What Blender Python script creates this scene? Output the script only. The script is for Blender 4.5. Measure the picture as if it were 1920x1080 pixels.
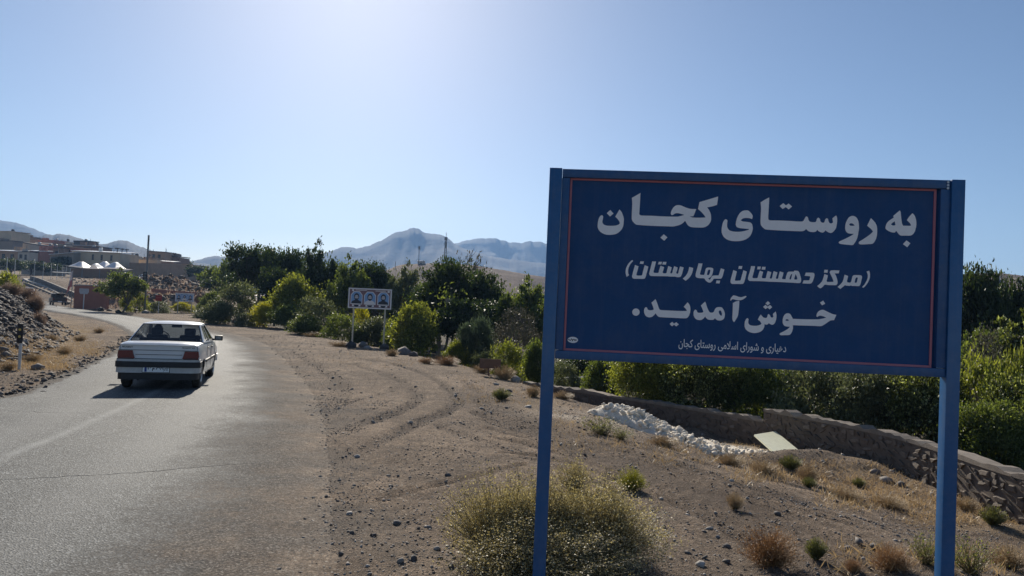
import bpy, bmesh, math, random
import numpy as np
from mathutils import Vector, Matrix
from mathutils.geometry import tessellate_polygon

for o in list(bpy.data.objects):
    bpy.data.objects.remove(o)
SC = bpy.context.scene
COL = SC.collection
PI = math.pi
RND = random.Random(7)
NR = np.random.default_rng(11)

# ------------------------------------------------------------------ camera, sky, sun, exposure
FPX, PITCH, ROLL, EYE = 1400.0, math.radians(1.43), math.radians(2.5), 1.7
cam_d = bpy.data.cameras.new('camera')
cam_d.sensor_width = 36.0
cam_d.lens = 36.0 * FPX / 1920.0
cam_d.clip_start, cam_d.clip_end = 0.05, 20000.0
cam = bpy.data.objects.new('camera', cam_d)
COL.objects.link(cam)
CAM_R = Matrix.Rotation(PI / 2 + PITCH, 3, 'X') @ Matrix.Rotation(ROLL, 3, 'Z')
cam.matrix_world = Matrix.Translation((0, 0, EYE)) @ CAM_R.to_4x4()
SC.camera = cam

SUN_EL, SUN_AZ = math.radians(28.0), math.radians(-13.0)     # azimuth measured from +Y towards +X
world = bpy.data.worlds.new('World')
SC.world = world
world.use_nodes = True
wn = world.node_tree.nodes
wl = world.node_tree.links
bg = wn['Background']
skyn = wn.new('ShaderNodeTexSky')
skyn.sky_type = 'NISHITA'
skyn.sun_disc = False
skyn.sun_elevation = SUN_EL
skyn.sun_rotation = SUN_AZ
skyn.altitude = 1400.0
skyn.air_density = 1.0
skyn.dust_density = 1.3
skyn.ozone_density = 3.0
wl.new(skyn.outputs[0], bg.inputs[0])
bg.inputs[1].default_value = 0.062

sun_d = bpy.data.lights.new('sun', 'SUN')
sun_d.energy = 5.0
sun_d.angle = math.radians(0.55)
sun_d.color = (1.0, 0.92, 0.79)
sun = bpy.data.objects.new('sun', sun_d)
COL.objects.link(sun)
SUN_DIR = Vector((math.sin(SUN_AZ) * math.cos(SUN_EL), math.cos(SUN_AZ) * math.cos(SUN_EL), math.sin(SUN_EL)))
sun.rotation_euler = SUN_DIR.to_track_quat('Z', 'Y').to_euler()

vs = SC.view_settings
vs.view_transform = 'Standard'
vs.look = 'None'
vs.exposure = 0.52
vs.gamma = 1.0
vs.use_curve_mapping = False
SC.render.engine = 'CYCLES'
cy = SC.cycles
cy.use_denoising = True
cy.max_bounces = 7
cy.diffuse_bounces = 3
cy.transmission_bounces = 5
cy.transparent_max_bounces = 12
cy.volume_bounces = 0
cy.sample_clamp_indirect = 6.0

# ------------------------------------------------------------------ small maths
def ray(px, py):
    d = CAM_R @ Vector(((px - 960) / FPX, (540 - py) / FPX, -1.0))
    return d / d.y

def at(px, py, d):
    return Vector((0, 0, EYE)) + ray(px, py) * d

def sstep(a, b, x):
    t = np.clip((np.asarray(x, float) - a) / (b - a), 0, 1)
    return t * t * (3 - 2 * t)

def _hash(i, j, s):
    v = np.sin(i * 127.1 + j * 311.7 + s * 74.7) * 43758.5453
    return v - np.floor(v)

def vnoise(x, y, s=0):
    x = np.asarray(x, float); y = np.asarray(y, float)
    i, j = np.floor(x), np.floor(y)
    f, g = x - i, y - j
    f = f * f * (3 - 2 * f); g = g * g * (3 - 2 * g)
    a, b = _hash(i, j, s), _hash(i + 1, j, s)
    c, d = _hash(i, j + 1, s), _hash(i + 1, j + 1, s)
    return (a + (b - a) * f) * (1 - g) + (c + (d - c) * f) * g - 0.5

def fbm(x, y, s=0, n=4):
    r, a = 0.0, 1.0
    for k in range(n):
        r = r + a * vnoise(x * 2 ** k + 17.3 * k, y * 2 ** k - 9.1 * k, s + k)
        a *= 0.5
    return r

def interp_s(xs, ys, v):                       # smooth-ish interpolation: average of shifted linear ones
    return np.interp(v, xs, ys)

# road centreline, densely sampled with Catmull-Rom
ROAD = [(-0.6, -22), (-1.9, -10), (-3.0, 0), (-4.15, 5), (-6.1, 12.3), (-8.75, 20), (-13.6, 32), (-18.9, 42), (-29.5, 58),
        (-44.5, 76), (-60, 95), (-79, 122), (-96, 145), (-118, 168), (-150, 195), (-185, 225)]

def catmull(pts, n=10, closed=False):
    P = [np.array(p, float) for p in pts]
    m = len(P)
    out = []
    rng_ = range(m if closed else m - 1)
    for i in rng_:
        if closed:
            p0, p1, p2, p3 = P[i - 1], P[i], P[(i + 1) % m], P[(i + 2) % m]
        else:
            p1, p2 = P[i], P[i + 1]
            p0 = P[i - 1] if i else 2 * p1 - p2
            p3 = P[i + 2] if i + 2 < m else 2 * p2 - p1
        for k in range(n):
            t = k / n
            out.append(0.5 * ((2 * p1) + (-p0 + p2) * t + (2 * p0 - 5 * p1 + 4 * p2 - p3) * t * t + (-p0 + 3 * p1 - 3 * p2 + p3) * t ** 3))
    if not closed:
        out.append(P[-1])
    return np.array(out)

RC = catmull(ROAD, 24)

def seg_dist(x, y, poly):
    """unsigned distance of points to a polyline, and signed side (right positive)"""
    x = np.asarray(x, float); y = np.asarray(y, float)
    best = np.full(x.shape, 1e9); sgn = np.zeros(x.shape)
    for (ax, ay), (bx, by) in zip(poly[:-1], poly[1:]):
        dx, dy = bx - ax, by - ay
        L = dx * dx + dy * dy
        t = np.clip(((x - ax) * dx + (y - ay) * dy) / L, 0, 1)
        ex, ey = x - ax - t * dx, y - ay - t * dy
        d = ex * ex + ey * ey
        s = (dy * ex - dx * ey)
        m = d < best
        best = np.where(m, d, best); sgn = np.where(m, s, sgn)
    return np.sqrt(best), np.sign(sgn)

BASE_Y = [-80, 0, 15.5, 40, 100, 170, 260, 4000]
BASE_Z = [0.15, 0, -0.31, -0.5, -0.75, -0.9, -0.9, -0.9]
RZ_Y = [-80, 0, 15.5, 40, 100, 130, 165, 205, 260]
RZ_Z = [0.15, 0, -0.31, -0.5, -0.75, -0.35, 0.7, 2.2, 4.0]
EDGE_Y = [-40, 0, 4, 8, 12, 18, 26, 32, 48, 75, 120, 4000]
EDGE_X = [9, 6.0, 3.9, 2.2, 1.2, 0.3, -2.0, -5.0, -14, -28, -42, -1300]
BANK_Y = [-40, 5, 14, 21, 26, 31, 36, 42, 50, 4000]
BANK_X = [-13, -11.8, -12.7, -13.9, -16.2, -18.8, -21.2, -27, -44, -9000]
MOUNDS = []           # (x, y, rx, ry, height)

def height(x, y, noise_on=True):
    x = np.asarray(x, float); y = np.asarray(y, float)
    z = np.interp(y, BASE_Y, BASE_Z)
    d = (x - np.interp(y, EDGE_Y, EDGE_X)) * 0.9
    w = np.interp(y, [0, 12, 23, 60], [4.6, 4.6, 3.2, 4.5])
    z = z - 0.85 * sstep(0, 1, d / w) - 0.9 * sstep(0, 1, (d - w - 2.0) / 9.0)
    dl = (np.interp(y, BANK_Y, BANK_X) - x) * 0.85
    z = z + (1.9 + .5 * vnoise(x * .22, y * .22, 4)) * sstep(-.3, 2.5, dl + 0.5 * vnoise(x * .7, y * .7, 3)) * sstep(72, 52, y) * sstep(2, 13, y)
    u = x / np.maximum(y, 1.0)
    wv = sstep(-0.33, -0.44, u)
    hv = np.interp(y, [88, 93, 150, 200, 250, 300, 350, 450, 900, 4000], [0, 1.9, 3.4, 5.4, 7.4, 10, 13, 17, 20, 20])
    zt = z + wv * hv
    near = (x < -20) & (y > 60) & (y < 260)
    if np.any(near):
        rd = np.full(x.shape, 1e3)
        a, _ = seg_dist(x[near] if x.ndim else x, y[near] if y.ndim else y, RC[::6])
        if x.ndim:
            rd[near] = a
        else:
            rd = a
        k = sstep(3.6, 9.0, rd)
        zt = zt * k + np.interp(y, RZ_Y, RZ_Z) * (1 - k)
    for (mx, my, rx_, ry_, hh) in MOUNDS:
        q = ((x - mx) / rx_) ** 2 + ((y - my) / ry_) ** 2
        zt = zt + hh * np.exp(-q * 1.6) * (1 + 0.5 * vnoise(x * 1.7, y * 1.7, 5))
    if noise_on:
        fade = np.clip(40 / np.maximum(np.hypot(x, y), 1), 0.2, 1)
        zt = zt + 0.05 * fbm(x * 0.35, y * 0.35, 1, 3) + 0.022 * fade * fbm(x * 2.3, y * 2.3, 2, 3)
        off = sstep(0.0, 2.0, d)
        zt = zt + off * 0.16 * fbm(x * 0.8, y * 0.8, 8, 3) * np.clip(1.2 - np.abs(y - 14) / 40, .2, 1)
    return zt

def H(x, y):
    return float(height(np.array([x]), np.array([y]))[0])

def ground_at(px, py, dmax=600.0):
    """where the sight line through a photo pixel meets the terrain"""
    r = ray(px, py)
    ds = np.geomspace(2.0, dmax, 900)
    zz = EYE + r.z * ds - height(r.x * ds, ds)
    k = np.argmax(zz < 0)
    if zz[k] >= 0:
        k = len(ds) - 1
    d = ds[k]
    return Vector((r.x * d, d, float(height(np.array([r.x * d]), np.array([d]))[0])))

# ------------------------------------------------------------------ object helpers
def link(name, me, mats=None, parent=None):
    o = bpy.data.objects.new(name, me)
    COL.objects.link(o)
    if mats is not None and me is not None:
        for m in (mats if isinstance(mats, (list, tuple)) else [mats]):
            me.materials.append(m)
    if parent is not None:
        o.parent = parent
    return o

def tag(o, label=None, cat=None, group=None, kind=None):
    if label: o['label'] = label
    if cat: o['category'] = cat
    if group: o['group'] = group
    if kind: o['kind'] = kind
    return o

def empty(name, loc, rz=0.0, label=None, cat=None, group=None):
    o = bpy.data.objects.new(name, None)
    o.empty_display_size = 0.2
    COL.objects.link(o)
    o.location = loc
    o.rotation_euler = (0, 0, rz)
    return tag(o, label, cat, group)

def copy_tree(src, label=None, group=None):
    c = src.copy(); COL.objects.link(c)
    if label: c['label'] = label
    if group: c['group'] = group
    for ch in src.children:
        d = ch.copy(); COL.objects.link(d); d.parent = c
        for g in ch.children:
            e = g.copy(); COL.objects.link(e); e.parent = d
    return c

def mesh_np(name, V, F, smooth=False, mat_idx=None):
    V = np.asarray(V, np.float32); F = np.asarray(F, np.int32)
    me = bpy.data.meshes.new(name)
    me.vertices.add(len(V)); me.vertices.foreach_set('co', V.ravel())
    k = F.shape[1]
    me.loops.add(F.size); me.loops.foreach_set('vertex_index', F.ravel())
    me.polygons.add(len(F))
    me.polygons.foreach_set('loop_start', np.arange(0, F.size, k, dtype=np.int32))
    me.polygons.foreach_set('loop_total', np.full(len(F), k, dtype=np.int32))
    if smooth:
        me.polygons.foreach_set('use_smooth', np.ones(len(F), dtype=bool))
    if mat_idx is not None:
        me.polygons.foreach_set('material_index', np.asarray(mat_idx, np.int32))
    me.update(calc_edges=True)
    return me

class MB:
    """collects shapes for ONE mesh object"""
    def __init__(s):
        s.v, s.f, s.m = [], [], []
    def add(s, vs, fs, mi=0):
        b = len(s.v)
        s.v += [tuple(p) for p in vs]
        for f in fs:
            s.f.append(tuple(b + i for i in f)); s.m.append(mi)
        return s
    def box(s, c, d, mi=0, rz=0.0, bev=0.0):
        x, y, z = d[0] / 2, d[1] / 2, d[2] / 2
        if bev <= 0:
            P = [(-x, -y, -z), (x, -y, -z), (x, y, -z), (-x, y, -z), (-x, -y, z), (x, -y, z), (x, y, z), (-x, y, z)]
            Fs = [(3, 2, 1, 0), (4, 5, 6, 7), (0, 1, 5, 4), (1, 2, 6, 5), (2, 3, 7, 6), (3, 0, 4, 7)]
        else:
            bm = bmesh.new()
            bmesh.ops.create_cube(bm, size=1.0, matrix=Matrix.Diagonal((d[0], d[1], d[2], 1)))
            bmesh.ops.bevel(bm, geom=bm.edges[:], offset=bev, segments=2, affect='EDGES', profile=0.6)
            P = [tuple(v.co) for v in bm.verts]
            bm.verts.index_update()
            Fs = [tuple(v.index for v in f.verts) for f in bm.faces]
            bm.free()
        cr, sr = math.cos(rz), math.sin(rz)
        s.add([(c[0] + p[0] * cr - p[1] * sr, c[1] + p[0] * sr + p[1] * cr, c[2] + p[2]) for p in P], Fs, mi)
        return s
    def tube(s, pts, r, n=8, mi=0, caps=True):
        pts = [Vector(p) for p in pts]
        rs = r if isinstance(r, (list, tuple)) else [r] * len(pts)
        b = len(s.v)
        for i, p in enumerate(pts):
            t = (pts[min(i + 1, len(pts) - 1)] - pts[max(i - 1, 0)]).normalized()
            a = Vector((0, 0, 1)) if abs(t.z) < 0.9 else Vector((1, 0, 0))
            u = t.cross(a).normalized(); w = t.cross(u)
            for k in range(n):
                q = p + (u * math.cos(2 * PI * k / n) + w * math.sin(2 * PI * k / n)) * rs[i]
                s.v.append(tuple(q))
        for i in range(len(pts) - 1):
            for k in range(n):
                a0, a1 = b + i * n + k, b + i * n + (k + 1) % n
                s.f.append((a0, a1, a1 + n, a0 + n)); s.m.append(mi)
        if caps:
            s.f.append(tuple(b + k for k in range(n))[::-1]); s.m.append(mi)
            e = b + (len(pts) - 1) * n
            s.f.append(tuple(e + k for k in range(n))); s.m.append(mi)
        return s
    def lathe(s, prof, n=20, axis='Z', c=(0, 0, 0), mi=0):
        b = len(s.v)
        for (r, h) in prof:
            for k in range(n):
                a = 2 * PI * k / n
                p = (r * math.cos(a), r * math.sin(a), h)
                if axis == 'X': p = (h, p[0], p[1])
                if axis == 'Y': p = (p[0], h, p[1])
                s.v.append((c[0] + p[0], c[1] + p[1], c[2] + p[2]))
        for i in range(len(prof) - 1):
            for k in range(n):
                a0, a1 = b + i * n + k, b + i * n + (k + 1) % n
                s.f.append((a0, a1, a1 + n, a0 + n)); s.m.append(mi)
        return s
    def prism(s, poly, d0, d1, axis='Y', mi=0):
        """closed polygon (2D) extruded along an axis"""
        n = len(poly); b = len(s.v)
        for d in (d0, d1):
            for (p, q) in poly:
                s.v.append({'Y': (p, d, q), 'X': (d, p, q), 'Z': (p, q, d)}[axis])
        for k in range(n):
            s.f.append((b + k, b + (k + 1) % n, b + n + (k + 1) % n, b + n + k)); s.m.append(mi)
        s.f.append(tuple(b + k for k in range(n))[::-1]); s.m.append(mi)
        s.f.append(tuple(b + n + k for k in range(n))); s.m.append(mi)
        return s
    def build(s, name, mats, parent=None, smooth=False, fix=True, loc=None):
        me = bpy.data.meshes.new(name)
        me.from_pydata(s.v, [], s.f)
        me.polygons.foreach_set('material_index', s.m)
        if fix:
            bm = bmesh.new(); bm.from_mesh(me)
            bmesh.ops.recalc_face_normals(bm, faces=bm.faces[:])
            bm.to_mesh(me); bm.free()
        if smooth:
            me.polygons.foreach_set('use_smooth', [True] * len(me.polygons))
            try:
                me.set_sharp_from_angle(angle=math.radians(38))
            except Exception:
                pass
        o = link(name, me, mats, parent)
        if loc is not None: o.location = loc
        return o

# ------------------------------------------------------------------ materials
class NT:
    def __init__(s, name):
        s.mat = bpy.data.materials.new(name); s.mat.use_nodes = True
        s.t = s.mat.node_tree; s.n = s.t.nodes; s.l = s.t.links
        s.bsdf = s.n['Principled BSDF']; s.out = s.n['Material Output']
    def new(s, typ, **kw):
        nd = s.n.new(typ)
        for k, v in kw.items(): setattr(nd, k, v)
        return nd
    def set(s, nd, sock, v):
        if hasattr(v, 'is_output') or isinstance(v, bpy.types.NodeSocket): s.l.new(v, nd.inputs[sock])
        else: nd.inputs[sock].default_value = v
    def geo(s): 
        if not hasattr(s, '_g'): s._g = s.new('ShaderNodeNewGeometry')
        return s._g
    def pos(s): return s.geo().outputs['Position']
    def objc(s):
        if not hasattr(s, '_t'): s._t = s.new('ShaderNodeTexCoord')
        return s._t.outputs['Object']
    def mapping(s, vec, scale=(1, 1, 1), rot=(0, 0, 0), loc=(0, 0, 0)):
        m = s.new('ShaderNodeMapping'); s.l.new(vec, m.inputs[0])
        m.inputs['Location'].default_value = loc; m.inputs['Rotation'].default_value = rot; m.inputs['Scale'].default_value = scale
        return m.outputs[0]
    def noise(s, vec, scale, detail=4, rough=0.55, dist=0.0):
        nd = s.new('ShaderNodeTexNoise'); s.l.new(vec, nd.inputs['Vector'])
        nd.inputs['Scale'].default_value = scale; nd.inputs['Detail'].default_value = detail
        nd.inputs['Roughness'].default_value = rough; nd.inputs['Distortion'].default_value = dist
        return nd.outputs[0]
    def voro(s, vec, scale, feature='F1', rnd=1.0, out='Distance'):
        nd = s.new('ShaderNodeTexVoronoi', feature=feature); s.l.new(vec, nd.inputs['Vector'])
        nd.inputs['Scale'].default_value = scale; nd.inputs['Randomness'].default_value = rnd
        return nd.outputs[out]
    def ramp(s, fac, stops, interp='LINEAR'):
        nd = s.new('ShaderNodeValToRGB'); s.l.new(fac, nd.inputs[0])
        nd.color_ramp.interpolation = interp
        e = nd.color_ramp.elements
        while len(e) < len(stops): e.new(0.5)
        for i, (p, c) in enumerate(stops):
            e[i].position = p
            c = (c, c, c) if isinstance(c, (int, float)) else c
            e[i].color = (c[0], c[1], c[2], 1)
        return nd.outputs[0]
    def mix(s, fac, a, b, typ='MIX'):
        nd = s.new('ShaderNodeMix', data_type='RGBA', blend_type=typ)
        for sock, v in ((0, fac), (6, a), (7, b)):
            if isinstance(v, bpy.types.NodeSocket): s.l.new(v, nd.inputs[sock])
            elif sock == 0: nd.inputs[0].default_value = v
            else: nd.inputs[sock].default_value = (v[0], v[1], v[2], 1)
        return nd.outputs[2]
    def math(s, op, a, b=0.0, c=0.0, clamp=False):
        nd = s.new('ShaderNodeMath', operation=op, use_clamp=clamp)
        for i, v in enumerate((a, b, c)):
            if isinstance(v, bpy.types.NodeSocket): s.l.new(v, nd.inputs[i])
            else: nd.inputs[i].default_value = v
        return nd.outputs[0]
    def attr(s, name):
        nd = s.new('ShaderNodeAttribute', attribute_name=name)
        return nd.outputs['Fac']
    def bump(s, h, strength=0.5, dist=0.02, normal=None):
        nd = s.new('ShaderNodeBump'); s.l.new(h, nd.inputs['Height'])
        nd.inputs['Strength'].default_value = strength; nd.inputs['Distance'].default_value = dist
        if normal is not None: s.l.new(normal, nd.inputs['Normal'])
        return nd.outputs[0]
    def fin(s, color=None, rough=None, normal=None, metal=None, spec=None):
        b = s.bsdf
        def st(n, v):
            if v is None: return
            if isinstance(v, bpy.types.NodeSocket): s.l.new(v, b.inputs[n])
            elif n == 'Base Color': b.inputs[n].default_value = (v[0], v[1], v[2], 1)
            else: b.inputs[n].default_value = v
        st('Base Color', color); st('Roughness', rough); st('Metallic', metal); st('Specular IOR Level', spec)
        if normal is not None: s.l.new(normal, b.inputs['Normal'])
        return s.mat

def paint(name, col, rough=0.5, var=0.12, scale=3.0, dust=0.0, metal=0.0, bumpy=0.0, spec=None, streak=0.0):
    """painted / plain surface with mottling and a little dust"""
    t = NT(name); p = t.objc()
    n1 = t.noise(p, scale, 6, 0.6)
    n2 = t.noise(p, scale * 9, 4, 0.6)
    f = t.math('ADD', t.math('MULTIPLY', n1, 0.65), t.math('MULTIPLY', n2, 0.35))
    dk = tuple(c * (1 - var) for c in col); lt = tuple(min(1, c * (1 + var)) for c in col)
    c = t.ramp(f, [(0.3, dk), (0.7, lt)])
    if dust > 0:
        dn = t.ramp(t.noise(p, scale * 2.3, 8, 0.7), [(0.45, 0.0), (0.75, 1.0)])
        c = t.mix(t.math('MULTIPLY', dn, dust), c, (0.33, 0.28, 0.23))
    if streak > 0:                                          # rain-washed dust runs and small scuffs
        sn = t.ramp(t.noise(t.mapping(p, (22, 22, 0.9)), 1.0, 7, 0.7), [(0.5, 0.0), (0.78, 1.0)])
        c = t.mix(t.math('MULTIPLY', sn, streak), c, (0.36, 0.32, 0.28))
        sc = t.ramp(t.noise(t.mapping(p, (3, 3, 9), (0, .5, 0)), 4.0, 9, 0.8), [(0.69, 0.0), (0.73, 1.0)])
        c = t.mix(t.math('MULTIPLY', sc, streak * 2.2), c, (0.42, 0.40, 0.38))
    nrm = t.bump(n2, bumpy, 0.01) if bumpy > 0 else None
    return t.fin(c, rough, nrm, metal, spec)

def leaf_mat(name, dark, light, trans=0.45, tint=(1.5, 1.55, 0.5), dry=None, glintamt=0.0):
    t = NT(name)
    isl = t.geo().outputs['Random Per Island']
    cl = t.noise(t.objc(), 2.2, 3, 0.6)
    f = t.math('ADD', t.math('MULTIPLY', isl, 0.6), t.math('MULTIPLY', cl, 0.5))
    c = t.ramp(f, [(0.2, dark), (0.85, light)])
    if dry:  # a share of leaves turned pale: sun glints painted as leaf colour
        c = t.mix(t.ramp(isl, [(1 - glintamt, 0.0), (min(1, 1.02 - glintamt), 1.0)]), c, dry)
    t.fin(c, 0.5, None, 0.0, 0.35)
    tr = t.new('ShaderNodeBsdfTranslucent')
    tc = t.mix(1.0, c, tint, 'MULTIPLY')
    t.l.new(tc, tr.inputs[0])
    mx = t.new('ShaderNodeMixShader'); mx.inputs[0].default_value = trans
    t.l.new(t.bsdf.outputs[0], mx.inputs[1]); t.l.new(tr.outputs[0], mx.inputs[2])
    t.l.new(mx.outputs[0], t.out.inputs[0])
    return t.mat

def bark_mat(name, a, b):
    t = NT(name); p = t.mapping(t.objc(), (1, 1, 0.2))
    n = t.noise(p, 14, 6, 0.65)
    return t.fin(t.ramp(n, [(0.3, a), (0.7, b)]), 0.9, t.bump(n, 0.7, 0.02))

def stone_mat(name, a, b, c):
    t = NT(name); p = t.objc()
    oi = t.new('ShaderNodeObjectInfo')
    isl = t.geo().outputs['Random Per Island']
    r = t.math('FRACT', t.math('ADD', oi.outputs['Random'], isl))
    base = t.ramp(r, [(0.0, a), (0.55, b), (0.95, c)])
    n = t.noise(t.pos(), 22, 6, 0.65)
    col = t.mix(t.ramp(n, [(0.35, 0.0), (0.7, 0.55)]), base, tuple(x * 0.55 for x in a))
    return t.fin(col, 0.85, t.bump(n, 0.5, 0.012))

def dirt_color(t):
    """shared soil colour, used by the ground and by the crumbling road edge"""
    p = t.pos()
    big = t.noise(p, 0.35, 5, 0.6)
    mid = t.noise(p, 2.6, 6, 0.65)
    fine = t.noise(p, 30, 5, 0.75)
    c = t.ramp(t.math('ADD', t.math('MULTIPLY', big, 0.5), t.math('MULTIPLY', mid, 0.5)),
               [(0.36, (0.098, 0.077, 0.060)), (0.5, (0.168, 0.132, 0.101)), (0.63, (0.268, 0.212, 0.160))])
    c = t.mix(0.8, c, t.ramp(fine, [(0.34, 0.12), (0.66, 0.98)]), 'OVERLAY')
    med = t.noise(p, 9.0, 6, 0.7)
    c = t.mix(0.5, c, t.ramp(med, [(0.34, 0.2), (0.66, 0.85)]), 'OVERLAY')
    grit = t.noise(p, 120, 3, 0.8)
    c = t.mix(0.45, c, t.ramp(grit, [(0.36, 0.15), (0.64, 0.9)]), 'OVERLAY')
    # pebbles
    v = t.voro(p, 34)
    vc = t.voro(p, 34, out='Color')
    sep = t.new('ShaderNodeSeparateColor'); t.l.new(vc, sep.inputs[0])
    peb = t.math('MULTIPLY', t.math('LESS_THAN', v, 0.33), t.math('GREATER_THAN', sep.outputs[0], 0.5))
    pc = t.ramp(sep.outputs[1], [(0.0, (0.045, 0.04, 0.038)), (0.6, (0.16, 0.14, 0.125)), (1.0, (0.50, 0.46, 0.40))])
    c = t.mix(peb, c, pc)
    v2 = t.voro(p, 95)
    h = t.math('ADD', t.math('MULTIPLY', fine, 0.55), t.math('MULTIPLY', v2, 0.5))
    h = t.math('ADD', h, t.math('MULTIPLY', peb, 0.35))
    return c, h, mid, fine

def edge_gravel(t, ac):
    """dark road gravel thrown over the right hand verge; same pattern on the road edge and on the soil"""
    p = t.pos()
    x = t.math('ADD', ac, t.math('MULTIPLY', t.math('SUBTRACT', t.noise(p, 0.55, 5, 0.6), 0.5), 5.2))
    x = t.math('ADD', x, t.math('MULTIPLY', t.math('SUBTRACT', t.noise(p, 5.0, 5, 0.7), 0.5), 1.5))
    m = t.math('MULTIPLY_ADD', x, -0.62, 2.25, clamp=True)
    v = t.voro(p, 85, out='Color'); s_ = t.new('ShaderNodeSeparateColor'); t.l.new(v, s_.inputs[0])
    col = t.ramp(s_.outputs[0], [(0.0, (0.032, 0.031, 0.031)), (0.5, (0.088, 0.083, 0.079)), (0.85, (0.16, 0.15, 0.14)), (1.0, (0.33, 0.31, 0.28))])
    return m, col
# ================================================================== SETTING
MOUNDS += [(-62, 133, 11, 6, 2.2), (-52, 118, 6, 4, 1.3), (-49, 168, 10, 6, 2.4), (6.35, 14.3, 1.3, 1.0, 0.26), (5.0, 14.0, 1.2, .8, 0.18)]

def graded(lo_fine, hi_fine, step, lo, hi, g_lo, g_hi):
    mid = list(np.arange(lo_fine, hi_fine, step))
    a, s = [lo_fine], step
    while a[-1] > lo:
        s *= g_lo; a.append(a[-1] - s)
    b, s = [mid[-1]], step
    while b[-1] < hi:
        s *= g_hi; b.append(b[-1] + s)
    return np.array(a[:0:-1] + mid + b[1:])

GX = graded(-6.5, 7.5, 0.085, -3700, 3700, 1.038, 1.038)
GY = graded(2.6, 13.0, 0.075, -60, 3700, 1.12, 1.021)
XX, YY = np.meshgrid(GX, GY)
ZZ = height(XX.ravel(), YY.ravel()).reshape(XX.shape)
flat = (XX.ravel(), YY.ravel())
rdist, rside = seg_dist(flat[0], flat[1], RC[::2])
rdist = rdist.reshape(XX.shape); rside = rside.reshape(XX.shape)
sink = (0.07 + .004 * np.clip(YY - 40, 0, 120)) * sstep(2.75 + .02 * np.clip(YY - 30, 0, 200), 1.9 + .012 * np.clip(YY - 30, 0, 200), rdist)
ZZ = ZZ - sink

# wheel ruts worn into the soil, traced where they lie on the ground (photo pixels -> terrain)
def gl(pts, n=8):
    P = [ground_at(a, b) for a, b in pts]
    return catmull([(p.x, p.y) for p in P], n)
RUTS = [(gl([(560, 905), (640, 862), (720, 822), (790, 790), (848, 765), (852, 738), (806, 706), (742, 684), (670, 672)]), .13, 1.0),
        (gl([(600, 826), (680, 796), (745, 772), (782, 752), (770, 728), (716, 700), (660, 682)]), .13, .9),
        (gl([(560, 790), (620, 762), (640, 735), (622, 706), (580, 678), (545, 660)]), .2, .7),
        (gl([(590, 780), (650, 757), (700, 742), (760, 722)]), .1, .5),
        (gl([(640, 960), (740, 930), (840, 905), (980, 872)]), .05, .9),
        (gl([(880, 740), (960, 775), (1040, 806), (1160, 842), (1300, 880), (1450, 925), (1620, 975), (1800, 1025)]), .16, .8),
        (gl([(900, 775), (980, 806), (1080, 842), (1200, 880), (1330, 925), (1480, 980), (1640, 1040)]), .16, .8),
        (gl([(930, 762), (1010, 792), (1110, 826), (1230, 860), (1380, 905), (1550, 960), (1700, 1005)]), .08, .6),
        (gl([(820, 800), (930, 835), (1060, 880), (1180, 930)]), .1, .4)]
_a, _b = RUTS[5][0], RUTS[6][0]
for f_ in (-.9, -.55, .3, .5, .72, 1.25, 1.5, 1.8, 2.2):
    k_ = min(len(_a), len(_b))
    RUTS.append((_a[:k_] * (1 - f_) + _b[:k_] * f_, .06, .85))
rut = np.zeros(XX.shape); berm = np.zeros(XX.shape)
win = (np.abs(XX) < 14) & (YY > 2) & (YY < 34)
for poly, w, a in RUTS:
    d, _ = seg_dist(XX[win], YY[win], poly)
    wob = 1 + 0.7 * vnoise(XX[win] * 1.3, YY[win] * 1.3, 21)
    rut[win] = np.maximum(rut[win], a * wob * np.exp(-(d / w) ** 2))
    berm[win] = np.maximum(berm[win], a * wob * np.exp(-((d - 2.2 * w) / (0.9 * w)) ** 2))
rut *= sstep(2.9, 3.9, rdist); berm *= sstep(2.9, 3.9, rdist)
ZZ = ZZ - 0.040 * rut + 0.018 * berm

# dry straw cover, gravel cover
bx = (np.interp(YY, BANK_Y, BANK_X) - XX) * 0.85
straw = sstep(3.6, 4.8, rdist) * (rside < 0) * sstep(.8, -0.8, bx) * (0.85 + 1.5 * fbm(XX * .6, YY * .5, 31, 3)) * sstep(62, 46, YY)
ex = (XX - np.interp(YY, EDGE_Y, EDGE_X)) * 0.9
straw = np.maximum(straw, 0.75 * sstep(3.0, 4.0, ex) * sstep(9, 7, ex) * sstep(30, 20, YY) * sstep(-.1, .35, fbm(XX * .9, YY * .9, 33, 3) + .08))
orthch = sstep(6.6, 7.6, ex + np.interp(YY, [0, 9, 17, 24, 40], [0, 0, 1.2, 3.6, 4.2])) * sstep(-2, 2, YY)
straw = np.maximum(straw, 0.7 * np.exp(-((ex - .2) / .7) ** 2) * sstep(10, 16, YY) * sstep(44, 34, YY) * sstep(-.1, .3, fbm(XX * .9, YY * .5, 35, 3)))
grav = np.zeros(XX.shape)
grav = np.maximum(grav, sstep(8.5, 5.0, YY) * sstep(.5, 2.5, XX) * (0.75 + fbm(XX, YY, 43, 3)))
grav = np.maximum(grav, sstep(9.0, 4.5, YY) * sstep(-2.5, -.5, XX) * (0.8 + 1.3 * fbm(XX * .8, YY * .8, 45, 3)))
grav = grav * sstep(3.2, 4.6, rdist)
bankm = sstep(0.0, 1.2, bx + .8 * fbm(XX * .3, YY * .3, 47, 3)) * sstep(70, 50, YY) * sstep(4, 12, YY)

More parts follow.
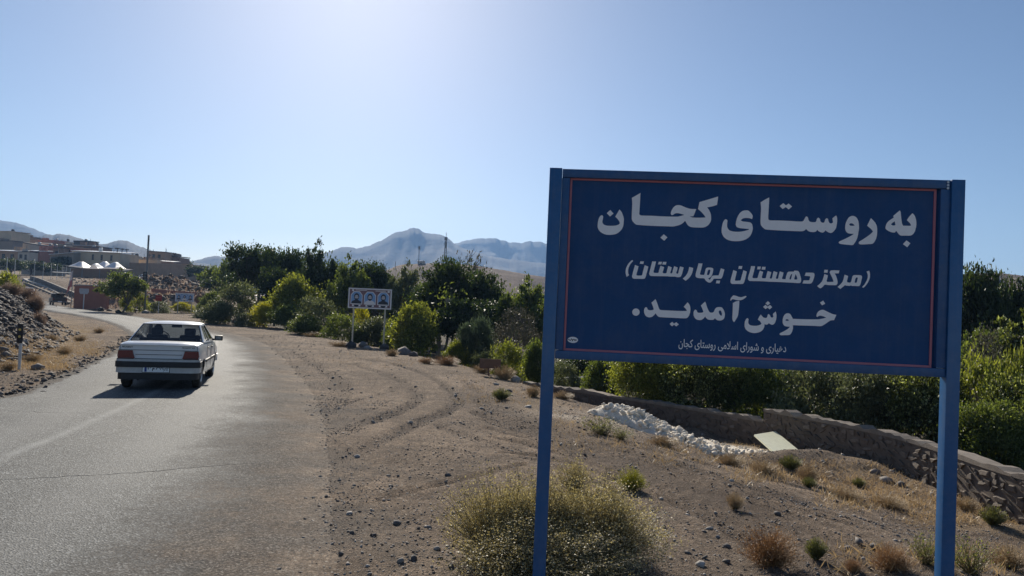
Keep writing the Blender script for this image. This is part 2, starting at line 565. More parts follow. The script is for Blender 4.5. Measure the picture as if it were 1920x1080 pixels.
_l, _ = seg_dist(flat[0], flat[1], gl([(1150, 792), (1220, 812), (1320, 832), (1425, 846)]))
limem = np.exp(-(_l.reshape(XX.shape) / 1.25) ** 2) * np.clip(.75 + 1.6 * fbm(XX * 1.6, YY * 1.6, 81, 3), 0, 1.2)
nx, ny = len(GX), len(GY)
V = np.stack([XX, YY, ZZ], -1).reshape(-1, 3)
ii = (np.arange(ny - 1)[:, None] * nx + np.arange(nx - 1)[None, :]).ravel()
Fq = np.stack([ii, ii + 1, ii + nx + 1, ii + nx], -1)
gme = mesh_np('ground', V, Fq, smooth=True)
for nm, arr in (('rut', rut), ('straw', straw), ('grav', grav), ('bank', bankm), ('litter', orthch), ('lime', limem)):
    at_ = gme.attributes.new(nm, 'FLOAT', 'POINT')
    at_.data.foreach_set('value', np.clip(arr, 0, 1).astype(np.float32).ravel())

acr = gme.attributes.new('across', 'FLOAT', 'POINT'); acr.data.foreach_set('value', np.where(rside > 0, np.clip(rdist, 0, 12), 12).astype(np.float32).ravel())

t = NT('soil'); 
c, h, mid, fine = dirt_color(t)
p = t.pos()
g = t.math('MULTIPLY', t.attr('grav'), t.ramp(mid, [(0.35, 0.25), (0.65, 1.0)]), clamp=True)
gv = t.voro(p, 46, out='Color'); gs = t.new('ShaderNodeSeparateColor'); t.l.new(gv, gs.inputs[0])
gcol = t.ramp(gs.outputs[0], [(0.0, (0.045, 0.04, 0.037)), (0.5, (0.115, 0.098, 0.085)), (0.9, (0.27, 0.232, 0.195))])
c = t.mix(t.math('MULTIPLY', g, 0.7), c, gcol)
egm, egc = edge_gravel(t, t.attr('across'))
c = t.mix(t.math('MULTIPLY', egm, 0.88), c, egc)
c = t.mix(t.math('MULTIPLY', t.attr('rut'), 0.78, clamp=True), c, t.ramp(fine, [(.35, (0.045, 0.037, 0.032)), (.65, (0.115, 0.09, 0.074))]))
sn = t.noise(t.mapping(p, (1, .6, 1)), 55, 4, 0.7)
sm = t.math('MULTIPLY', t.attr('straw'), t.ramp(sn, [(0.38, 0.1), (0.6, 1.0)]), clamp=True)
c = t.mix(t.math('MULTIPLY', sm, 0.85), c, t.ramp(t.noise(p, 4.0, 4), [(0.3, (0.25, 0.187, 0.112)), (0.7, (0.43, 0.33, 0.195))]))
bn = t.voro(p, 7.5, out='Color'); bs = t.new('ShaderNodeSeparateColor'); t.l.new(bn, bs.inputs[0])
c = t.mix(t.math('MULTIPLY', t.attr('bank'), 0.85), c, t.ramp(bs.outputs[0], [(0.0, (0.06, 0.055, 0.055)), (0.6, (0.12, 0.105, 0.098)), (1.0, (0.20, 0.165, 0.14))]))
c = t.mix(t.math('MULTIPLY', t.attr('lime'), 0.85, clamp=True), c, t.ramp(fine, [(.3, (.36, .32, .27)), (.7, (.66, .61, .53))]))
# leaf litter and weeds on the orchard floor
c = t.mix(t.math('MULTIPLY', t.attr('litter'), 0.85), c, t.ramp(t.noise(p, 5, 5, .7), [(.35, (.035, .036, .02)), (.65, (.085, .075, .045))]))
c = t.mix(1.0, c, (1.04, 0.98, 0.92), 'MULTIPLY')
t.fin(c, 0.95, t.bump(h, 1.0, 0.036), 0.0, 0.12)
ground = tag(link('ground', gme, t.mat), kind='structure')

# ---- road: worn asphalt ribbon with ragged gravelled edges
def road_ribbon():
    P = catmull(ROAD, 40)
    T = np.gradient(P, axis=0); T /= np.linalg.norm(T, axis=1)[:, None]
    Nn = np.stack([T[:, 1], -T[:, 0]], -1)
    off = np.concatenate([np.linspace(-2.75, -1.9, 8), np.linspace(-1.6, 1.6, 15), np.linspace(1.9, 3.5, 12)])
    X = P[:, None, 0] + Nn[:, None, 0] * off[None, :]
    Y = P[:, None, 1] + Nn[:, None, 1] * off[None, :]
    s = np.concatenate([[0], np.cumsum(np.linalg.norm(np.diff(P, axis=0), axis=1))])
    zc = height(P[:, 0], P[:, 1], False)
    zr = height(X.ravel(), Y.ravel()).reshape(X.shape)
    k = sstep(2.1, 1.6, np.abs(off))[None, :]
    z = zr * (1 - k) + (0.5 * zr + 0.5 * zc[:, None]) * k
    lift = np.where(off < 0, np.interp(-off, [0, 1.9, 2.35, 2.75], [.035, .02, .0, -.10]), np.interp(off, [0, 1.9, 2.6, 3.0, 3.5], [.035, .024, .012, .0, -.06]))
    z = z + lift[None, :] - (np.clip(s - 62, 0, 150) * .005)[:, None] * sstep(2.0, 2.7, np.abs(off))[None, :]
    n, m = X.shape
    V = np.stack([X, Y, z], -1).reshape(-1, 3)
    ii = (np.arange(n - 1)[:, None] * m + np.arange(m - 1)[None, :]).ravel()
    F = np.stack([ii, ii + 1, ii + m + 1, ii + m], -1)
    me = mesh_np('road', V, F, smooth=True)
    a = me.attributes.new('across', 'FLOAT', 'POINT'); a.data.foreach_set('value', np.repeat(off[None, :], n, 0).astype(np.float32).ravel())
    a = me.attributes.new('along', 'FLOAT', 'POINT'); a.data.foreach_set('value', np.repeat(s[:, None], m, 1).astype(np.float32).ravel())
    return me
t = NT('worn_asphalt')
c, h, mid, fine = dirt_color(t)
p = t.pos()
ac, al = t.attr('across'), t.attr('along')
cx = t.new('ShaderNodeCombineXYZ'); t.l.new(ac, cx.inputs[0]); t.l.new(al, cx.inputs[1])
rv = cx.outputs[0]
va = t.voro(p, 75, out='Color'); vs_ = t.new('ShaderNodeSeparateColor'); t.l.new(va, vs_.inputs[0])
vd = t.voro(p, 75)
agg = t.ramp(vs_.outputs[0], [(0.0, (0.016, 0.016, 0.017)), (0.5, (0.056, 0.056, 0.054)), (0.8, (0.115, 0.113, 0.107)), (1.0, (0.32, 0.31, 0.29))])
wear = t.noise(t.mapping(rv, (1.4, 0.10, 1)), 1.0, 5, 0.6)
agg = t.mix(t.ramp(wear, [(0.35, 0.0), (0.65, 0.3)]), agg, (0.115, 0.112, 0.105))
# wheel-polished strips, a patched seam and a few cracks
strip = t.math('ABSOLUTE', t.math('SUBTRACT', t.math('ABSOLUTE', ac), 0.85))
agg = t.mix(t.math('MULTIPLY', t.ramp(strip, [(0.1, 1.0), (0.5, 0.0)]), 0.3), agg, (0.19, 0.18, 0.165))
cw = t.noise(p, 1.6, 4, 0.6)
cp = t.new('ShaderNodeVectorMath', operation='ADD'); t.l.new(t.mapping(rv, (0.05, 0.13, 1)), cp.inputs[0])
cn = t.new('ShaderNodeTexNoise'); t.l.new(p, cn.inputs['Vector']); cn.inputs['Scale'].default_value = 1.3; cn.inputs['Detail'].default_value = 5
cs = t.new('ShaderNodeVectorMath', operation='SCALE'); t.l.new(cn.outputs['Color'], cs.inputs[0]); cs.inputs['Scale'].default_value = 0.16
t.l.new(cs.outputs[0], cp.inputs[1])
crk = t.voro(cp.outputs[0], 1.0, 'DISTANCE_TO_EDGE')
crm = t.ramp(crk, [(0.0012, 1.0), (0.0035, 0.0)])
def line_mask(a, off, slope, half, wob, ws):
    d_ = t.math('SUBTRACT', t.math('SUBTRACT', a, off[0]), t.math('MULTIPLY', off[1], slope))
    d_ = t.math('ADD', d_, t.math('MULTIPLY', t.math('SUBTRACT', t.noise(p, ws, 6, 0.6), 0.5), wob))
    return t.math('MULTIPLY_ADD', t.math('ABSOLUTE', d_), -1.0 / half, 1.0, clamp=True)
def along_of(x, y):
    dd = np.hypot(RC[:, 0] - x, RC[:, 1] - y); k = int(np.argmin(dd))
    return float(np.sum(np.linalg.norm(np.diff(RC[:k + 1], axis=0), axis=1)))
s_a, s_b, s_c = along_of(-4.61, 6.89), along_of(-6.9, 11.2), along_of(-5.4, 8.4)
crm = line_mask(al, (s_a, ac), 0.32, 0.020, 0.42, 1.1)
crm = t.math('MAXIMUM', crm, t.math('MULTIPLY', line_mask(al, (s_b, ac), -0.25, 0.016, 0.5, 1.3), t.math('LESS_THAN', ac, -0.5)))
crm = t.math('MAXIMUM', crm, line_mask(al, (s_a + 17, ac), 0.1, 0.022, 0.9, .8))
pal = line_mask(ac, (-0.37, t.math('SUBTRACT', al, s_c)), 0.055, 0.13, 0.12, 3.0)
pal = t.math('MULTIPLY', pal, t.ramp(t.noise(p, 2.2, 6, .7), [(.3, .25), (.62, 1.0)]))
agg = t.mix(t.math('MULTIPLY', pal, 0.7), agg, (0.27, 0.26, 0.24))
agg = t.mix(t.math('MULTIPLY', crm, 0.8), agg, (0.014, 0.014, 0.014))
# soil and gravel creep over the edges
en = t.math('ADD', t.math('MULTIPLY', t.noise(p, 0.7, 6, 0.65), 1.9), t.math('MULTIPLY', t.noise(p, 9, 5, 0.7), 0.9))
er = t.math('ADD', ac, t.math('SUBTRACT', en, 1.4))
el = t.math('ADD', t.math('MULTIPLY', ac, -1.0), t.math('SUBTRACT', t.math('MULTIPLY', en, 0.35), 0.49))
mr = t.ramp(t.math('SUBTRACT', er, 1.3), [(0.0, 0.0), (1.0, 1.0)])
ml = t.ramp(t.math('SUBTRACT', el, 2.1), [(0.0, 0.0), (0.12, 1.0)])
gv = t.voro(p, 46, out='Color'); gs = t.new('ShaderNodeSeparateColor'); t.l.new(gv, gs.inputs[0])
gcol = t.ramp(gs.outputs[0], [(0.0, (0.055, 0.05, 0.05)), (0.5, (0.12, 0.108, 0.10)), (0.9, (0.26, 0.235, 0.21))])
egm, egc = edge_gravel(t, ac)
edge = t.mix(1.0, t.mix(t.math('MULTIPLY', egm, 0.88), c, egc), (1.02, 0.98, 0.93), 'MULTIPLY')
agg = t.mix(1.0, agg, (.95, 1.0, 1.05), 'MULTIPLY')
mm = t.math('MAXIMUM', mr, ml)
col = t.mix(mm, agg, edge)
hh = t.math('ADD', t.math('MULTIPLY', vd, 0.9), t.math('MULTIPLY', crm, -2.5))
hh = t.math('ADD', t.math('MULTIPLY', hh, t.math('SUBTRACT', 1.0, mm)), t.math('MULTIPLY', h, mm))
sp = t.math('MULTIPLY_ADD', mm, -0.13, 0.25)
rg = t.math('ADD', t.math('MULTIPLY', mm, 0.28), t.math('ADD', 0.70, t.math('MULTIPLY', fine, 0.16)))
t.fin(col, rg, t.bump(hh, 0.7, 0.010), 0.0, sp)
road = tag(link('road', road_ribbon(), t.mat), kind='structure')

# ---- ridges: brown hill and two ranges of mountains
def ridge(name, pts, d, front, back, toe_z, mat, rough, rows=14, over=40, seed=0, dvar=None):
    px = np.arange(pts[0][0], pts[-1][0] + 1, 2.0)
    py = np.interp(px, [a for a, b in pts], [b for a, b in pts]) + (2.1 if d > 1000 else .8) * fbm(px * .13, px * 0, seed + 60, 4)
    tops = [at(a, b, d if dvar is None else d + dvar * math.sin(a * .01)) for a, b in zip(px, py)]
    X = []
    k = len(px)
    tt = list(np.linspace(0, 1, rows)) + [1.5, 2.0]
    for r, tv in enumerate(tt):
        row = []
        for j, q in enumerate(tops):
            if tv <= 1:
                f = tv ** 1.25
                dy = -front * (1 - tv)
            else:
                f = 1 - (tv - 1) ** 1.3 * .9; dy = back * (tv - 1)
            wob = fbm(np.array([q.x / rough + seed]), np.array([tv * 3.1 + seed]), seed, 4)[0]
            gully = abs(float(vnoise(np.array([q.x / (rough * .8) + 1.5 * float(vnoise(np.array([q.x / rough]), np.array([tv * 2.]), seed + 3)[0])]), np.array([tv * .6]), seed + 9)[0]))
            z = toe_z + (q.z - toe_z) * f + (q.z - toe_z) * (0.34 * wob - 0.30 * gully) * (tv * (1 - tv) * 3 if tv <= 1 else .3)
            s_ = (d + dy) / d
            row.append((q.x * (s_ if tv <= 1 else 1.0), q.y + dy, z))
        X.append(row)
    V = np.array(X).reshape(-1, 3); n = len(tt)
    ii = (np.arange(n - 1)[:, None] * k + np.arange(k - 1)[None, :]).ravel()
    return tag(link(name, mesh_np(name, V, np.stack([ii, ii + 1, ii + k + 1, ii + k], -1), smooth=True), mat), kind='structure')

t = NT('mountain_rock'); p = t.pos()
n = t.noise(t.mapping(p, (1, 1, 2.2)), 0.012, 9, 0.62); n2 = t.noise(p, 0.05, 6, 0.6)
mcol = t.ramp(t.math('ADD', t.math('MULTIPLY', n, .7), t.math('MULTIPLY', n2, .3)), [(0.35, (0.062, 0.058, 0.055)), (0.65, (0.098, 0.09, 0.08))])
M_MOUNT = t.fin(mcol, 0.95, t.bump(n, .8, 9.0), 0, .1)
t = NT('hill_soil'); p = t.pos()
n = t.noise(t.mapping(p, (1, 1, 3.0)), 0.05, 8, 0.6); n2 = t.noise(p, 0.9, 6, 0.75)
hc = t.ramp(t.math('ADD', t.math('MULTIPLY', n, .6), t.math('MULTIPLY', n2, .4)), [(0.36, (0.10, 0.072, 0.056)), (0.52, (0.175, 0.125, 0.097)), (0.66, (0.25, 0.19, 0.148))])
M_HILL = t.fin(hc, 0.95, t.bump(n2, 0.9, 1.2), 0, .1)
ridge('mountain_range', [(520, 500), (560, 482), (600, 478), (622, 470), (645, 462), (668, 466), (690, 461), (712, 452), (735, 440), (748, 434), (758, 432), (768, 428.5), (776, 426.5), (785, 428), (792, 435), (806, 437), (818, 440), (828, 441), (840, 447), (852, 457), (870, 466), (920, 480), (1000, 492), (1100, 500), (1200, 520)], 2500, 700, 500, -2, M_MOUNT, 95, seed=3)
ridge('mountain_range', [(780, 490), (820, 466), (850, 457), (870, 452), (895, 447), (912, 446), (930, 447), (945, 451), (958, 456), (970, 454.5), (982, 455), (995, 452), (1010, 454), (1030, 457), (1080, 470), (1150, 474), (1250, 492), (1400, 508), (1600, 530), (1800, 560)], 3100, 700, 350, -2, M_MOUNT, 120, seed=14)
ridge('mountain_range', [(-160, 420), (-80, 408), (-30, 411), (0, 413), (20, 416), (40, 420), (60, 428), (85, 438), (120, 452), (180, 480), (240, 500)], 2300, 600, 500, 6, M_MOUNT, 90, seed=23)
ridge('mountain_range', [(-100, 480), (0, 462), (60, 448), (85, 440), (100, 440), (112, 437), (130, 441), (150, 447), (175, 455), (192, 459), (207, 454), (225, 451), (240, 452.5), (262, 462), (285, 471), (310, 478), (345, 487), (370, 493), (420, 500)], 1500, 450, 300, 6, M_MOUNT, 60, seed=31)
ridge('mountain_range', [(300, 500), (350, 492), (375, 486), (400, 481), (428, 479), (450, 480), (475, 478.5), (500, 484), (540, 474), (560, 478), (600, 492), (660, 510)], 2000, 450, 300, 4, M_MOUNT, 60, seed=44)
HILL_PTS = [(560, 560), (640, 540), (700, 518), (725, 506), (745, 498), (755, 495.5), (770, 495), (800, 494), (850, 494), (900, 499), (940, 506), (980, 513), (1020, 519), (1100, 528), (1250, 536), (1400, 540), (1600, 536), (1750, 522), (1840, 512), (1880, 512.5), (1920, 517), (2000, 522), (2100, 530)]
ridge('hill', HILL_PTS, 380, 150, 120, -2.5, M_HILL, 22, rows=22, seed=52)

# ---- paved walkway and its kerb wall climbing beside the far road, left
def strip_along(px_pts, width, height_, name, mat, side=1):
    P = [ground_at(a, b) for a, b in px_pts]
    C = catmull([(q.x, q.y) for q in P], 8)
    T = np.gradient(C, axis=0); T /= np.linalg.norm(T, axis=1)[:, None]
    N = np.stack([T[:, 1], -T[:, 0]], -1) * side
    m = MB()
    z = height(C[:, 0], C[:, 1]) 
    z = np.convolve(np.pad(z, 3, mode='edge'), np.ones(7) / 7, 'valid')
    V = []
    for q, nn, zz in zip(C, N, z):
        a, b = q, q + nn * width
        V += [(a[0], a[1], zz - .6), (a[0], a[1], zz + height_), (b[0], b[1], zz + height_), (b[0], b[1], zz - .6)]
    Fs = []
    for k in range(len(C) - 1):
        o = 4 * k
        Fs += [(o, o + 1, o + 5, o + 4), (o + 1, o + 2, o + 6, o + 5), (o + 2, o + 3, o + 7, o + 6)]
    Fs += [(0, 3, 2, 1), (4 * len(C) - 4, 4 * len(C) - 3, 4 * len(C) - 2, 4 * len(C) - 1)]
    m.add(V, Fs)
    return m.build(name, mat)
M_PAVE = paint('pale_paving', (0.36, 0.33, 0.30), 0.9, 0.2, 1.2)
M_KERB = paint('dark_block', (0.14, 0.115, 0.095), 0.9, 0.25, 1.5)
tag(strip_along([(136, 566), (118, 556), (98, 546), (74, 536), (50, 527), (42, 523)], 2.4, 0.16, 'pavement', M_PAVE), kind='structure')
tag(strip_along([(128, 571), (110, 560.5), (90, 550.5), (66, 540), (44, 531)], 0.4, 0.28, 'kerb_wall', M_KERB), 'low dark kerb wall between the far road and its pale pavement', 'wall')
tag(strip_along([(150, 561), (130, 551), (108, 541), (84, 531), (56, 521)], 0.4, 0.5, 'kerb_wall', M_KERB), 'dark garden wall along the uphill side of the pale pavement', 'wall')
# ================================================================== VEGETATION
def leaf_quads(rng, C, N_dir, size, wid, fold=0.25, jitter=0.35):
    """C: (n,3) leaf bases, N_dir: (n,3) rough growth direction"""
    n = len(C)
    d = N_dir + rng.normal(0, 0.75, (n, 3)); d /= np.linalg.norm(d, axis=1)[:, None] + 1e-9
    a = rng.normal(0, 1, (n, 3)); s = np.cross(d, a); s /= np.linalg.norm(s, axis=1)[:, None] + 1e-9
    u = np.cross(s, d)
    L = size * (1 + jitter * rng.normal(0, 1, (n, 1))).clip(.4, 1.8)
    W = L * wid
    P0 = C; P2 = C + d * L - u * L * .1
    P1 = C + d * L * .45 + s * W * .5 + u * W * fold; P3 = C + d * L * .45 - s * W * .5 + u * W * fold
    V = np.stack([P0, P1, P2, P3], 1).reshape(-1, 3)
    F = np.arange(4 * n).reshape(-1, 4)
    return V, F

def tubes(lines, n=5):
    Vs, Fs, b = [], [], 0
    for pts, r0, r1 in lines:
        P = np.array(pts, float); k = len(P)
        T = np.gradient(P, axis=0); T /= np.linalg.norm(T, axis=1)[:, None] + 1e-9
        A = np.where(np.abs(T[:, 2:3]) < .9, np.array([[0, 0, 1.]]), np.array([[1., 0, 0]]))
        U = np.cross(T, A); U /= np.linalg.norm(U, axis=1)[:, None] + 1e-9
        W = np.cross(T, U)
        r = np.linspace(r0, r1, k)[:, None, None]
        ang = np.linspace(0, 2 * PI, n, endpoint=False)
        ring = P[:, None, :] + r * (U[:, None, :] * np.cos(ang)[None, :, None] + W[:, None, :] * np.sin(ang)[None, :, None])
        Vs.append(ring.reshape(-1, 3))
        i = (np.arange(k - 1)[:, None] * n + np.arange(n)[None, :]).ravel()
        j = (np.arange(k - 1)[:, None] * n + (np.arange(n)[None, :] + 1) % n).ravel()
        Fs.append(np.stack([i, j, j + n, i + n], -1) + b)
        b += k * n
    return np.concatenate(Vs), np.concatenate(Fs)

def bez(a, b, rng, bend=.15, n=6):
    a, b = np.array(a, float), np.array(b, float)
    L = np.linalg.norm(b - a)
    m = (a + b) / 2 + rng.normal(0, bend * L, 3)
    t = np.linspace(0, 1, n)[:, None]
    return (1 - t) ** 2 * a + 2 * t * (1 - t) * m + t * t * b

def make_tree(seed, lobes, n_leaf, leaf, wid=.55, trunk_r=.028, fork=.28, n_clump=260, sig=.045, trunks=1, lean=0.0, up=.3, twig=90):
    """unit tree: about 1 high; lobes = (x,y,z,rx,ry,rz). Returns trunk mesh, crown mesh"""
    rng = np.random.default_rng(seed)
    lob = np.array(lobes, float)
    vol = lob[:, 3] * lob[:, 4] * lob[:, 5]; vol /= vol.sum()
    cl, cd = [], []
    while len(cl) < n_clump:
        k = rng.choice(len(lob), p=vol)
        d = rng.normal(0, 1, 3); d /= np.linalg.norm(d)
        if d[2] < -.55: continue
        r = rng.uniform(.35, 1) ** .42
        p = lob[k, :3] + d * lob[k, 3:] * r * (1 + .16 * rng.normal())
        if p[2] < .02: continue
        cl.append(p); cd.append(d)
    cl, cd = np.array(cl), np.array(cd)
    wts = rng.gamma(1.6, 1, n_clump); wts /= wts.sum()
    idx = rng.choice(n_clump, n_leaf, p=wts)
    C = cl[idx] + rng.normal(0, 1, (n_leaf, 3)) * np.array([sig, sig, sig * .75]) * rng.uniform(.4, 1.5, (n_clump, 1))[idx]
    C[:, 2] = np.maximum(C[:, 2], .01)
    D = cd[idx] * .6 + np.array([0, 0, up])
    V, F = leaf_quads(rng, C, D, leaf, wid)
    crown = mesh_np('crown', V, F)
    lines = []
    tops = []
    for k in range(trunks):
        b = np.array([rng.normal(0, .02 * (trunks > 1)), rng.normal(0, .02 * (trunks > 1)), -.04])
        tp = np.array([lean + rng.normal(0, .05 * trunks), rng.normal(0, .03 * trunks), fork])
        lines.append((bez(b, tp, rng, .06, 8), trunk_r * (1 if trunks == 1 else .6), trunk_r * .68 * (1 if trunks == 1 else .7)))
        tops.append(tp)
    limbs = []
    for k in range(9):
        c = lob[rng.choice(len(lob), p=vol), :3] + rng.normal(0, .3, 3) * lob[0, 3:]
        c[2] = max(c[2], fork + .08)
        tp = tops[k % trunks]
        L = bez(tp - np.array([0, 0, .02]), c, rng, .12, 7)
        lines.append((L, trunk_r * .5, trunk_r * .16)); limbs.append(L)
    for k in range(twig):
        q = cl[rng.integers(n_clump)]
        L = min(limbs, key=lambda l: np.min(np.linalg.norm(l - q, axis=1)))
        a = L[np.argmin(np.linalg.norm(L - q, axis=1))]
        lines.append((bez(a, q, rng, .12, 5), trunk_r * .14, trunk_r * .05))
    V, F = tubes(lines, 5)
    return mesh_np('trunk', V, F, smooth=True), crown

def round_lobes(seed, n=7, R=.36, zc=.62, zr=.33, low=.0):
    r = np.random.default_rng(seed)
    L = [(0, 0, zc, R * .8, R * .8, zr * .9)]
    for k in range(n):
        a = 2 * PI * k / n + r.normal(0, .3)
        q = R * r.uniform(.45, .8)
        z = zc + zr * r.uniform(-.6 - low, .55)
        s = r.uniform(.32, .55)
        L.append((q * math.cos(a), q * math.sin(a), z, R * s, R * s, zr * s * 1.05))
    L.append((r.normal(0, .06), r.normal(0, .06), zc + zr * .66, R * .4, R * .4, zr * .36))
    return L

TREE_MESH = {
    'broad': make_tree(1, round_lobes(5, 8, .40, .62, .34), 15000, .034, trunk_r=.026, fork=.24, n_clump=300),
    'broad_loose': make_tree(2, round_lobes(8, 9, .40, .60, .36), 10000, .036, trunk_r=.024, fork=.22, n_clump=210, sig=.042),
    'upright': make_tree(3, round_lobes(13, 8, .27, .58, .38), 11000, .034, trunk_r=.022, fork=.20, n_clump=240, sig=.04, up=.6),
    'bush': make_tree(4, round_lobes(21, 9, .52, .48, .45, .4), 14000, .042, trunk_r=.022, fork=.10, n_clump=320, trunks=4, sig=.06),
    'bush_loose': make_tree(5, round_lobes(27, 9, .55, .46, .46, .4), 9000, .046, wid=.4, trunk_r=.02, fork=.08, n_clump=230, trunks=5, sig=.06, up=.6),
    'willow_bush': make_tree(6, round_lobes(33, 8, .40, .5, .46, .4), 12000, .055, wid=.2, trunk_r=.018, fork=.08, n_clump=260, trunks=5, sig=.05, up=1.1),
    'thorny': make_tree(7, round_lobes(38, 9, .50, .5, .44, .3), 6500, .026, wid=.4, trunk_r=.018, fork=.12, n_clump=300, trunks=5, sig=.05, twig=420),
    'near_hedge': make_tree(8, round_lobes(45, 10, .56, .48, .47, .5), 26000, .031, wid=.55, trunk_r=.016, fork=.1, n_clump=420, trunks=4, sig=.07),
    'bare': make_tree(9, round_lobes(52, 7, .34, .64, .34), 260, .03, trunk_r=.02, fork=.3, n_clump=170, twig=330),
    'far': make_tree(10, round_lobes(57, 7, .44, .56, .40), 3600, .055, trunk_r=.03, fork=.2, n_clump=140, sig=.05),
}
LEAF = {
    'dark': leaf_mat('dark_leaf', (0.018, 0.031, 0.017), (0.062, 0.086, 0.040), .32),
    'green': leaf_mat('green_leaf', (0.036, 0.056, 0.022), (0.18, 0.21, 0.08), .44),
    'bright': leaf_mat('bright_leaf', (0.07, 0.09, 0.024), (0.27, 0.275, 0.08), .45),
    'olive': leaf_mat('olive_leaf', (0.055, 0.066, 0.036), (0.225, 0.24, 0.13), .28, (1.3, 1.35, .8)),
    'yellow': leaf_mat('yellow_leaf', (0.26, 0.25, 0.03), (0.55, 0.50, 0.06), .45, (1.2, 1.2, .45)),
    'silver': leaf_mat('silver_leaf', (0.045, 0.065, 0.045), (0.12, 0.15, 0.10), .3, (1.2, 1.3, .9)),
    'grey': leaf_mat('grey_leaf', (0.06, 0.058, 0.045), (0.15, 0.14, 0.105), .22, (1.2, 1.15, .9)),
    'sparkle': leaf_mat('painted_glint_leaf', (0.013, 0.024, 0.010), (0.17, 0.185, 0.068), .40, dry=(0.38, 0.41, 0.24), glintamt=.18),  # pale leaves here are painted sparkle, not withered foliage
}
for k in ('sparkle', 'dark', 'green'):
    LEAF[k].node_tree.nodes['Principled BSDF'].inputs['Roughness'].default_value = 0.55
BARK = bark_mat('grey_bark', (0.06, 0.05, 0.042), (0.17, 0.145, 0.12))
PALEBARK = bark_mat('pale_bark', (0.20, 0.17, 0.14), (0.38, 0.33, 0.27))
for a, b in TREE_MESH.values():
    a.materials.append(BARK); b.materials.append(LEAF['green'])

def tree(kind, leaf, x, y, z, hgt, wid, name, label, cat='tree', group=None, rz=None, bark=None):
    r = empty(name, (x, y, z), RND.uniform(0, 2 * PI) if rz is None else rz, label, cat, group)
    tm, cm = TREE_MESH[kind]
    tr = link('trunk', tm, parent=r); cr = link('crown', cm, parent=r)
    for o, m in ((tr, bark or BARK), (cr, LEAF[leaf])):
        o.material_slots[0].link = 'OBJECT'; o.material_slots[0].material = m
    r.scale = (wid, wid, hgt)
    return r

WIDTH0 = {'broad': .92, 'broad_loose': .92, 'upright': .64, 'bush': 1.15, 'bush_loose': 1.2, 'willow_bush': .95, 'thorny': 1.12, 'near_hedge': 1.25, 'bare': .8, 'far': .95}
def tree_px(kind, leaf, px, ytop, d, wpx, name, label, cat='tree', group=None, rz=None, bark=None, sinkz=0.0):
    """a tree whose top shows at photo pixel (px, ytop) when it stands d metres away, wpx pixels wide"""
    q = at(px, ytop, d)
    z0 = H(q.x, d) - sinkz
    return tree(kind, leaf, q.x, d, z0, (q.z - z0) * 1.0, wpx / FPX * d / WIDTH0[kind], name, label, cat, group, rz, bark)

